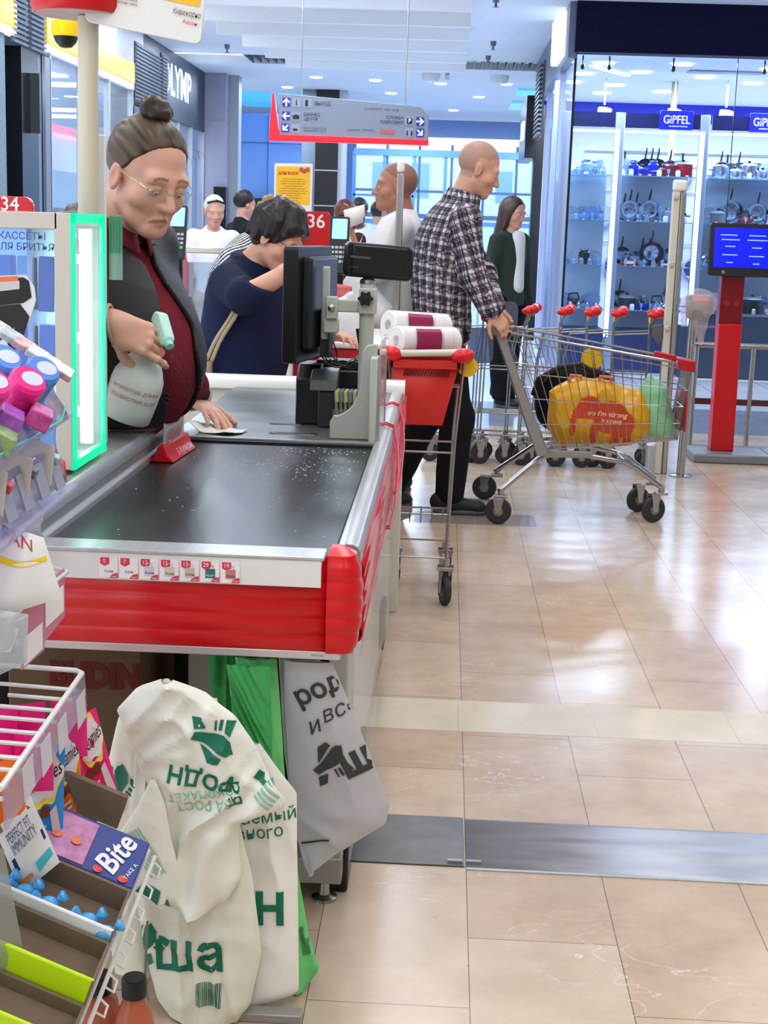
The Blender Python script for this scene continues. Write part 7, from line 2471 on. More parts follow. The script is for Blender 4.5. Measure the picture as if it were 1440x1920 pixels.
# ---- cookware on the shelves
m_inox = mat('polished_inox', (200, 206, 220), 0.12, 1.0)
m_potlid = clear('lid_glass', (220, 232, 245), .25, .04)
m_clearware = clear('clear_ware', (205, 226, 248), .34, .05)
POTC = {'steel': m_inox, 'blue': mat('enamel_blue', (20, 40, 190), 0.2), 'red': mat('enamel_red', (176, 24, 40), 0.25), 'maroon': mat('enamel_maroon', (120, 34, 48), 0.3), 'black': mat('enamel_black', (24, 26, 34), 0.3), 'white': mat('glazed_white', (232, 236, 244), 0.2), 'grey': mat('glazed_grey', (130, 136, 150), 0.3)}
def ware(kind, col, x, y, z, s, lab, grp):
 t = thing(kind, lab, kind.replace('_', ' '), (x, y, z), grp)
 m = POTC.get(col, m_clearware)
 if kind in ('saucepan', 'stockpot'):
  h = s * (.75 if kind == 'saucepan' else 1.25)
  MB().lathe([(0, .002), (s * .95, .002), (s, .012), (s, h), (s * 1.03, h + .004), (s * .96, h + .004), (s * .95, .014), (0, .01)], (x, y, z), seg=20).build('pot_body', m, t)
  MB().lathe([(s, h + .004), (s * .7, h + .022), (0, h + .032)], (x, y, z), seg=20).build('lid', m if s < .09 else m_potlid, t)
  MB().lathe([(.012, h + .03), (.016, h + .05), (0, h + .055)], (x, y, z), seg=10).build('knob', m_black, t)
  b = MB()
  if kind == 'saucepan':
   b.tube([(x + s * .95, y - .01, z + h * .8), (x + s * 1.9, y - .03, z + h * .95)], .009, 8)
  else:
   for sg in (-1, 1):
    b.tube([(x + sg * s, y - .03, z + h * .75), (x + sg * (s + .03), y - .03, z + h * .78), (x + sg * (s + .03), y + .03, z + h * .78), (x + sg * s, y + .03, z + h * .75)], .006, 8)
  b.build('handle', m_inox if col != 'black' else m_black, t)
 elif kind == 'frying_pan':
  c = (x, y + .03, z + s + .012)
  MB().lathe([(0, .012), (s * .8, .012), (s, -.030), (s * .985, -.030), (s * .78, .006), (0, .006)], c, (0, .97, .24), 26).build('pan_body', m, t)
  MB().lathe([(0, .004), (s * .62, .004)], c, (0, .97, .24), 26).build('pan_surface', mat('pan_mirror', (214, 218, 228), 0.08, 1.0), t)
  MB().tube([(x, y + .06, z + 2 * s), (x + .01, y + .06, z + 2 * s + .07), (x + .012, y + .055, z + 2 * s + .11)], [.010, .009, .006], 8).build('handle', m_black, t)
 elif kind == 'wine_glass':
  MB().lathe([(s * .6, 0), (s * .55, .004), (.005, .01), (.005, s * 1.1), (s * .5, s * 1.5), (s * .62, s * 2.1), (s * .5, s * 2.9)], (x, y, z), seg=16).build('glass', m_clearware, t)
 elif kind == 'glass_bowl':
  MB().lathe([(s * .4, 0), (s * .6, .01), (s, s * .7), (s * .98, s * .72), (s * .56, .02), (0, .012)], (x, y, z), seg=20).build('bowl', m_clearware if col == 'clear' else m, t)
 elif kind == 'plate':
  MB().lathe([(0, .004), (s * .6, .004), (s, -.014), (s, -.018), (s * .6, 0), (0, 0)], (x, y + .03, z + s + .006), (0, .95, .3), 24).build('plate_body', m if col != 'clear' else m_clearware, t)
 elif kind == 'jar':
  MB().lathe([(s * .9, 0), (s, .01), (s, s * 2.0), (s * .7, s * 2.3), (s * .7, s * 2.5)], (x, y, z), seg=16).build('jar_body', m if col != 'clear' else m_clearware, t)
  MB().lathe([(s * .74, s * 2.5), (s * .74, s * 2.8), (0, s * 2.82)], (x, y, z), seg=16).build('lid', m_inox, t)
 elif kind == 'kettle':
  MB().lathe([(s * .9, 0), (s, .02), (s * .95, s * .9), (s * .5, s * 1.35), (0, s * 1.4)], (x, y, z), seg=20).build('kettle_body', m, t)
  MB().tube([(x - s * .8, y, z + s * 1.0), (x - s * .7, y, z + s * 2.0), (x + s * .5, y, z + s * 2.1), (x + s * .8, y, z + s * 1.1)], .009, 8).build('handle', m_black, t)
  MB().tube([(x + s * .85, y - .02, z + s * .5), (x + s * 1.5, y - .03, z + s * 1.2)], [.018, .009], 8).build('spout', m, t)
 elif kind == 'gift_box':
  MB().box((x - s, y - s * .4, z), (x + s, y + s * .5, z + s * .75)).build('carton', m, t, bevel=.003)
  MB().box((x - s * .7, y - s * .4 - .002, z + s * .2), (x + s * .5, y - s * .4, z + s * .55)).build('label', m_paper, t)
 return t
random.seed(12)
plan = {
 'corner': [[('glass_bowl', 'clear', .065), ('jar', 'clear', .05), ('glass_bowl', 'clear', .07), ('wine_glass', 'clear', .05)],
   [('glass_bowl', 'white', .06), ('glass_bowl', 'clear', .075), ('plate', 'clear', .07), ('wine_glass', 'clear', .05)],
   [('plate', 'white', .075), ('jar', 'black', .055), ('glass_bowl', 'clear', .075)],
   [('kettle', 'black', .07), ('glass_bowl', 'white', .06), ('plate', 'clear', .09)]],
 'middle': [[('jar', 'blue', .05), ('saucepan', 'blue', .075), ('jar', 'blue', .055), ('saucepan', 'maroon', .08), ('stockpot', 'maroon', .08), ('stockpot', 'red', .095)],
   [('frying_pan', 'steel', .10), ('wine_glass', 'clear', .05), ('frying_pan', 'steel', .105), ('wine_glass', 'clear', .055), ('jar', 'clear', .05), ('stockpot', 'black', .07)],
   [('gift_box', 'red', .085), ('glass_bowl', 'clear', .07), ('frying_pan', 'black', .12), ('gift_box', 'maroon', .06), ('jar', 'red', .045)],
   [('stockpot', 'black', .09), ('glass_bowl', 'blue', .09), ('kettle', 'steel', .07), ('saucepan', 'steel', .075)]],
 'far': [[('stockpot', 'steel', .085), ('saucepan', 'steel', .09), ('stockpot', 'steel', .10), ('saucepan', 'steel', .085), ('stockpot', 'maroon', .075), ('kettle', 'steel', .08), ('stockpot', 'steel', .08)],
   [('stockpot', 'grey', .08), ('frying_pan', 'steel', .12), ('kettle', 'maroon', .06), ('frying_pan', 'steel', .105), ('stockpot', 'steel', .075), ('saucepan', 'grey', .08), ('frying_pan', 'black', .10)],
   [('stockpot', 'grey', .08), ('gift_box', 'white', .08), ('saucepan', 'black', .08), ('frying_pan', 'steel', .11), ('jar', 'steel', .06), ('kettle', 'steel', .07)],
   [('plate', 'white', .10), ('plate', 'white', .09), ('stockpot', 'black', .11), ('gift_box', 'grey', .10), ('gift_box', 'white', .08)]],
}
ords = ('first', 'second', 'third', 'fourth', 'fifth', 'sixth', 'seventh')
shn = ('top', 'second', 'third', 'lowest')
case_words = {'corner': 'corner case', 'middle': 'case behind the gate post', 'far': 'case behind the kiosk'}
for nm, x0, x1 in cases:
 for si, row in enumerate(plan[nm]):
  n = len(row)
  for i, (kind, col, s) in enumerate(row):
   x = lerp(x0 + .07, x1 - .07, (i + .5) / n) + random.uniform(-.01, .01)
   y = 14.88 + random.uniform(-.02, .02)
   lab = '%s %s on the %s shelf of the %s, %s along' % (col, kind.replace('_', ' '), shn[si], case_words[nm], ords[i])
   ware(kind, col, x, y, shelves[si], s, lab, 'cookware in the shop display cases')
  for i in range(n + (4 if nm != 'corner' else 2)):
   kind, col, s = random.choice((('frying_pan', 'steel', .085), ('wine_glass', 'clear', .06), ('jar', 'steel', .05), ('stockpot', 'steel', .07), ('plate', 'white', .085), ('frying_pan', 'black', .09), ('jar', 'clear', .06), ('glass_bowl', 'white', .06)) if nm != 'corner' else (('jar', 'clear', .05), ('plate', 'white', .07), ('glass_bowl', 'clear', .06)))
   m_ = n + (4 if nm != 'corner' else 2)
   lab = 'back-row %s %s, %s shelf of the %s, %s along' % (col, kind.replace('_', ' '), shn[si], case_words[nm], ('first second third fourth fifth sixth seventh eighth ninth tenth eleventh'.split())[i])
   ware(kind, col, lerp(x0 + .05, x1 - .05, (i + .5) / m_), 15.13, shelves[si], s, lab, 'cookware in the shop display cases')
rs = random.Random(8)
for nm, x0, x1 in cases:
 n = 4 if nm == 'corner' else 7
 for si in range(4):
  for i in range(n):
   kind, col = rs.choice((('wine_glass', 'clear'), ('jar', 'clear'), ('gift_box', 'white'), ('jar', 'steel')) if nm == 'corner' else (('wine_glass', 'clear'), ('gift_box', 'red'), ('jar', 'steel'), ('jar', 'white'), ('gift_box', 'black'), ('wine_glass', 'clear')))
   ware(kind, col, lerp(x0 + .04, x1 - .04, (i + .5) / n), 14.775, shelves[si], .024, 'front-edge small %s %s, %s shelf, %s, %s along' % (col, kind.replace('_', ' '), shn[si], case_words[nm], ords[i]), 'cookware in the shop display cases')
# big steel and white goods at the back of the shop
for i, (x, z, r) in enumerate(((1.75, 1.55, .13), (2.1, 1.5, .12), (2.5, 1.55, .14), (2.9, 1.5, .13), (3.35, 1.55, .14), (1.9, 1.0, .13), (2.3, 1.0, .12), (2.8, 1.0, .13), (3.3, 1.0, .13), (1.95, 2.0, .12), (2.6, 2.0, .12), (3.1, 2.0, .12))):
 t = thing('wall_pan', 'round steel pan hanging on the back rack of the glass shop', 'frying pan', (x, 17.0, z), 'pans hanging on the shop back rack')
 MB().lathe([(0, .012), (r * .8, .012), (r, -.03), (r * .98, -.03), (r * .78, .006), (0, .006)], (x, 17.0, z), (0, .97, .2), 26).build('pan_body', m_inox, t)
 MB().tube([(x, 17.0, z + r), (x, 16.99, z + r + .16)], .011, 8).build('handle', m_black, t)
t = thing('pan_rack', 'tall white pan rack standing behind the display cases', 'rack', (2.5, 17.05, 0))
MB().box((1.5, 17.05, 0), (3.7, 17.09, 2.3)).build('panel', mat('rack_panel', (176, 184, 210), 0.4), t)
b = MB()
for z in (1.28, 1.85, 2.28):
 b.tube([(1.5, 17.02, z), (3.7, 17.02, z)], .008, 8)
b.build('rail', m_steel, t)
for i, (x0, x1, z1) in enumerate(((2.8, 3.3, .62), (3.35, 3.9, .55), (2.3, 2.75, .5))):
 o = MB().box((x0, 14.40, 0), (x1, 14.68, z1)).build('stock_cabinet', mat('cabinet_slate', (60, 66, 84), 0.4), None, bevel=.006)
 tag(o, ('low slate cabinet inside the shop glass behind the kiosk pillar', 'second low slate cabinet inside the shop glass past the kiosk', 'shorter slate cabinet inside the shop glass beside the gate post')[i], 'cabinet')
# ================================================================== CARRIER BAGS HANGING UNDER THE BUMPER
def rotz2(p, a, o=(0, 0)):
 c, s = math.cos(a), math.sin(a)
 return (o[0] + p[0] * c - p[1] * s, o[1] + p[0] * s + p[1] * c)
class Sheet:
 """a hanging flat bag: rows of (z, left x, right x), bulging and creased towards the viewer"""
 def __init__(self, rows, y, bulge, seed, amp=.006, freq=30, lean=0.0, depth=.02, skew=0.0):
  self.rows = sorted(rows)
  self.z = [r[0] for r in self.rows]
  self.l = [r[1] for r in self.rows]
  self.r = [r[2] for r in self.rows]
  self.y, self.bulge, self.seed, self.amp, self.freq, self.lean, self.depth, self.skew = y, bulge, seed, amp, freq, lean, depth, skew
 def edges(self, z):
  return float(np.interp(z, self.z, self.l)), float(np.interp(z, self.z, self.r))
 def surf(self, x, z):
  l, r = self.edges(z)
  u = min(1, max(0, (x - l) / max(1e-6, r - l)))
  e = math.sin(PI * u) ** .6 if 0 < u < 1 else 0
  q = self.freq * (x - self.skew * (z - self.z[0]))
  w = q * .16 + .5 * vn((x * 6, z * 5, self.seed))
  f = 1.6 - 3.2 * abs(vn((w * 3, z * 3.2, self.seed))) ** .7 + .8 - 1.7 * abs(vn((x * 16 + z * 9, z * 13 - x * 6, self.seed + 7))) ** .75 + .35 * math.sin(q + self.seed)
  k = (z - self.z[0]) / (self.z[-1] - self.z[0])
  return self.y - self.bulge * e * (1 - .5 * k) - self.amp * f * (.3 + .7 * e) + self.lean * (k - 1)
 def build(self, name, m, parent, nu=40, nv=60, solid=0):
  b = MB()
  z0, z1 = self.z[0], self.z[-1]
  def fn(u, v):
   z = lerp(z1, z0, v)
   l, r = self.edges(z)
   if u <= .5:
    x = lerp(l, r, u * 2)
    return Vector((x, self.surf(x, z), z))
   x = lerp(r, l, u * 2 - 1)
   e = math.sin(PI * min(1, max(0, (x - l) / max(1e-6, r - l))))
   return Vector((x, self.surf(x, z) + self.depth * e + .001, z))
  b.grid(fn, nu * 2, nv, wrap=True)
  return b.build(name, m, parent, smooth=70)
 def drape(self, polys, m, parent, name='print', lift=.0024):
  """printed shapes [(points, faces)] in (x, z), laid on the sheet"""
  bm = bmesh.new()
  for vs, fs in polys:
   bv = [bm.verts.new((p[0], 0, p[1])) for p in vs]
   for f in fs:
    try:
     bm.faces.new([bv[i] for i in f])
    except ValueError:
     pass
  bmesh.ops.triangulate(bm, faces=bm.faces[:])
  for _ in range(4):
   es = [e for e in bm.edges if e.calc_length() > .012]
   if not es:
    break
   bmesh.ops.subdivide_edges(bm, edges=es, cuts=1)
   bmesh.ops.triangulate(bm, faces=[f for f in bm.faces if len(f.verts) > 3])
  out = MB()
  keep = [f for f in bm.faces if all(self.edges(v.co.z)[0] < v.co.x < self.edges(v.co.z)[1] for v in f.verts)]
  ix = {}
  vs, fs = [], []
  bm.verts.index_update()
  for f in keep:
   q = []
   for v in f.verts:
    if True:
     k = v.index
     if k not in ix:
      ix[k] = len(vs)
      vs.append((v.co.x, self.surf(v.co.x, v.co.z) - lift, v.co.z))
     q.append(ix[k])
   fs.append(tuple(q))
  bm.free()
  if fs:
   out.add(vs, fs)
   return out.build(name, m, parent, smooth=None)
def words(body, c, size, ang=0, mirror=False, **kw):
 vs, fs = text_mesh(body, size, **kw)
 return [rotz2(((-p[0] if mirror else p[0]), p[1]), math.radians(ang), c) for p in vs], fs
def shape(pts, c, s, ang=0, sx=1):
 P = [rotz2((p[0] * s * sx, p[1] * s), math.radians(ang), c) for p in pts]
 return P, [tuple(range(len(P)))]
_bl = [[(325, 770), (385, 722), (420, 748), (345, 885), (330, 905)], [(505, 740), (488, 752), (460, 748), (430, 775), (395, 835), (350, 905), (292, 965), (330, 972), (336, 1002), (400, 955), (455, 925), (500, 888), (522, 830), (510, 775)],
 [(338, 1022), (410, 988), (408, 1070), (348, 1100)], [(452, 950), (468, 940), (500, 1005), (488, 1010)], [(480, 938), (500, 925), (540, 985), (520, 998)], [(512, 905), (532, 862), (608, 935), (556, 975)]]
BIRD = [[((x - 430) / 360, (905 - y) / 360) for x, y in p] for p in _bl]
def bird(c, s, ang=0, sx=1):
 return [shape(p, c, s, ang, sx) for p in BIRD]
def bars(c, w, h, n, ang=0):
 random.seed(int(1000 * abs(c[0])))
 o, x = [], -w / 2
 while x < w / 2:
  a = random.uniform(.0008, .0022)
  o.append(shape([(x, -h / 2), (x + a, -h / 2), (x + a, h / 2), (x, h / 2)], c, 1, ang))
  x += a + random.uniform(.0008, .0018)
 return o
def lines(c, w, h, n, ang=0):
 return [shape([(-w / 2, lerp(h / 2, -h / 2, k / n)), (w / 2 - .02 * w * (k % 3), lerp(h / 2, -h / 2, k / n)), (w / 2 - .02 * w * (k % 3), lerp(h / 2, -h / 2, (k + .45) / n)), (-w / 2, lerp(h / 2, -h / 2, (k + .45) / n))], c, 1, ang) for k in range(n)]
def film_mat(name, rgb, rough=.35, trans=.25):
 m = mat(name, rgb, rough, spec=.45, bump=.2, bscale=22)
 return m
m_cream = film_mat('cream_film', (238, 238, 220))
m_cream2 = film_mat('cream_film_pale', (244, 244, 234))
m_greyf = film_mat('grey_film', (196, 196, 202), .28)
m_inkg = mat('ink_green', (4, 112, 84), .45)
m_inkp = mat('ink_pale_green', (140, 196, 178), .5)
m_inkd = mat('ink_charcoal', (52, 60, 56), .45)
# grey bags
t = thing('grey_carrier_bag', 'translucent grey carrier bag with dark bird logo hanging at the counter corner', 'bag', (-.17, 2.47, .58), 'carrier bags hung under the counter')
gs = Sheet([(.588, -.262, -.176), (.50, -.261, -.139), (.40, -.254, -.099), (.315, -.244, -.066), (.275, -.238, -.072), (.235, -.232, -.125), (.205, -.222, -.165), (.178, -.212, -.195)], 2.49, .012, 1.3, .0035, 24, -.04, .014, -.5)
gs.build('bag_film', m_greyf, t)
gs.drape([words('родн', (-.186, .545), .052, 27, bold=.0012), words('все', (-.163, .500), .042, 26, shear=.3), words('и', (-.208, .466), .044, 26, shear=.3)] + bird((-.174, .395), .085) + [words('ш', (-.128, .402), .075, 27, bold=.003), shape([(-.03, 0), (.03, .016), (.03, .020), (-.03, .004)], (-.205, .225), 1)], m_inkd, t)
t = thing('grey_carrier_bag', 'second grey carrier bag peeping out behind the one with the dark bird', 'bag', (-.24, 2.50, .58), 'carrier bags hung under the counter')
g2 = Sheet([(.585, -.275, -.20), (.40, -.262, -.17), (.25, -.240, -.19), (.18, -.222, -.20), (.160, -.213, -.205)], 2.515, .006, 2.2, .004, 60, -.02, .008)
g2.build('bag_film', m_greyf, t)
# green fabric bags
m_gr = mat('green_fabric', (54, 146, 76), .8, nscale=50, namt=.12)
m_gr2 = mat('green_fabric_light', (112, 212, 124), .75, nscale=50, namt=.06)
t = thing('green_shopping_bag', 'long green fabric bag hanging between the cream and grey bags', 'bag', (-.3, 2.46, .58), 'carrier bags hung under the counter')
s1 = Sheet([(.588, -.352, -.276), (.46, -.325, -.262), (.32, -.29, -.248), (.1, -.262, -.200), (.04, -.245, -.178), (.004, -.228, -.205)], 2.50, .012, 2.9, .005, 60, .10, .012, -.3)
s1.build('bag_cloth', m_gr2, t)
s1.drape(bars((-.206, .095), .05, .014, 9, 100), mat('ink_leaf', (40, 120, 60), .6), t)
t = thing('green_shopping_bag', 'dark green folded fabric bag hanging beside the grey leg of the counter', 'bag', (-.39, 2.52, .58), 'carrier bags hung under the counter')
Sheet([(.588, -.412, -.366), (.45, -.40, -.33), (.32, -.38, -.31)], 2.56, .008, .4, .006, 90, -.02, .012).build('bag_cloth', m_gr, t)
t = thing('green_shopping_bag', 'middle green fabric bag with fanned pleats just above the cream bags', 'bag', (-.33, 2.50, .58), 'carrier bags hung under the counter')
Sheet([(.588, -.36, -.283), (.50, -.345, -.277), (.42, -.31, -.272)], 2.452, .010, 1.9, .005, 150, .03, .012, -.6).build('bag_cloth', mat('green_fabric_mid', (66, 168, 88), .8), t)
# cream bags, back to front
t = thing('cream_carrier_bag', 'white carrier bag with two lines of green writing at the edge of the cream pile', 'bag', (-.28, 2.36, .4), 'carrier bags hung under the counter')
s2 = Sheet([(.47, -.34, -.29), (.43, -.36, -.26), (.386, -.38, -.224), (.30, -.38, -.2205), (.15, -.37, -.214), (.030, -.36, -.209), (.004, -.36, -.27)], 2.385, .02, .7, .0045, 34, .045, .02, -.2)
s2.build('bag_film', m_cream2, t)
s2.drape([words('гаемый', (-.276, .346), .030, 8), words('вного', (-.284, .318), .030, 8), words('Н', (-.263, .180), .075, 2, bold=.003)], m_inkg, t)
s2.drape([words('Вс', (-.282, .395), .042, 10, mirror=True)], m_inkp, t)
t = thing('cream_carrier_bag', 'long cream carrier bag with big green letters and a barcode hanging to the floor', 'bag', (-.4, 2.32, .4), 'carrier bags hung under the counter')
s3 = Sheet([(.56, -.46, -.36), (.47, -.50, -.34), (.36, -.51, -.32), (.25, -.50, -.290), (.12, -.475, -.272), (.03, -.45, -.288), (.004, -.43, -.305)], 2.352, .035, 2.1, .010, 44, .055, .03, -.1)
s3.build('bag_film', m_cream, t)
s3.drape(bird((-.462, .140), .075, 20) + [words('ша', (-.392, .128), .092, 4, bold=.0015)] + bars((-.355, .062), .044, .042, 12), m_inkg, t)
t = thing('cream_carrier_bag', 'cream carrier bag with a green bird logo folded down at the back of the pile', 'bag', (-.5, 2.33, .4), 'carrier bags hung under the counter')
s4 = Sheet([(.575, -.48, -.40), (.52, -.528, -.41), (.39, -.556, -.42), (.30, -.568, -.44), (.18, -.55, -.46), (.06, -.53, -.46)], 2.355, .02, 3.3, .006, 50, .03, .02, .2)
s4.build('bag_film', m_cream, t)
s4.drape(bird((-.520, .402), .080, 22), m_inkg, t)
t = thing('cream_carrier_bag', 'crumpled pale cream bag draped over the top of the cream pile', 'bag', (-.38, 2.27, .4), 'carrier bags hung under the counter')
s5 = Sheet([(.606, -.445, -.425), (.590, -.485, -.375), (.550, -.520, -.320), (.50, -.500, -.285), (.44, -.475, -.258), (.405, -.455, -.232), (.392, -.45, -.236), (.368, -.445, -.312), (.34, -.45, -.312), (.27, -.46, -.305), (.235, -.455, -.325), (.215, -.42, -.350)], 2.300, .035, 4.6, .0115, 40, .02, .03, .55)
s5.build('bag_film', film_mat('milky_bag', (240, 242, 228), .28), t)
s5.drape(bird((-.352, .520), .085, -155, -1) + [words('РОДН', (-.372, .452), .038, 172, bold=.001), words('ва', (-.318, .425), .040, 100), shape([(-.014, -.010), (.014, -.010), (.014, .012), (-.014, .012)], (-.268, .455), 1, 50), shape([(-.02, -.012), (.02, .0), (.012, .012), (-.02, .008)], (-.437, .236), 1, -25)], m_inkg, t)
s5.drape([words('ЭКОПАКЕТ', (-.372, .424), .020, 188), words('ЗА РОСТ', (-.366, .404), .022, 188)] + lines((-.262, .42), .036, .036, 5, -45), m_inkp, t)
t = thing('cream_carrier_bag', 'small folded corner of a cream bag with fine green print on the pile', 'bag', (-.46, 2.25, .3), 'carrier bags hung under the counter')
s6 = Sheet([(.445, -.455, -.448), (.40, -.475, -.43), (.34, -.512, -.42), (.315, -.520, -.412), (.28, -.50, -.405), (.25, -.48, -.402), (.235, -.45, -.42)], 2.262, .010, 5.1, .003, 40, .01, .008, .4)
s6.build('bag_film', m_cream2, t)
s6.drape(lines((-.462, .318), .09, .030, 6, -58), m_inkp, t)
s6.drape([shape([(-.022, -.010), (.022, -.012), (.018, .012), (-.014, .012)], (-.455, .252), 1, -22)], m_inkg, t)
# ================================================================== LEFT RACKS
m_white_wire = mat('white_wire', (226, 224, 220), .3)
m_clearrail = clear('clear_rail', (226, 224, 240), .16, .05)
# lit cabinet with razor cartridges
t = thing('lit_display_cabinet', 'beige display cabinet with a glowing green-edged end and white tube', 'display cabinet', (-.85, 2.9, .865))
m_bei = mat('beige_frame', (206, 200, 188), .45)
CX, CA, CB, Z0, Z1 = -.706, 2.765, 3.03, .868, 1.358
b = MB().box((-1.15, CA, Z0), (-.735, CA + .02, .892)).box((-1.15, CA, 1.326), (-.735, CA + .02, Z1)).box((-.742, CA, Z0), (CX - .004, CA + .02, Z1))
b.box((-1.15, CA + .02, Z1 - .012), (CX - .01, CB, Z1 - .0005)).box((-1.15, CA + .02, Z0 + .0005), (CX - .01, CB, Z0 + .012)).box((-1.15, CB - .012, Z0), (CX - .01, CB, Z1))
b.build('frame', m_bei, t, bevel=.002)
b = MB().box((-.80, CA + .02, Z0), (-.790, CB, Z1))
b.build('divider', m_white, t)
b = MB()
for (y0, y1, z0, z1) in ((CA + .001, CA + .020, Z0, Z1), (CB - .018, CB, Z0, Z1), (CA + .001, CB, Z0, Z0 + .018), (CA + .001, CB, Z1 - .018, Z1)):
 b.box((CX - .008, y0, z0), (CX, y1, z1))
b.build('green_edge', mat('green_acrylic', (0, 226, 160), .2, emit=(0, 235, 165), estr=.75), t)
MB().box((CX - .005, CA + .024, Z0 + .024), (CX - .003, CB - .024, Z1 - .024)).build('clear_cover', clear('cover', (240, 250, 250), .06, .03), t)
MB().cyl((-.724, 2.935, Z0 + .03), (-.724, 2.935, Z1 - .03), .0125).build('light_tube', mat('tube_white', (255, 255, 255), .5, emit=(232, 250, 255), estr=7), t)
b = MB()
for z in (.95, 1.10, 1.26):
 b.box((-.745, 2.94, z), (-.722, 2.955, z + .02))
b.build('tube_clip', m_whiteplastic, t)
b = MB()
text_to(b, 'Д', (CX - .002, 2.812, 1.292), (0, 1, 0), (0, 0, 1), .035)
b.build('lettering', m_whiteplastic, t, smooth=None)
MB().box((-1.15, CA + .008, .892), (-.742, CA + .011, 1.326)).build('window', clear('cabinet_window', (225, 240, 255), .10, .04), t)
MB().box((-1.15, CA + .10, .88), (-.79, CA + .105, 1.345)).build('lit_back', mat('lit_back', (210, 232, 250), .4, emit=(190, 222, 250), estr=.55), t)
b = MB()
text_to(b, 'КАССЕТЫ', (-.802, CA - .0005, 1.312), (1, 0, 0), (0, 0, 1), .0185, bold=.0002)
text_to(b, 'ДЛЯ БРИТЬЯ', (-.800, CA - .0005, 1.292), (1, 0, 0), (0, 0, 1), .0185, bold=.0002)
b.build('title', mat('title_blue', (70, 80, 150), .4), t, smooth=None)
k = 0
for zi, z in enumerate((1.17, 1.04, .905)):
 for xi in range(3):
  o = MB().box((-.862 + .040 * xi, CA + .03, z), (-.830 + .040 * xi, CA + .06, z + .105), 0, (0, .03 * (xi - 1), 0)).build('razor_cartridge_pack', mat('pack_blue_%d' % ((zi + xi) % 3), ((120, 150, 226), (176, 204, 240), (90, 120, 200))[(zi + xi) % 3], .2), None, bevel=.003)
  tag(o, 'blue razor cartridge pack in the lit cabinet window, %s row, %s along' % (('top', 'middle', 'lowest')[zi], ('first', 'second', 'third')[xi]), 'razor pack', 'razor packs in the lit cabinet')
# razor picture board
t = thing('razor_display_board', 'cut-out black and orange razor advert board before the lit cabinet', 'advert board', (-.73, 2.5, 1.15))
Y = 2.47
b = MB().prism([(-.80, 1.05), (-.735, 1.14), (-.708, 1.17), (-.695, 1.21), (-.698, 1.232), (-.712, 1.252), (-.80, 1.246)], (0, Y, 0), (1, 0, 0), (0, 0, 1), (0, .004, 0))
b.build('board', mat('advert_white', (230, 230, 232), .4), t)
for nm, P, c in (('razor_head', [(-.80, 1.235), (-.716, 1.248), (-.706, 1.242), (-.702, 1.215), (-.716, 1.205), (-.80, 1.192)], (26, 24, 26)), ('blade_strip', [(-.80, 1.234), (-.722, 1.242), (-.722, 1.228), (-.80, 1.217)], (206, 204, 200)), ('orange_strip', [(-.80, 1.244), (-.724, 1.2495), (-.724, 1.242), (-.80, 1.234)], (238, 120, 60)), ('razor_handle', [(-.80, 1.192), (-.722, 1.203), (-.706, 1.182), (-.716, 1.15), (-.735, 1.120), (-.745, 1.135), (-.73, 1.165), (-.80, 1.10)], (30, 28, 30)), ('orange_button', [(-.757 + .016 * math.cos(q), 1.157 + .012 * math.sin(q)) for q in [PI * j / 6 for j in range(12)]], (226, 122, 60))):
 MB().prism(P, (0, Y - (.0012 if nm in ('razor_head', 'razor_handle') else .0024), 0), (1, 0, 0), (0, 0, 1), (0, .001, 0)).build(nm, mat('razor_%d_%d' % (c[0], c[1]), c, .3), t, smooth=None)
# sweets shelf
t = thing('sweets_shelf', 'clear-fronted sweets shelf tier with jars of gum at the lit cabinet', 'shelf', (-.7, 2.2, 1.0))
b = MB()
b.grid(lambda u, v: Vector((-.632 - .012 * math.cos(PI * u), lerp(1.9, 2.385, v), lerp(1.075, 1.022, u))), 8, 6)
b.build('clear_front', clear('shelf_front', (200, 200, 222), .32, .06), t, solid=.002)
MB().hexa([(-.95, 1.9, 1.00), (-.62, 1.9, 1.00), (-.62, 2.42, 1.02), (-.95, 2.42, 1.02), (-.95, 1.9, 1.006), (-.62, 1.9, 1.006), (-.62, 2.42, 1.026), (-.95, 2.42, 1.026)]).build('shelf_board', m_clearrail, t)
MB().tube([(-.619, 1.96, 1.018), (-.619, 2.34, 1.024), (-.622, 2.385, 1.045)], .0016, 6).build('edge_glow', mat('teal_edge', (110, 220, 200), .3), t)
for i, (c, px, lab) in enumerate((((238, 40, 140), (-.652, 2.06, 1.10), 'pink gum jar cut by the photo edge on the sweets shelf'), ((238, 40, 140), (-.632, 2.17, 1.093), 'pink gum jar at the clear front of the sweets shelf'), ((80, 140, 226), (-.640, 2.28, 1.098), 'blue gum jar beside the lit cabinet on the sweets shelf'), ((80, 140, 226), (-.688, 2.24, 1.118), 'blue gum jar behind the pink jars on the sweets shelf'))):
 j = thing('gum_jar', lab, 'gum jar', (px[0], px[1], px[2] - .03), 'gum jars on the sweets shelf')
 ax = Vector((.55, -.45, .70)).normalized()
 m = mat('jar_%d' % c[0], c, .25)
 MB().lathe([(.022, -.040), (.027, -.036), (.027, -.004), (.024, .002)], px, ax, 20).build('jar_body', m, j)
 MB().lathe([(.0265, .002), (.0285, .006), (.0285, .020), (.024, .026), (0, .026)], px, ax, 24).build('lid', m, j)
 MB().lathe([(.014, .0264), (0, .0266)], Vector(px) + ax.orthogonal() * .004, ax, 16, sx=1.25).build('lid_label', mat('jar_label', (206, 216, 240), .3), j)
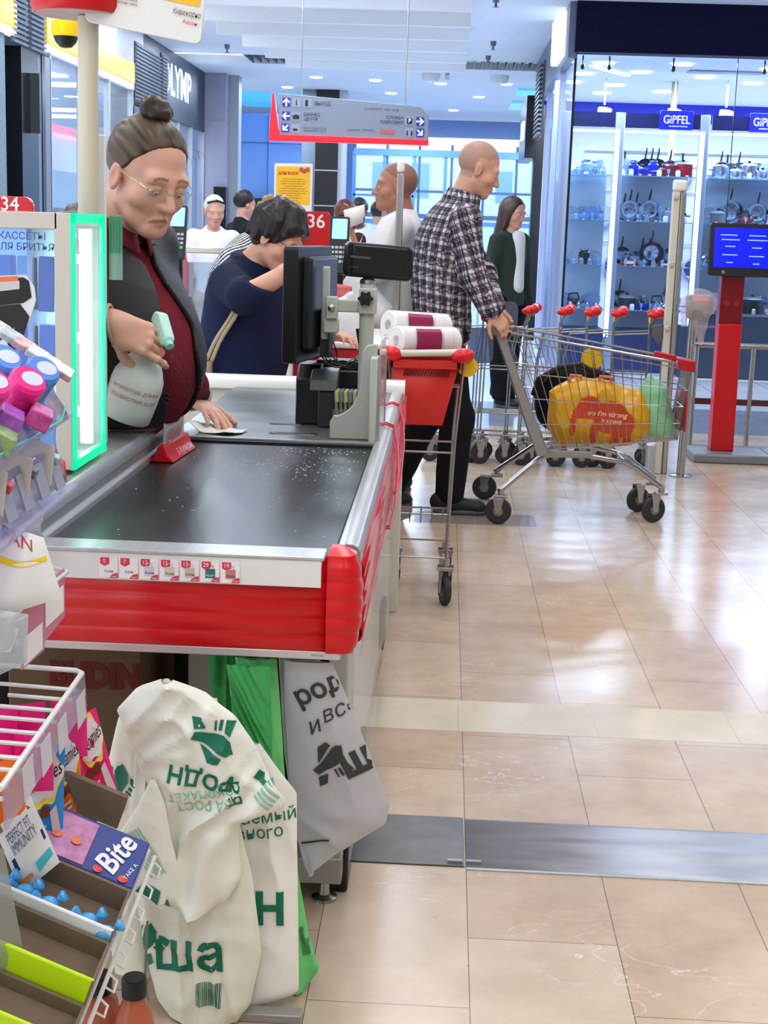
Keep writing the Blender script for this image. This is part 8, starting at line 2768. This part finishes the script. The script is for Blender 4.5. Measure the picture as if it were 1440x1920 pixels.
for i in range(6):
 o = MB().box((-.738 + .021 * i, 2.32, 1.166 - .0135 * i), (-.704 + .021 * i, 2.365, 1.177 - .0135 * i), 0, (.2, .55, .2)).build('gum_pack', mat('gum_%d' % (i % 3), ((206, 206, 206), (180, 190, 196), (206, 160, 160))[i % 3], .2, nscale=60, namt=.35), None, bevel=.002)
 tag(o, 'silver gum pack in the stepped row behind the blue jars, %s down' % ords[i] if i < 7 else '', 'gum pack', 'stepped gum packs on the sweets shelf')
for i, (x, y, z, c, nm) in enumerate(((-.660, 2.03, 1.065, (150, 80, 190), 'purple'), (-.632, 2.10, 1.055, (170, 90, 200), 'violet'), (-.608, 2.17, 1.050, (206, 80, 160), 'magenta'), (-.655, 1.99, 1.040, (120, 170, 100), 'green'), (-.628, 2.05, 1.032, (150, 180, 120), 'pale green'))):
 o = MB().box((x - .018, y - .03, z - .012), (x + .018, y + .03, z + .016), 0, (.1, .5, .3)).build('sweets_box', mat('sweets_%d' % i, c, .3, nscale=70, namt=.35), None, bevel=.003)
 tag(o, nm + ' box of sweets against the clear front of the sweets shelf', 'sweets box')
# lower price rail shelf
t = thing('lower_sweets_shelf', 'lower clear-railed shelf with grey price strips and small packs', 'shelf', (-.7, 2.2, .9))
b = MB()
b.grid(lambda u, v: Vector((lerp(-.642, -.622, u), lerp(1.9, 2.385, v), lerp(.976, .915, u))), 3, 4)
b.build('clear_front', clear('shelf_front', (200, 200, 222), .32, .06), t, solid=.002)
for k_ in range(5):
 y = 1.955 + .09 * k_
 MB().hexa([(-.622, y, .912), (-.619, y, .912), (-.619, y + .05, .912), (-.622, y + .05, .912), (-.638, y, .966), (-.635, y, .966), (-.635, y + .05, .966), (-.638, y + .05, .966)]).build('price_strip', mat('strip_grey', (150, 154, 168), .4), t)
MB().hexa([(-.95, 1.9, .88), (-.612, 1.9, .88), (-.612, 2.42, .90), (-.95, 2.42, .90), (-.95, 1.9, .885), (-.612, 1.9, .885), (-.612, 2.42, .905), (-.95, 2.42, .905)]).build('shelf_board', m_clearrail, t)
for r_ in range(3):
 o = MB().hexa([(-.70 + .01 * r_, 2.02 + .13 * r_, .93), (-.625, 2.02 + .13 * r_, .91), (-.625, 2.03 + .13 * r_, .91), (-.70 + .01 * r_, 2.03 + .13 * r_, .93), (-.72, 2.05 + .13 * r_, 1.015), (-.622, 2.05 + .13 * r_, .985), (-.622, 2.055 + .13 * r_, .985), (-.72, 2.055 + .13 * r_, 1.015)]).build('card_divider', mat('divider_card', (196, 188, 176), .8), None)
 tag(o, 'beige card divider on the lower sweets shelf, %s from the photo edge' % ords[r_], 'divider card')
 for i in range(4):
  o = MB().box((-.705 + .022 * i, 2.06 + .13 * r_, .985 - .010 * i), (-.685 + .022 * i, 2.075 + .13 * r_, 1.0 - .010 * i), 0, (.3, .4, 0)).build('mint_pack', mat('mint_%d' % r_, ((206, 90, 110), (120, 130, 130), (150, 196, 210))[r_], .25, nscale=90, namt=.4), None, bevel=.002)
  tag(o, '%s mint pack in front of the %s beige divider, %s along' % (('red', 'dark', 'pale blue')[r_], ords[r_], ords[i]), 'mint pack', 'mint packs on the lower sweets shelf')
# white pouches above the wire basket, with a price holder
t = thing('white_pouch', 'white pouch with red capitals and a yellow curve beside the red bumper', 'pouch', (-.62, 2.1, .69))
def pillow(corners, m, parent, name, bulge=.012, n=10):
 A, B, C, D = [Vector(c) for c in corners]            # top-left, top-right, bottom-right, bottom-left
 nn = (B - A).cross(D - A).normalized()
 if nn.y > 0:
  nn = -nn
 b = MB()
 f = lambda u, v, s: A.lerp(B, u).lerp(D.lerp(C, u), v) + nn * (s * bulge * (math.sin(PI * u) * math.sin(PI * v)) ** .5 + s * .0004)
 b.grid(lambda u, v: f(u, v, 1), n, n)
 b.grid(lambda u, v: f(1 - u, v, -1), n, n)
 o = b.build(name, m, parent, smooth=60)
 return o, (lambda u, v: f(u, v, 1) + nn * .001)
def stamp(F, polys, m, parent, name):
 """flat shapes given in (u, v) of a pillow face"""
 b = MB()
 for vs, fs in polys:
  b.add([F(min(1, max(0, p[0])), min(1, max(0, p[1]))) for p in vs], fs)
 return b.build(name, m, parent, smooth=None)
def uvtext(body, c, size, aspect=1.0, ang=0):
 vs, fs = text_mesh(body, size)
 return [(c[0] + q[0] * aspect, c[1] - q[1]) for q in [rotz2(p, math.radians(ang)) for p in vs]], fs
o, F = pillow([(-.70, 2.10, .915), (-.595, 2.14, .872), (-.562, 2.12, .785), (-.70, 2.06, .745)], mat('pouch_white', (236, 236, 234), .35), t, 'pouch_body', .018)
stamp(F, [uvtext('FAN', (.62, .15), .26, .8, -12)], mat('pouch_red', (200, 60, 60), .4), t, 'lettering')
stamp(F, [([(lerp(.3, .95, i / 12), .38 + .10 * math.sin(PI * i / 12)) for i in range(13)] + [(lerp(.95, .3, i / 12), .31 + .10 * math.sin(PI * (1 - i / 12))) for i in range(13)], [tuple(range(26))])], mat('pouch_yellow', (250, 206, 20), .4), t, 'yellow_curve')
t = thing('clear_pouch', 'clear plastic pouch with a small label below the white pouch', 'pouch', (-.64, 2.04, .66))
o, F = pillow([(-.71, 2.05, .79), (-.60, 2.07, .77), (-.60, 2.06, .70), (-.71, 2.0, .65)], clear('pouch_clear', (226, 232, 234), .45, .1), t, 'pouch_body', .014)
stamp(F, [([(.5, .2), (.9, .3), (.8, .7), (.45, .6)], [(0, 1, 2, 3)])], mat('pouch_label', (196, 198, 190), .4), t, 'label')
t = thing('price_holder', 'clear hanging price holder with two paper tickets before the bumper', 'price holder', (-.6, 2.15, .72))
MB().prism([(0, .014), (.105, .016), (.105, -.062), (.055, -.078), (.055, -.09), (0, -.092)], (-.622, 2.10, .765), (.40, .92, .30), (0, 0, 1), (.0015, 0, 0)).build('holder', clear('pink_holder', (236, 200, 222), .35, .05), t)
for a, c in ((.004, -.088), (.056, -.055)):
 MB().prism([(a, c), (a + .044, c + .004), (a + .044, c + .046), (a, c + .044)], (-.6195, 2.10, .765), (.40, .92, .30), (0, 0, 1), (.0006, 0, 0)).build('ticket', m_paper, t, smooth=None)
MB().tube([(-.68, 2.06, .70), (-.618, 2.10, .772), (-.575, 2.20, .805), (-.70, 2.22, .83)], .004, 8).build('wire', m_white_wire, t)
# wire basket of cat treats
t = thing('wire_rack', 'white wire display rack with clear price strips in front of the counter', 'display rack', (-.66, 2.0, 0))
E1, E0 = Vector((-.550, 2.20, .645)), Vector((-.550, 1.76, .622))
b = MB().tube([(-.80, 2.20, .652), E1 - Vector((.012, 0, 0)), E1 - Vector((0, .012, 0)), E0], .0042, 8)
for k_ in range(5):
 p = E1.lerp(E0, .12 + .2 * k_)
 b.tube([p - Vector((0, 0, .012)), p - Vector((.14, 0, .006))], .0034, 6)
 b.tube([p - Vector((0, .02, .022)), p - Vector((.10, .02, .018))], .0034, 6)
b.build('basket_wire', m_white_wire, t)
b = MB().hexa([(-.546, 1.76, .565), (-.543, 1.76, .565), (-.543, 2.19, .59), (-.546, 2.19, .59), (-.549, 1.76, .622), (-.546, 1.76, .622), (-.546, 2.19, .645), (-.549, 2.19, .645)])
b.build('clear_strip', m_clearrail, t)
for y, w_ in ((2.13, .055), (2.02, .05), (1.93, .05), (1.84, .05)):
 MB().hexa([(-.5425, y, .572), (-.5415, y, .572), (-.5415, y + w_, .576), (-.5425, y + w_, .576), (-.5455, y, .618), (-.5445, y, .618), (-.5445, y + w_, .622), (-.5455, y + w_, .622)]).build('ticket', mat('ticket_grey', (206, 204, 212), .5), t)
R0, R1, EE = Vector((-.434, 2.14, .378)), Vector((-.482, 1.80, .215)), Vector((-.22, .02, .075))
NN = Vector((.32, -.25, .9)).normalized()
b = MB()
for dx in (0, .010):
 b.tube([R0 + Vector((dx, 0, -.004 - dx)), R1 + Vector((dx, 0, -.004 - dx))], .0035, 8)
b.tube([R0, R0 + EE], .0035, 8)
zz_ = []
for k_ in range(9):
 p = R0.lerp(R1, (k_ + .2) / 9) + Vector((.008, 0, -.014))
 zz_ += [p, p + Vector((.014, -.002, -.012)), p + Vector((.012, -.016, -.022)), p + Vector((.0, -.020, -.012))]
b.tube(zz_, .0022, 6)
for q in (R0, R1):
 b.tube([q + Vector((-.06, 0, 0)), Vector((q.x - .10, q.y + .05, 0.0))], .004, 8)
b.build('tray_rail', m_white_wire, t)
b = MB()
for y in (2.28, 1.70):
 b.tube([(-.86, y, 0), (-.86, y, 1.02)], .010, 8)
for z in (.90, 1.01, .65, .62, .40):
 b.tube([(-.86, 1.70, z), (-.86, 2.42, z)], .004, 6)
for z in (.655, .888, 1.008):
 b.tube([(-.86, 2.20, z), (-.70, 2.20, z)], .004, 6)
 b.tube([(-.86, 1.78, z), (-.60, 1.78, z - .01)], .004, 6)
b.tube([R0 + EE, (-.86, 2.2, .47)], .004, 6).tube([R1 + EE, (-.86, 1.85, .32)], .004, 6)
b.build('upright', m_white_wire, t)
packs = ((((-.580, 2.235, .549), (-.545, 2.255, .566), (-.507, 2.25, .424), (-.550, 2.235, .392)), (240, 30, 130), 'pink', ((.02, .02), (1.02, .0), (1.0, .42), (.0, .5)), .34), (((-.594, 2.165, .556), (-.556, 2.18, .560), (-.546, 2.18, .412), (-.580, 2.165, .386)), (250, 120, 24), 'orange', ((.0, 0), (1, 0), (1, .40), (0, .46)), .30), (((-.628, 2.09, .545), (-.556, 2.105, .560), (-.560, 2.10, .402), (-.600, 2.09, .370)), (30, 150, 232), 'blue', ((0, 0), (1, 0), (1, .46), (0, .56)), .30))
for P, c, nm, _, sz in packs:
 t = thing('cat_treat_pouch', nm + ' cat treat pouch hanging below the white wire basket', 'treat pouch', P[3], 'cat treat pouches on the wire rack')
 o, F = pillow(P, mat('treat_' + nm, c, .3), t, 'pouch_body', .009)
 cl = [(.5 + .47 * math.cos(q) * (1 + .08 * math.cos(5 * q)), .27 + .22 * math.sin(q) * (1 + .12 * math.cos(6 * q))) for q in [2 * PI * i / 40 for i in range(40)]]
 stamp(F, [([(.5 + (p[0] - .5) * 1.0, .28 + (p[1] - .27) * 1.25) for p in cl], [tuple(range(40))])], mat('cloud_yellow', (252, 226, 80), .35), t, 'yellow_edge').location.y -= .0006
 stamp(F, [(cl, [tuple(range(40))])], mat('cloud_white', (236, 234, 236), .35), t, 'cloud').location.y -= .0012
 stamp(F, [uvtext('Dreamies', (.50, .28), .235, 1.0, 8)], mat('ink_black', (24, 22, 26), .4), t, 'lettering').location.y -= .0018
 stamp(F, [([(.22 + .16 * math.cos(q), .62 + .06 * math.sin(q)) for q in [2 * PI * i / 14 for i in range(14)]], [tuple(range(14))]), ([(.50 + .14 * math.cos(q), .60 + .06 * math.sin(q)) for q in [2 * PI * i / 14 for i in range(14)]], [tuple(range(14))])], mat('treat_brown', (120, 58, 34), .4), t, 'biscuit').location.y -= .0008
 stamp(F, [([(.62, .62), (.80, .58), (.90, .80), (.96, .95), (.74, .93), (.66, .80)], [tuple(range(6))]), ([(.2, .74), (.5, .72), (.5, .75), (.2, .77)], [(0, 1, 2, 3)]), ([(.24, .80), (.52, .78), (.52, .81), (.24, .83)], [(0, 1, 2, 3)])], mat('treat_print', (226, 210, 214), .4), t, 'print').location.y -= .0008
rs = random.Random(3)
for i, (x, y, z, nm) in enumerate(((-.66, 2.10, .655, 'pink'), (-.625, 2.13, .655, 'pink'), (-.595, 2.06, .64, 'pink'), (-.64, 2.0, .635, 'pink'), (-.57, 2.17, .655, 'pink'), (-.615, 1.98, .620, 'orange'), (-.655, 1.93, .612, 'orange'), (-.645, 1.88, .595, 'blue'))):
 t = thing('cat_treat_pouch', '%s pouch corner poking out of the wire basket, %s' % (nm, ('at the back', 'beside the far wire', 'at the front of the pink ones', 'at the photo edge', 'in the far corner', 'nearest the rim', 'by the photo edge', 'lowest')[i].replace('nearest', 'next to')), 'treat pouch', (x, y, z - .08), 'cat treat pouches in the wire basket')
 a = rs.uniform(-.3, .3)
 z -= .045
 pillow([(x - .025, y, z - .005 + .02 * a), (x + .028, y + .012, z + .002 - .02 * a), (x + .03, y + .01, z - .10), (x - .025, y - .004, z - .10)], mat('treat_' + nm, (0, 0, 0), .3), t, 'pouch_body', .006, 6)
t = thing('cat_food_pouch', 'white cat food pouch with a green corner and navy band below the treats', 'food pouch', (-.59, 2.0, .37))
o, F = pillow([(-.655, 1.985, .530), (-.596, 2.0, .552), (-.538, 2.0, .412), (-.592, 1.985, .366)], mat('pouch_white', (236, 236, 234), .35), t, 'pouch_body', .010)
for nm, P, c in (('green_corner', [(.1, .02), (.98, .0), (.98, .14), (.4, .16)], (120, 200, 50)), ('picture', [(.06, .12), (.5, .16), (.92, .36), (.1, .44)], (150, 108, 74)), ('navy_band', [(.1, .70), (.96, .60), (.96, .70), (.1, .82)], (36, 40, 110)), ('teal_panel', [(.55, .84), (.95, .80), (.95, .88), (.55, .94)], (60, 190, 210)), ('orange_tab', [(.04, .90), (.4, .89), (.4, .94), (.04, .96)], (240, 150, 90))):
 stamp(F, [(P, [tuple(range(len(P)))])], mat('fit_%d_%d' % (c[0], c[1]), c, .4), t, nm).location.y -= .0008
stamp(F, [uvtext('PERFECT FIT', (.50, .49), .135, .85, 6), uvtext('IMMUNITY', (.52, .60), .145, .95, 6)], mat('title_blue', (70, 80, 150), .4), t, 'lettering').location.y -= .0012
t = thing('clear_treat_bag', 'clear plastic bag of pale pieces hanging at the photo edge below the basket', 'plastic bag', (-.6, 1.9, .3))
pillow([(-.67, 1.86, .50), (-.585, 1.88, .485), (-.555, 1.87, .33), (-.66, 1.84, .26)], clear('treat_bag', (220, 222, 216), .28, .15), t, 'bag_film', .02)
# sloping trays
TP = lambda t_, e, n=0: R0.lerp(R1, t_) + EE * e + NN * n
m_card = mat('grey_board', (122, 102, 84), .85, nscale=40, namt=.06)
def tray(t0, t1, h, m_wall, lab, hf):
 t = thing('display_tray', lab, 'tray', TP(t0, .5))
 MB().hexa([TP(t0, 0, .004), TP(t1, 0, .004), TP(t1, 1, .004), TP(t0, 1, .004), TP(t0, 0, .007), TP(t1, 0, .007), TP(t1, 1, .007), TP(t0, 1, .007)]).build('tray_floor', m_card, t)
 MB().hexa([TP(t0, 0, .004), TP(t0 + .012, 0, .004), TP(t0 + .012, 1, .004), TP(t0, 1, .004), TP(t0, 0, h), TP(t0 + .012, 0, h), TP(t0 + .012, 1, h), TP(t0, 1, h)]).build('tray_back', m_card, t)
 MB().hexa([TP(t1 - .015, 0, .004), TP(t1, 0, .004), TP(t1, 1, .004), TP(t1 - .015, 1, .004), TP(t1 - .015, 0, hf), TP(t1, 0, hf), TP(t1, 1, hf), TP(t1 - .015, 1, hf)]).build('tray_front', m_wall, t, bevel=.002)
 MB().hexa([TP(t0, 0, .004), TP(t1, 0, .004), TP(t1, .015, .004), TP(t0, .015, .004), TP(t0, 0, h), TP(t1, 0, hf), TP(t1, .015, hf), TP(t0, .015, h)]).build('tray_side', m_card, t)
 return t
tray(.34, .56, .05, m_white, 'brown card tray of blue sweets below the blue snack carton', .056)
tray(.57, .82, .040, mat('lime_card', (190, 226, 20), .4), 'brown card tray with a lime green front edge', .072)
tray(.83, 1.05, .03, mat('lime_card', (190, 226, 20), .4), 'lowest brown card tray, lime edged, at the bottom of the photo', .06)
for i, (a, e) in enumerate(((.47, .18), (.46, .62), (.49, .05), (.46, .78), (.47, .45))):
 t = thing('wrapped_sweet', 'blue wrapped sweet in the white-edged card tray, %s from the rail' % ('second', 'fourth', 'first', 'fifth', 'third')[i], 'sweet', TP(a, e), 'blue wrapped sweets in the card tray')
 c = TP(a + .05, e, .040)
 MB().ball(c, (.016, .011, .012), 12).build('sweet_body', mat('sweet_blue', (80, 170, 232), .25), t)
 for s_ in (-1, 1):
  MB().lathe([(.003, .014), (.010, .024), (.008, .028)], c, (s_ * .9, .2, .45), 10).build('wrapper_twist', mat('sweet_blue', (80, 170, 232), .25), t)
t = thing('snack_bar_carton', 'navy display carton of fruit bars with big white brush lettering', 'carton', TP(.17, .4))
MB().hexa([TP(.03, 0, -.01), TP(.27, 0, -.01), TP(.27, .78, -.01), TP(.03, .78, -.01), TP(.03, 0, .022), TP(.27, 0, .022), TP(.27, .78, .022), TP(.03, .78, .022)]).build('carton_body', mat('carton_navy', (40, 58, 140), .4), t, bevel=.002)
MB().hexa([TP(-.07, .25, -.01), TP(-.05, .25, -.01), TP(-.05, 1.0, -.01), TP(-.07, 1.0, -.01), TP(-.07, .25, .055), TP(-.05, .25, .055), TP(-.05, 1, .055), TP(-.07, 1, .055)]).build('card_back', m_card, t)
MB().hexa([TP(.05, .36, .022), TP(.26, .36, .022), TP(.26, .78, .022), TP(.05, .78, .022), TP(.05, .36, .024), TP(.26, .36, .024), TP(.26, .78, .024), TP(.05, .78, .024)]).build('bar_wrapper', mat('bar_pink', (190, 120, 170), .3, nscale=60, namt=.3), t)
ux_ = (TP(0, .30) - TP(.31, .12)).normalized()
b = MB()
ex_ = (TP(.02, .10) - TP(.29, .22)).normalized()
ey_ = NN.cross(ex_).normalized()
text_to(b, 'Bite', TP(.15, .18, .0232), ex_, ey_, .054, bold=.0012, width=.072, shear=.2)
text_to(b, 'TAKE A', TP(.20, .05, .0232), ex_, ey_, .010)
b.build('lettering', mat('carton_white', (240, 240, 246), .4), t, smooth=None)
b = MB()
for e_ in (.46, .60, .70):
 b.lathe([(.010, 0), (0, .0006)], TP(.16, e_, .0246), NN, 10)
b.build('fruit_print', mat('fruit_orange', (236, 120, 70), .4), t, smooth=None)
b = MB()
for q in (.08, .26):
 b.lathe([(.008, 0), (0, .0006)], TP(.245, q, .0232), NN, 12)
b.build('red_badge', mat('badge_red', (226, 70, 60), .4), t, smooth=None)
# juice bottles on the floor in front
for i, (x, y, h) in enumerate(((-.424, 1.985, .242), (-.484, 2.02, .225))):
 t = thing('juice_bottle', ('amber juice bottle with a black cap below the cream bags', 'amber juice bottle with a black cap half hidden by the tray rail')[i], 'bottle', (x, y, 0), 'juice bottles on the floor')
 MB().lathe([(.030, 0), (.034, .004), (.034, .12), (.033, .150), (.026, .185), (.016, h - .034), (.015, h - .026)], (x, y, 0), seg=24).build('bottle', mat('amber_juice', (222, 120, 90), .12, trans=.45, ior=1.34), t, smooth=60)
 MB().lathe([(.0185, h - .030), (.019, h - .004), (.017, h), (0, h)], (x, y, 0), seg=24).build('cap', m_black, t, smooth=50)
MB().tube([(-.455, 2.235, .205), (-.452, 2.20, .12), (-.43, 2.16, .03), (-.424, 2.13, .0)], .0022, 6).build('loose_cord', mat('cord_grey', (120, 108, 104), .6))
tag(bpy.data.objects['loose_cord'], 'thin grey brown cord hanging in front of the cream bags', 'cord')
o = MB().box((-.42, 2.06, 0), (-.36, 2.11, .055), 0, (0, 0, .4)).build('snack_packet', mat('packet_yellow', (236, 190, 50), .4, nscale=40, namt=.3), None, bevel=.008)
tag(o, 'small yellow packet on the floor beside the juice bottle', 'packet')
# ================================================================== POLE, POSTER AND HANGING SIGN
t = thing('checkout_number_pole', 'cream pole carrying a red round checkout lamp above the lit cabinet', 'pole', (-.775, 3.14, 0))
MB().cyl((-.772, 3.14, .858), (-.765, 3.14, 1.76), .0215, seg=24).build('pole', mat('cream_pole', (206, 200, 182), .4), t)
MB().lathe([(0, 1.764), (.092, 1.764), (.098, 1.776), (.098, 1.93), (.08, 1.94), (0, 1.94)], (-.785, 3.14, 0), seg=36).build('lamp_drum', m_red, t, smooth=40)
MB().lathe([(.0, 1.762), (.089, 1.762), (.089, 1.765)], (-.785, 3.14, 0), seg=36).build('lamp_rim', mat('rim_pale', (196, 176, 176), .4), t)
t = thing('hanging_poster', 'yellow and white notice board hanging by the red lamp', 'poster', (-.62, 3.1, 1.8))
MB().prism(rrect(.24, .30, .014, 4), (-.628, 3.10, 1.875), (1, 0, -.17), (.10, 0, 1), (0, .008, 0)).build('board', m_whiteplastic, t, bevel=.002)
MB().prism(rrect(.21, .205, .003, 2), (-.62, 3.098, 1.900), (1, 0, -.17), (.10, 0, 1), (0, .001, 0)).build('poster', mat('poster_yellow', (246, 190, 40), .5), t, smooth=None)
b = MB()
for k_, w_ in enumerate((.15, .17, .16)):
 text_to(b, 'для участия в акции на кассе', (-.635, 3.0965, 1.829 - .008 * k_ + .006), (1, 0, -.17), (.1, 0, 1), .008, width=w_)
for k_, w_ in enumerate((.07, .07)):
 text_to(b, 'подробности на сайте', (-.688, 3.0965, 1.793 - .008 * k_), (1, 0, -.17), (.1, 0, 1), .008, width=w_)
text_to(b, 'Кивижорно', (-.552, 3.0965, 1.766), (1, 0, -.17), (.1, 0, 1), .017, shear=.3, width=.058)
b.build('lettering', mat('poster_brown', (110, 70, 30), .6), t, smooth=None)
b = MB()
text_to(b, 'Ашан', (-.545, 3.0965, 1.748), (1, 0, -.17), (.1, 0, 1), .012)
b.build('red_logo', m_tagred, t, smooth=None)
MB().cyl((-.765, 3.13, 1.87), (-.70, 3.105, 1.87), .006).build('bracket', m_steel, t)
o = MB().box((-.757, 3.168, .862), (-.737, 3.18, 1.525)).build('white_upright', m_whiteplastic, None, bevel=.003)
tag(o, 'white upright strip standing between the cream pole and the cashier', 'upright')
t = thing('green_tag_strip', 'clear and green striped plastic tag clipped to the lit cabinet', 'tag', (-.67, 3.05, 1.2))
b = MB()
for k_ in range(5):
 b.box((-.700 + .0055 * k_, 3.045, 1.28), (-.697 + .0055 * k_, 3.047, 1.355))
b.build('green_stripe', mat('tag_green', (20, 130, 90), .4), t)
MB().box((-.702, 3.047, 1.225), (-.674, 3.049, 1.357)).build('tag_sheet', clear('tag_sheet', (214, 224, 214), .3, .1), t)
t = thing('dome_camera', 'yellow and black dome camera hanging beside the cream pole', 'camera', (-2.07, 8.0, 2.3))
MB().lathe([(.075, .06), (.078, 0), (.07, -.02)], (-2.07, 8.0, 2.31), seg=20).build('yellow_band', mat('sign_yellow', (250, 200, 10), .3), t)
MB().lathe([(.066, -.02), (.055, -.05), (.03, -.075), (0, -.08)], (-2.07, 8.0, 2.31), seg=20).build('dome', m_black, t)
MB().cyl((-2.07, 8.0, 2.36), (-2.07, 8.0, CEIL), .02).build('stem', m_white, t)
t = thing('direction_sign', 'grey hanging direction sign with blue arrows and a glowing red L edge', 'direction sign', (-.82, 12.0, 2.0))
SYY = 12.0
MB().prism([(-1.385, 2.035), (-.19, 2.035), (-.195, 2.235), (-.265, 2.305), (-1.40, 2.375)], (0, SYY, 0), (1, 0, 0), (0, 0, 1), (0, .06, 0)).build('sign_panel', mat('sign_grey', (132, 138, 152), .5), t, bevel=.004)
b = MB().prism([(-1.47, 2.005), (-.188, 2.005), (-.188, 2.045), (-1.385, 2.055), (-1.435, 2.378), (-1.445, 2.378)], (0, SYY - .012, 0), (1, 0, 0), (0, 0, 1), (0, .08, 0))
b.build('red_edge', mat('red_neon', (255, 14, 30), .3, emit=(255, 10, 26), estr=1.6), t, bevel=.004)
b = MB()
for x in (-1.22, -.385):
 b.cyl((x, 12.03, 2.30), (x, 12.03, CEIL), .006)
b.build('hanging_rod', m_steel, t)
AR = [(-.016, -.03), (.016, -.03), (-.0, -.03)]
arrow = [(-.007, -.032), (.007, -.032), (.007, .006), (.022, -.008), (.031, .001), (0, .032), (-.031, .001), (-.022, -.008), (-.007, .006)]
for (x, z, a) in ((-1.333, 2.307, 0), (-1.335, 2.200, 90), (-1.338, 2.108, 135), (-.260, 2.187, -90), (-.258, 2.100, -135)):
 p = MB().prism(rrect(.062, .066, .006, 2), (x, SYY - .003, z), (1, 0, 0), (0, 0, 1), (0, .003, 0)).build('arrow_panel', mat('arrow_blue', (20, 30, 170), .3), t, smooth=None)
 MB().prism([rotz2(q, math.radians(a)) for q in arrow], (x, SYY - .005, z), (1, 0, 0), (0, 0, 1), (0, .001, 0)).build('arrow', m_whiteplastic, p, smooth=None)
b, d_ = MB(), MB()
for (x, z) in ((-1.252, 2.305), (-1.165, 2.303), (-1.254, 2.197), (-1.254, 2.105), (-.345, 2.189), (-.343, 2.100)):
 b.prism(rrect(.066, .068, .008, 2), (x, SYY - .002, z), (1, 0, 0), (0, 0, 1), (0, .002, 0))
b.build('icon_panel', mat('icon_grey', (150, 155, 168), .4), t, smooth=None)
text_to(d_, 'i', (-1.252, SYY - .0035, 2.305), (1, 0, 0), (0, 0, 1), .07, bold=.001)
d_.box((-1.182, SYY - .005, 2.28), (-1.160, SYY - .003, 2.328)).box((-1.280, SYY - .005, 2.178), (-1.228, SYY - .003, 2.208)).box((-1.264, SYY - .005, 2.208), (-1.244, SYY - .003, 2.214)).box((-1.276, SYY - .005, 2.088), (-1.24, SYY - .003, 2.104))
d_.box((-.366, SYY - .005, 2.166), (-.324, SYY - .003, 2.212)).box((-.366, SYY - .005, 2.075), (-.356, SYY - .003, 2.115)).box((-.332, SYY - .005, 2.075), (-.320, SYY - .003, 2.112))
for (x, z, h, w_, s_, al) in ((-1.105, 2.300, .040, .125, 'ВЫХОД', 0), (-1.190, 2.214, .034, .13, 'БИЗНЕС', 0), (-1.190, 2.180, .034, .11, 'ЦЕНТР', 0), (-.53, 2.210, .034, .135, 'СЛУЖБА', 0), (-.575, 2.174, .034, .18, 'ПАРКОВКИ', 0)):
 vs, fs = text_mesh(s_, h)
 text_to(d_, s_, (x + w_ / 2 - (.0 if al else 0), SYY - .0035, z), (1, 0, 0), (0, 0, 1), h, width=w_)
text_to(d_, 'PAN · CLUB', (-.49, SYY - .0035, 2.268), (1, 0, 0), (0, 0, 1), .02, width=.11)
d_.build('pictogram_print', mat('sign_ink', (24, 28, 38), .5), t, smooth=None)
b = MB()
text_to(b, 'P', (-.345, SYY - .0055, 2.190), (1, 0, 0), (0, 0, 1), .045, bold=.001)
b.build('parking_letter', m_whiteplastic, t, smooth=None)
b = MB()
for (x, z, w_, s_) in ((-1.10, 2.110, .18, 'МОТОШКОЛА'), (-1.10, 2.090, .18, 'категории A B C'), (-.79, 2.105, .10, 'GERNOS'), (-.67, 2.107, .10, 'NIMMO'), (-.64, 2.272, .14, 'LE MODISTE')):
 text_to(b, s_, (x, SYY - .0035, z), (1, 0, 0), (0, 0, 1), .024, width=w_)
b.build('faint_lettering', mat('sign_faint', (84, 90, 104), .5), t, smooth=None)
MB().box((-.575, SYY - .003, 2.085), (-.465, SYY, 2.118)).build('red_plate', mat('faded_red', (190, 96, 100), .5), t)
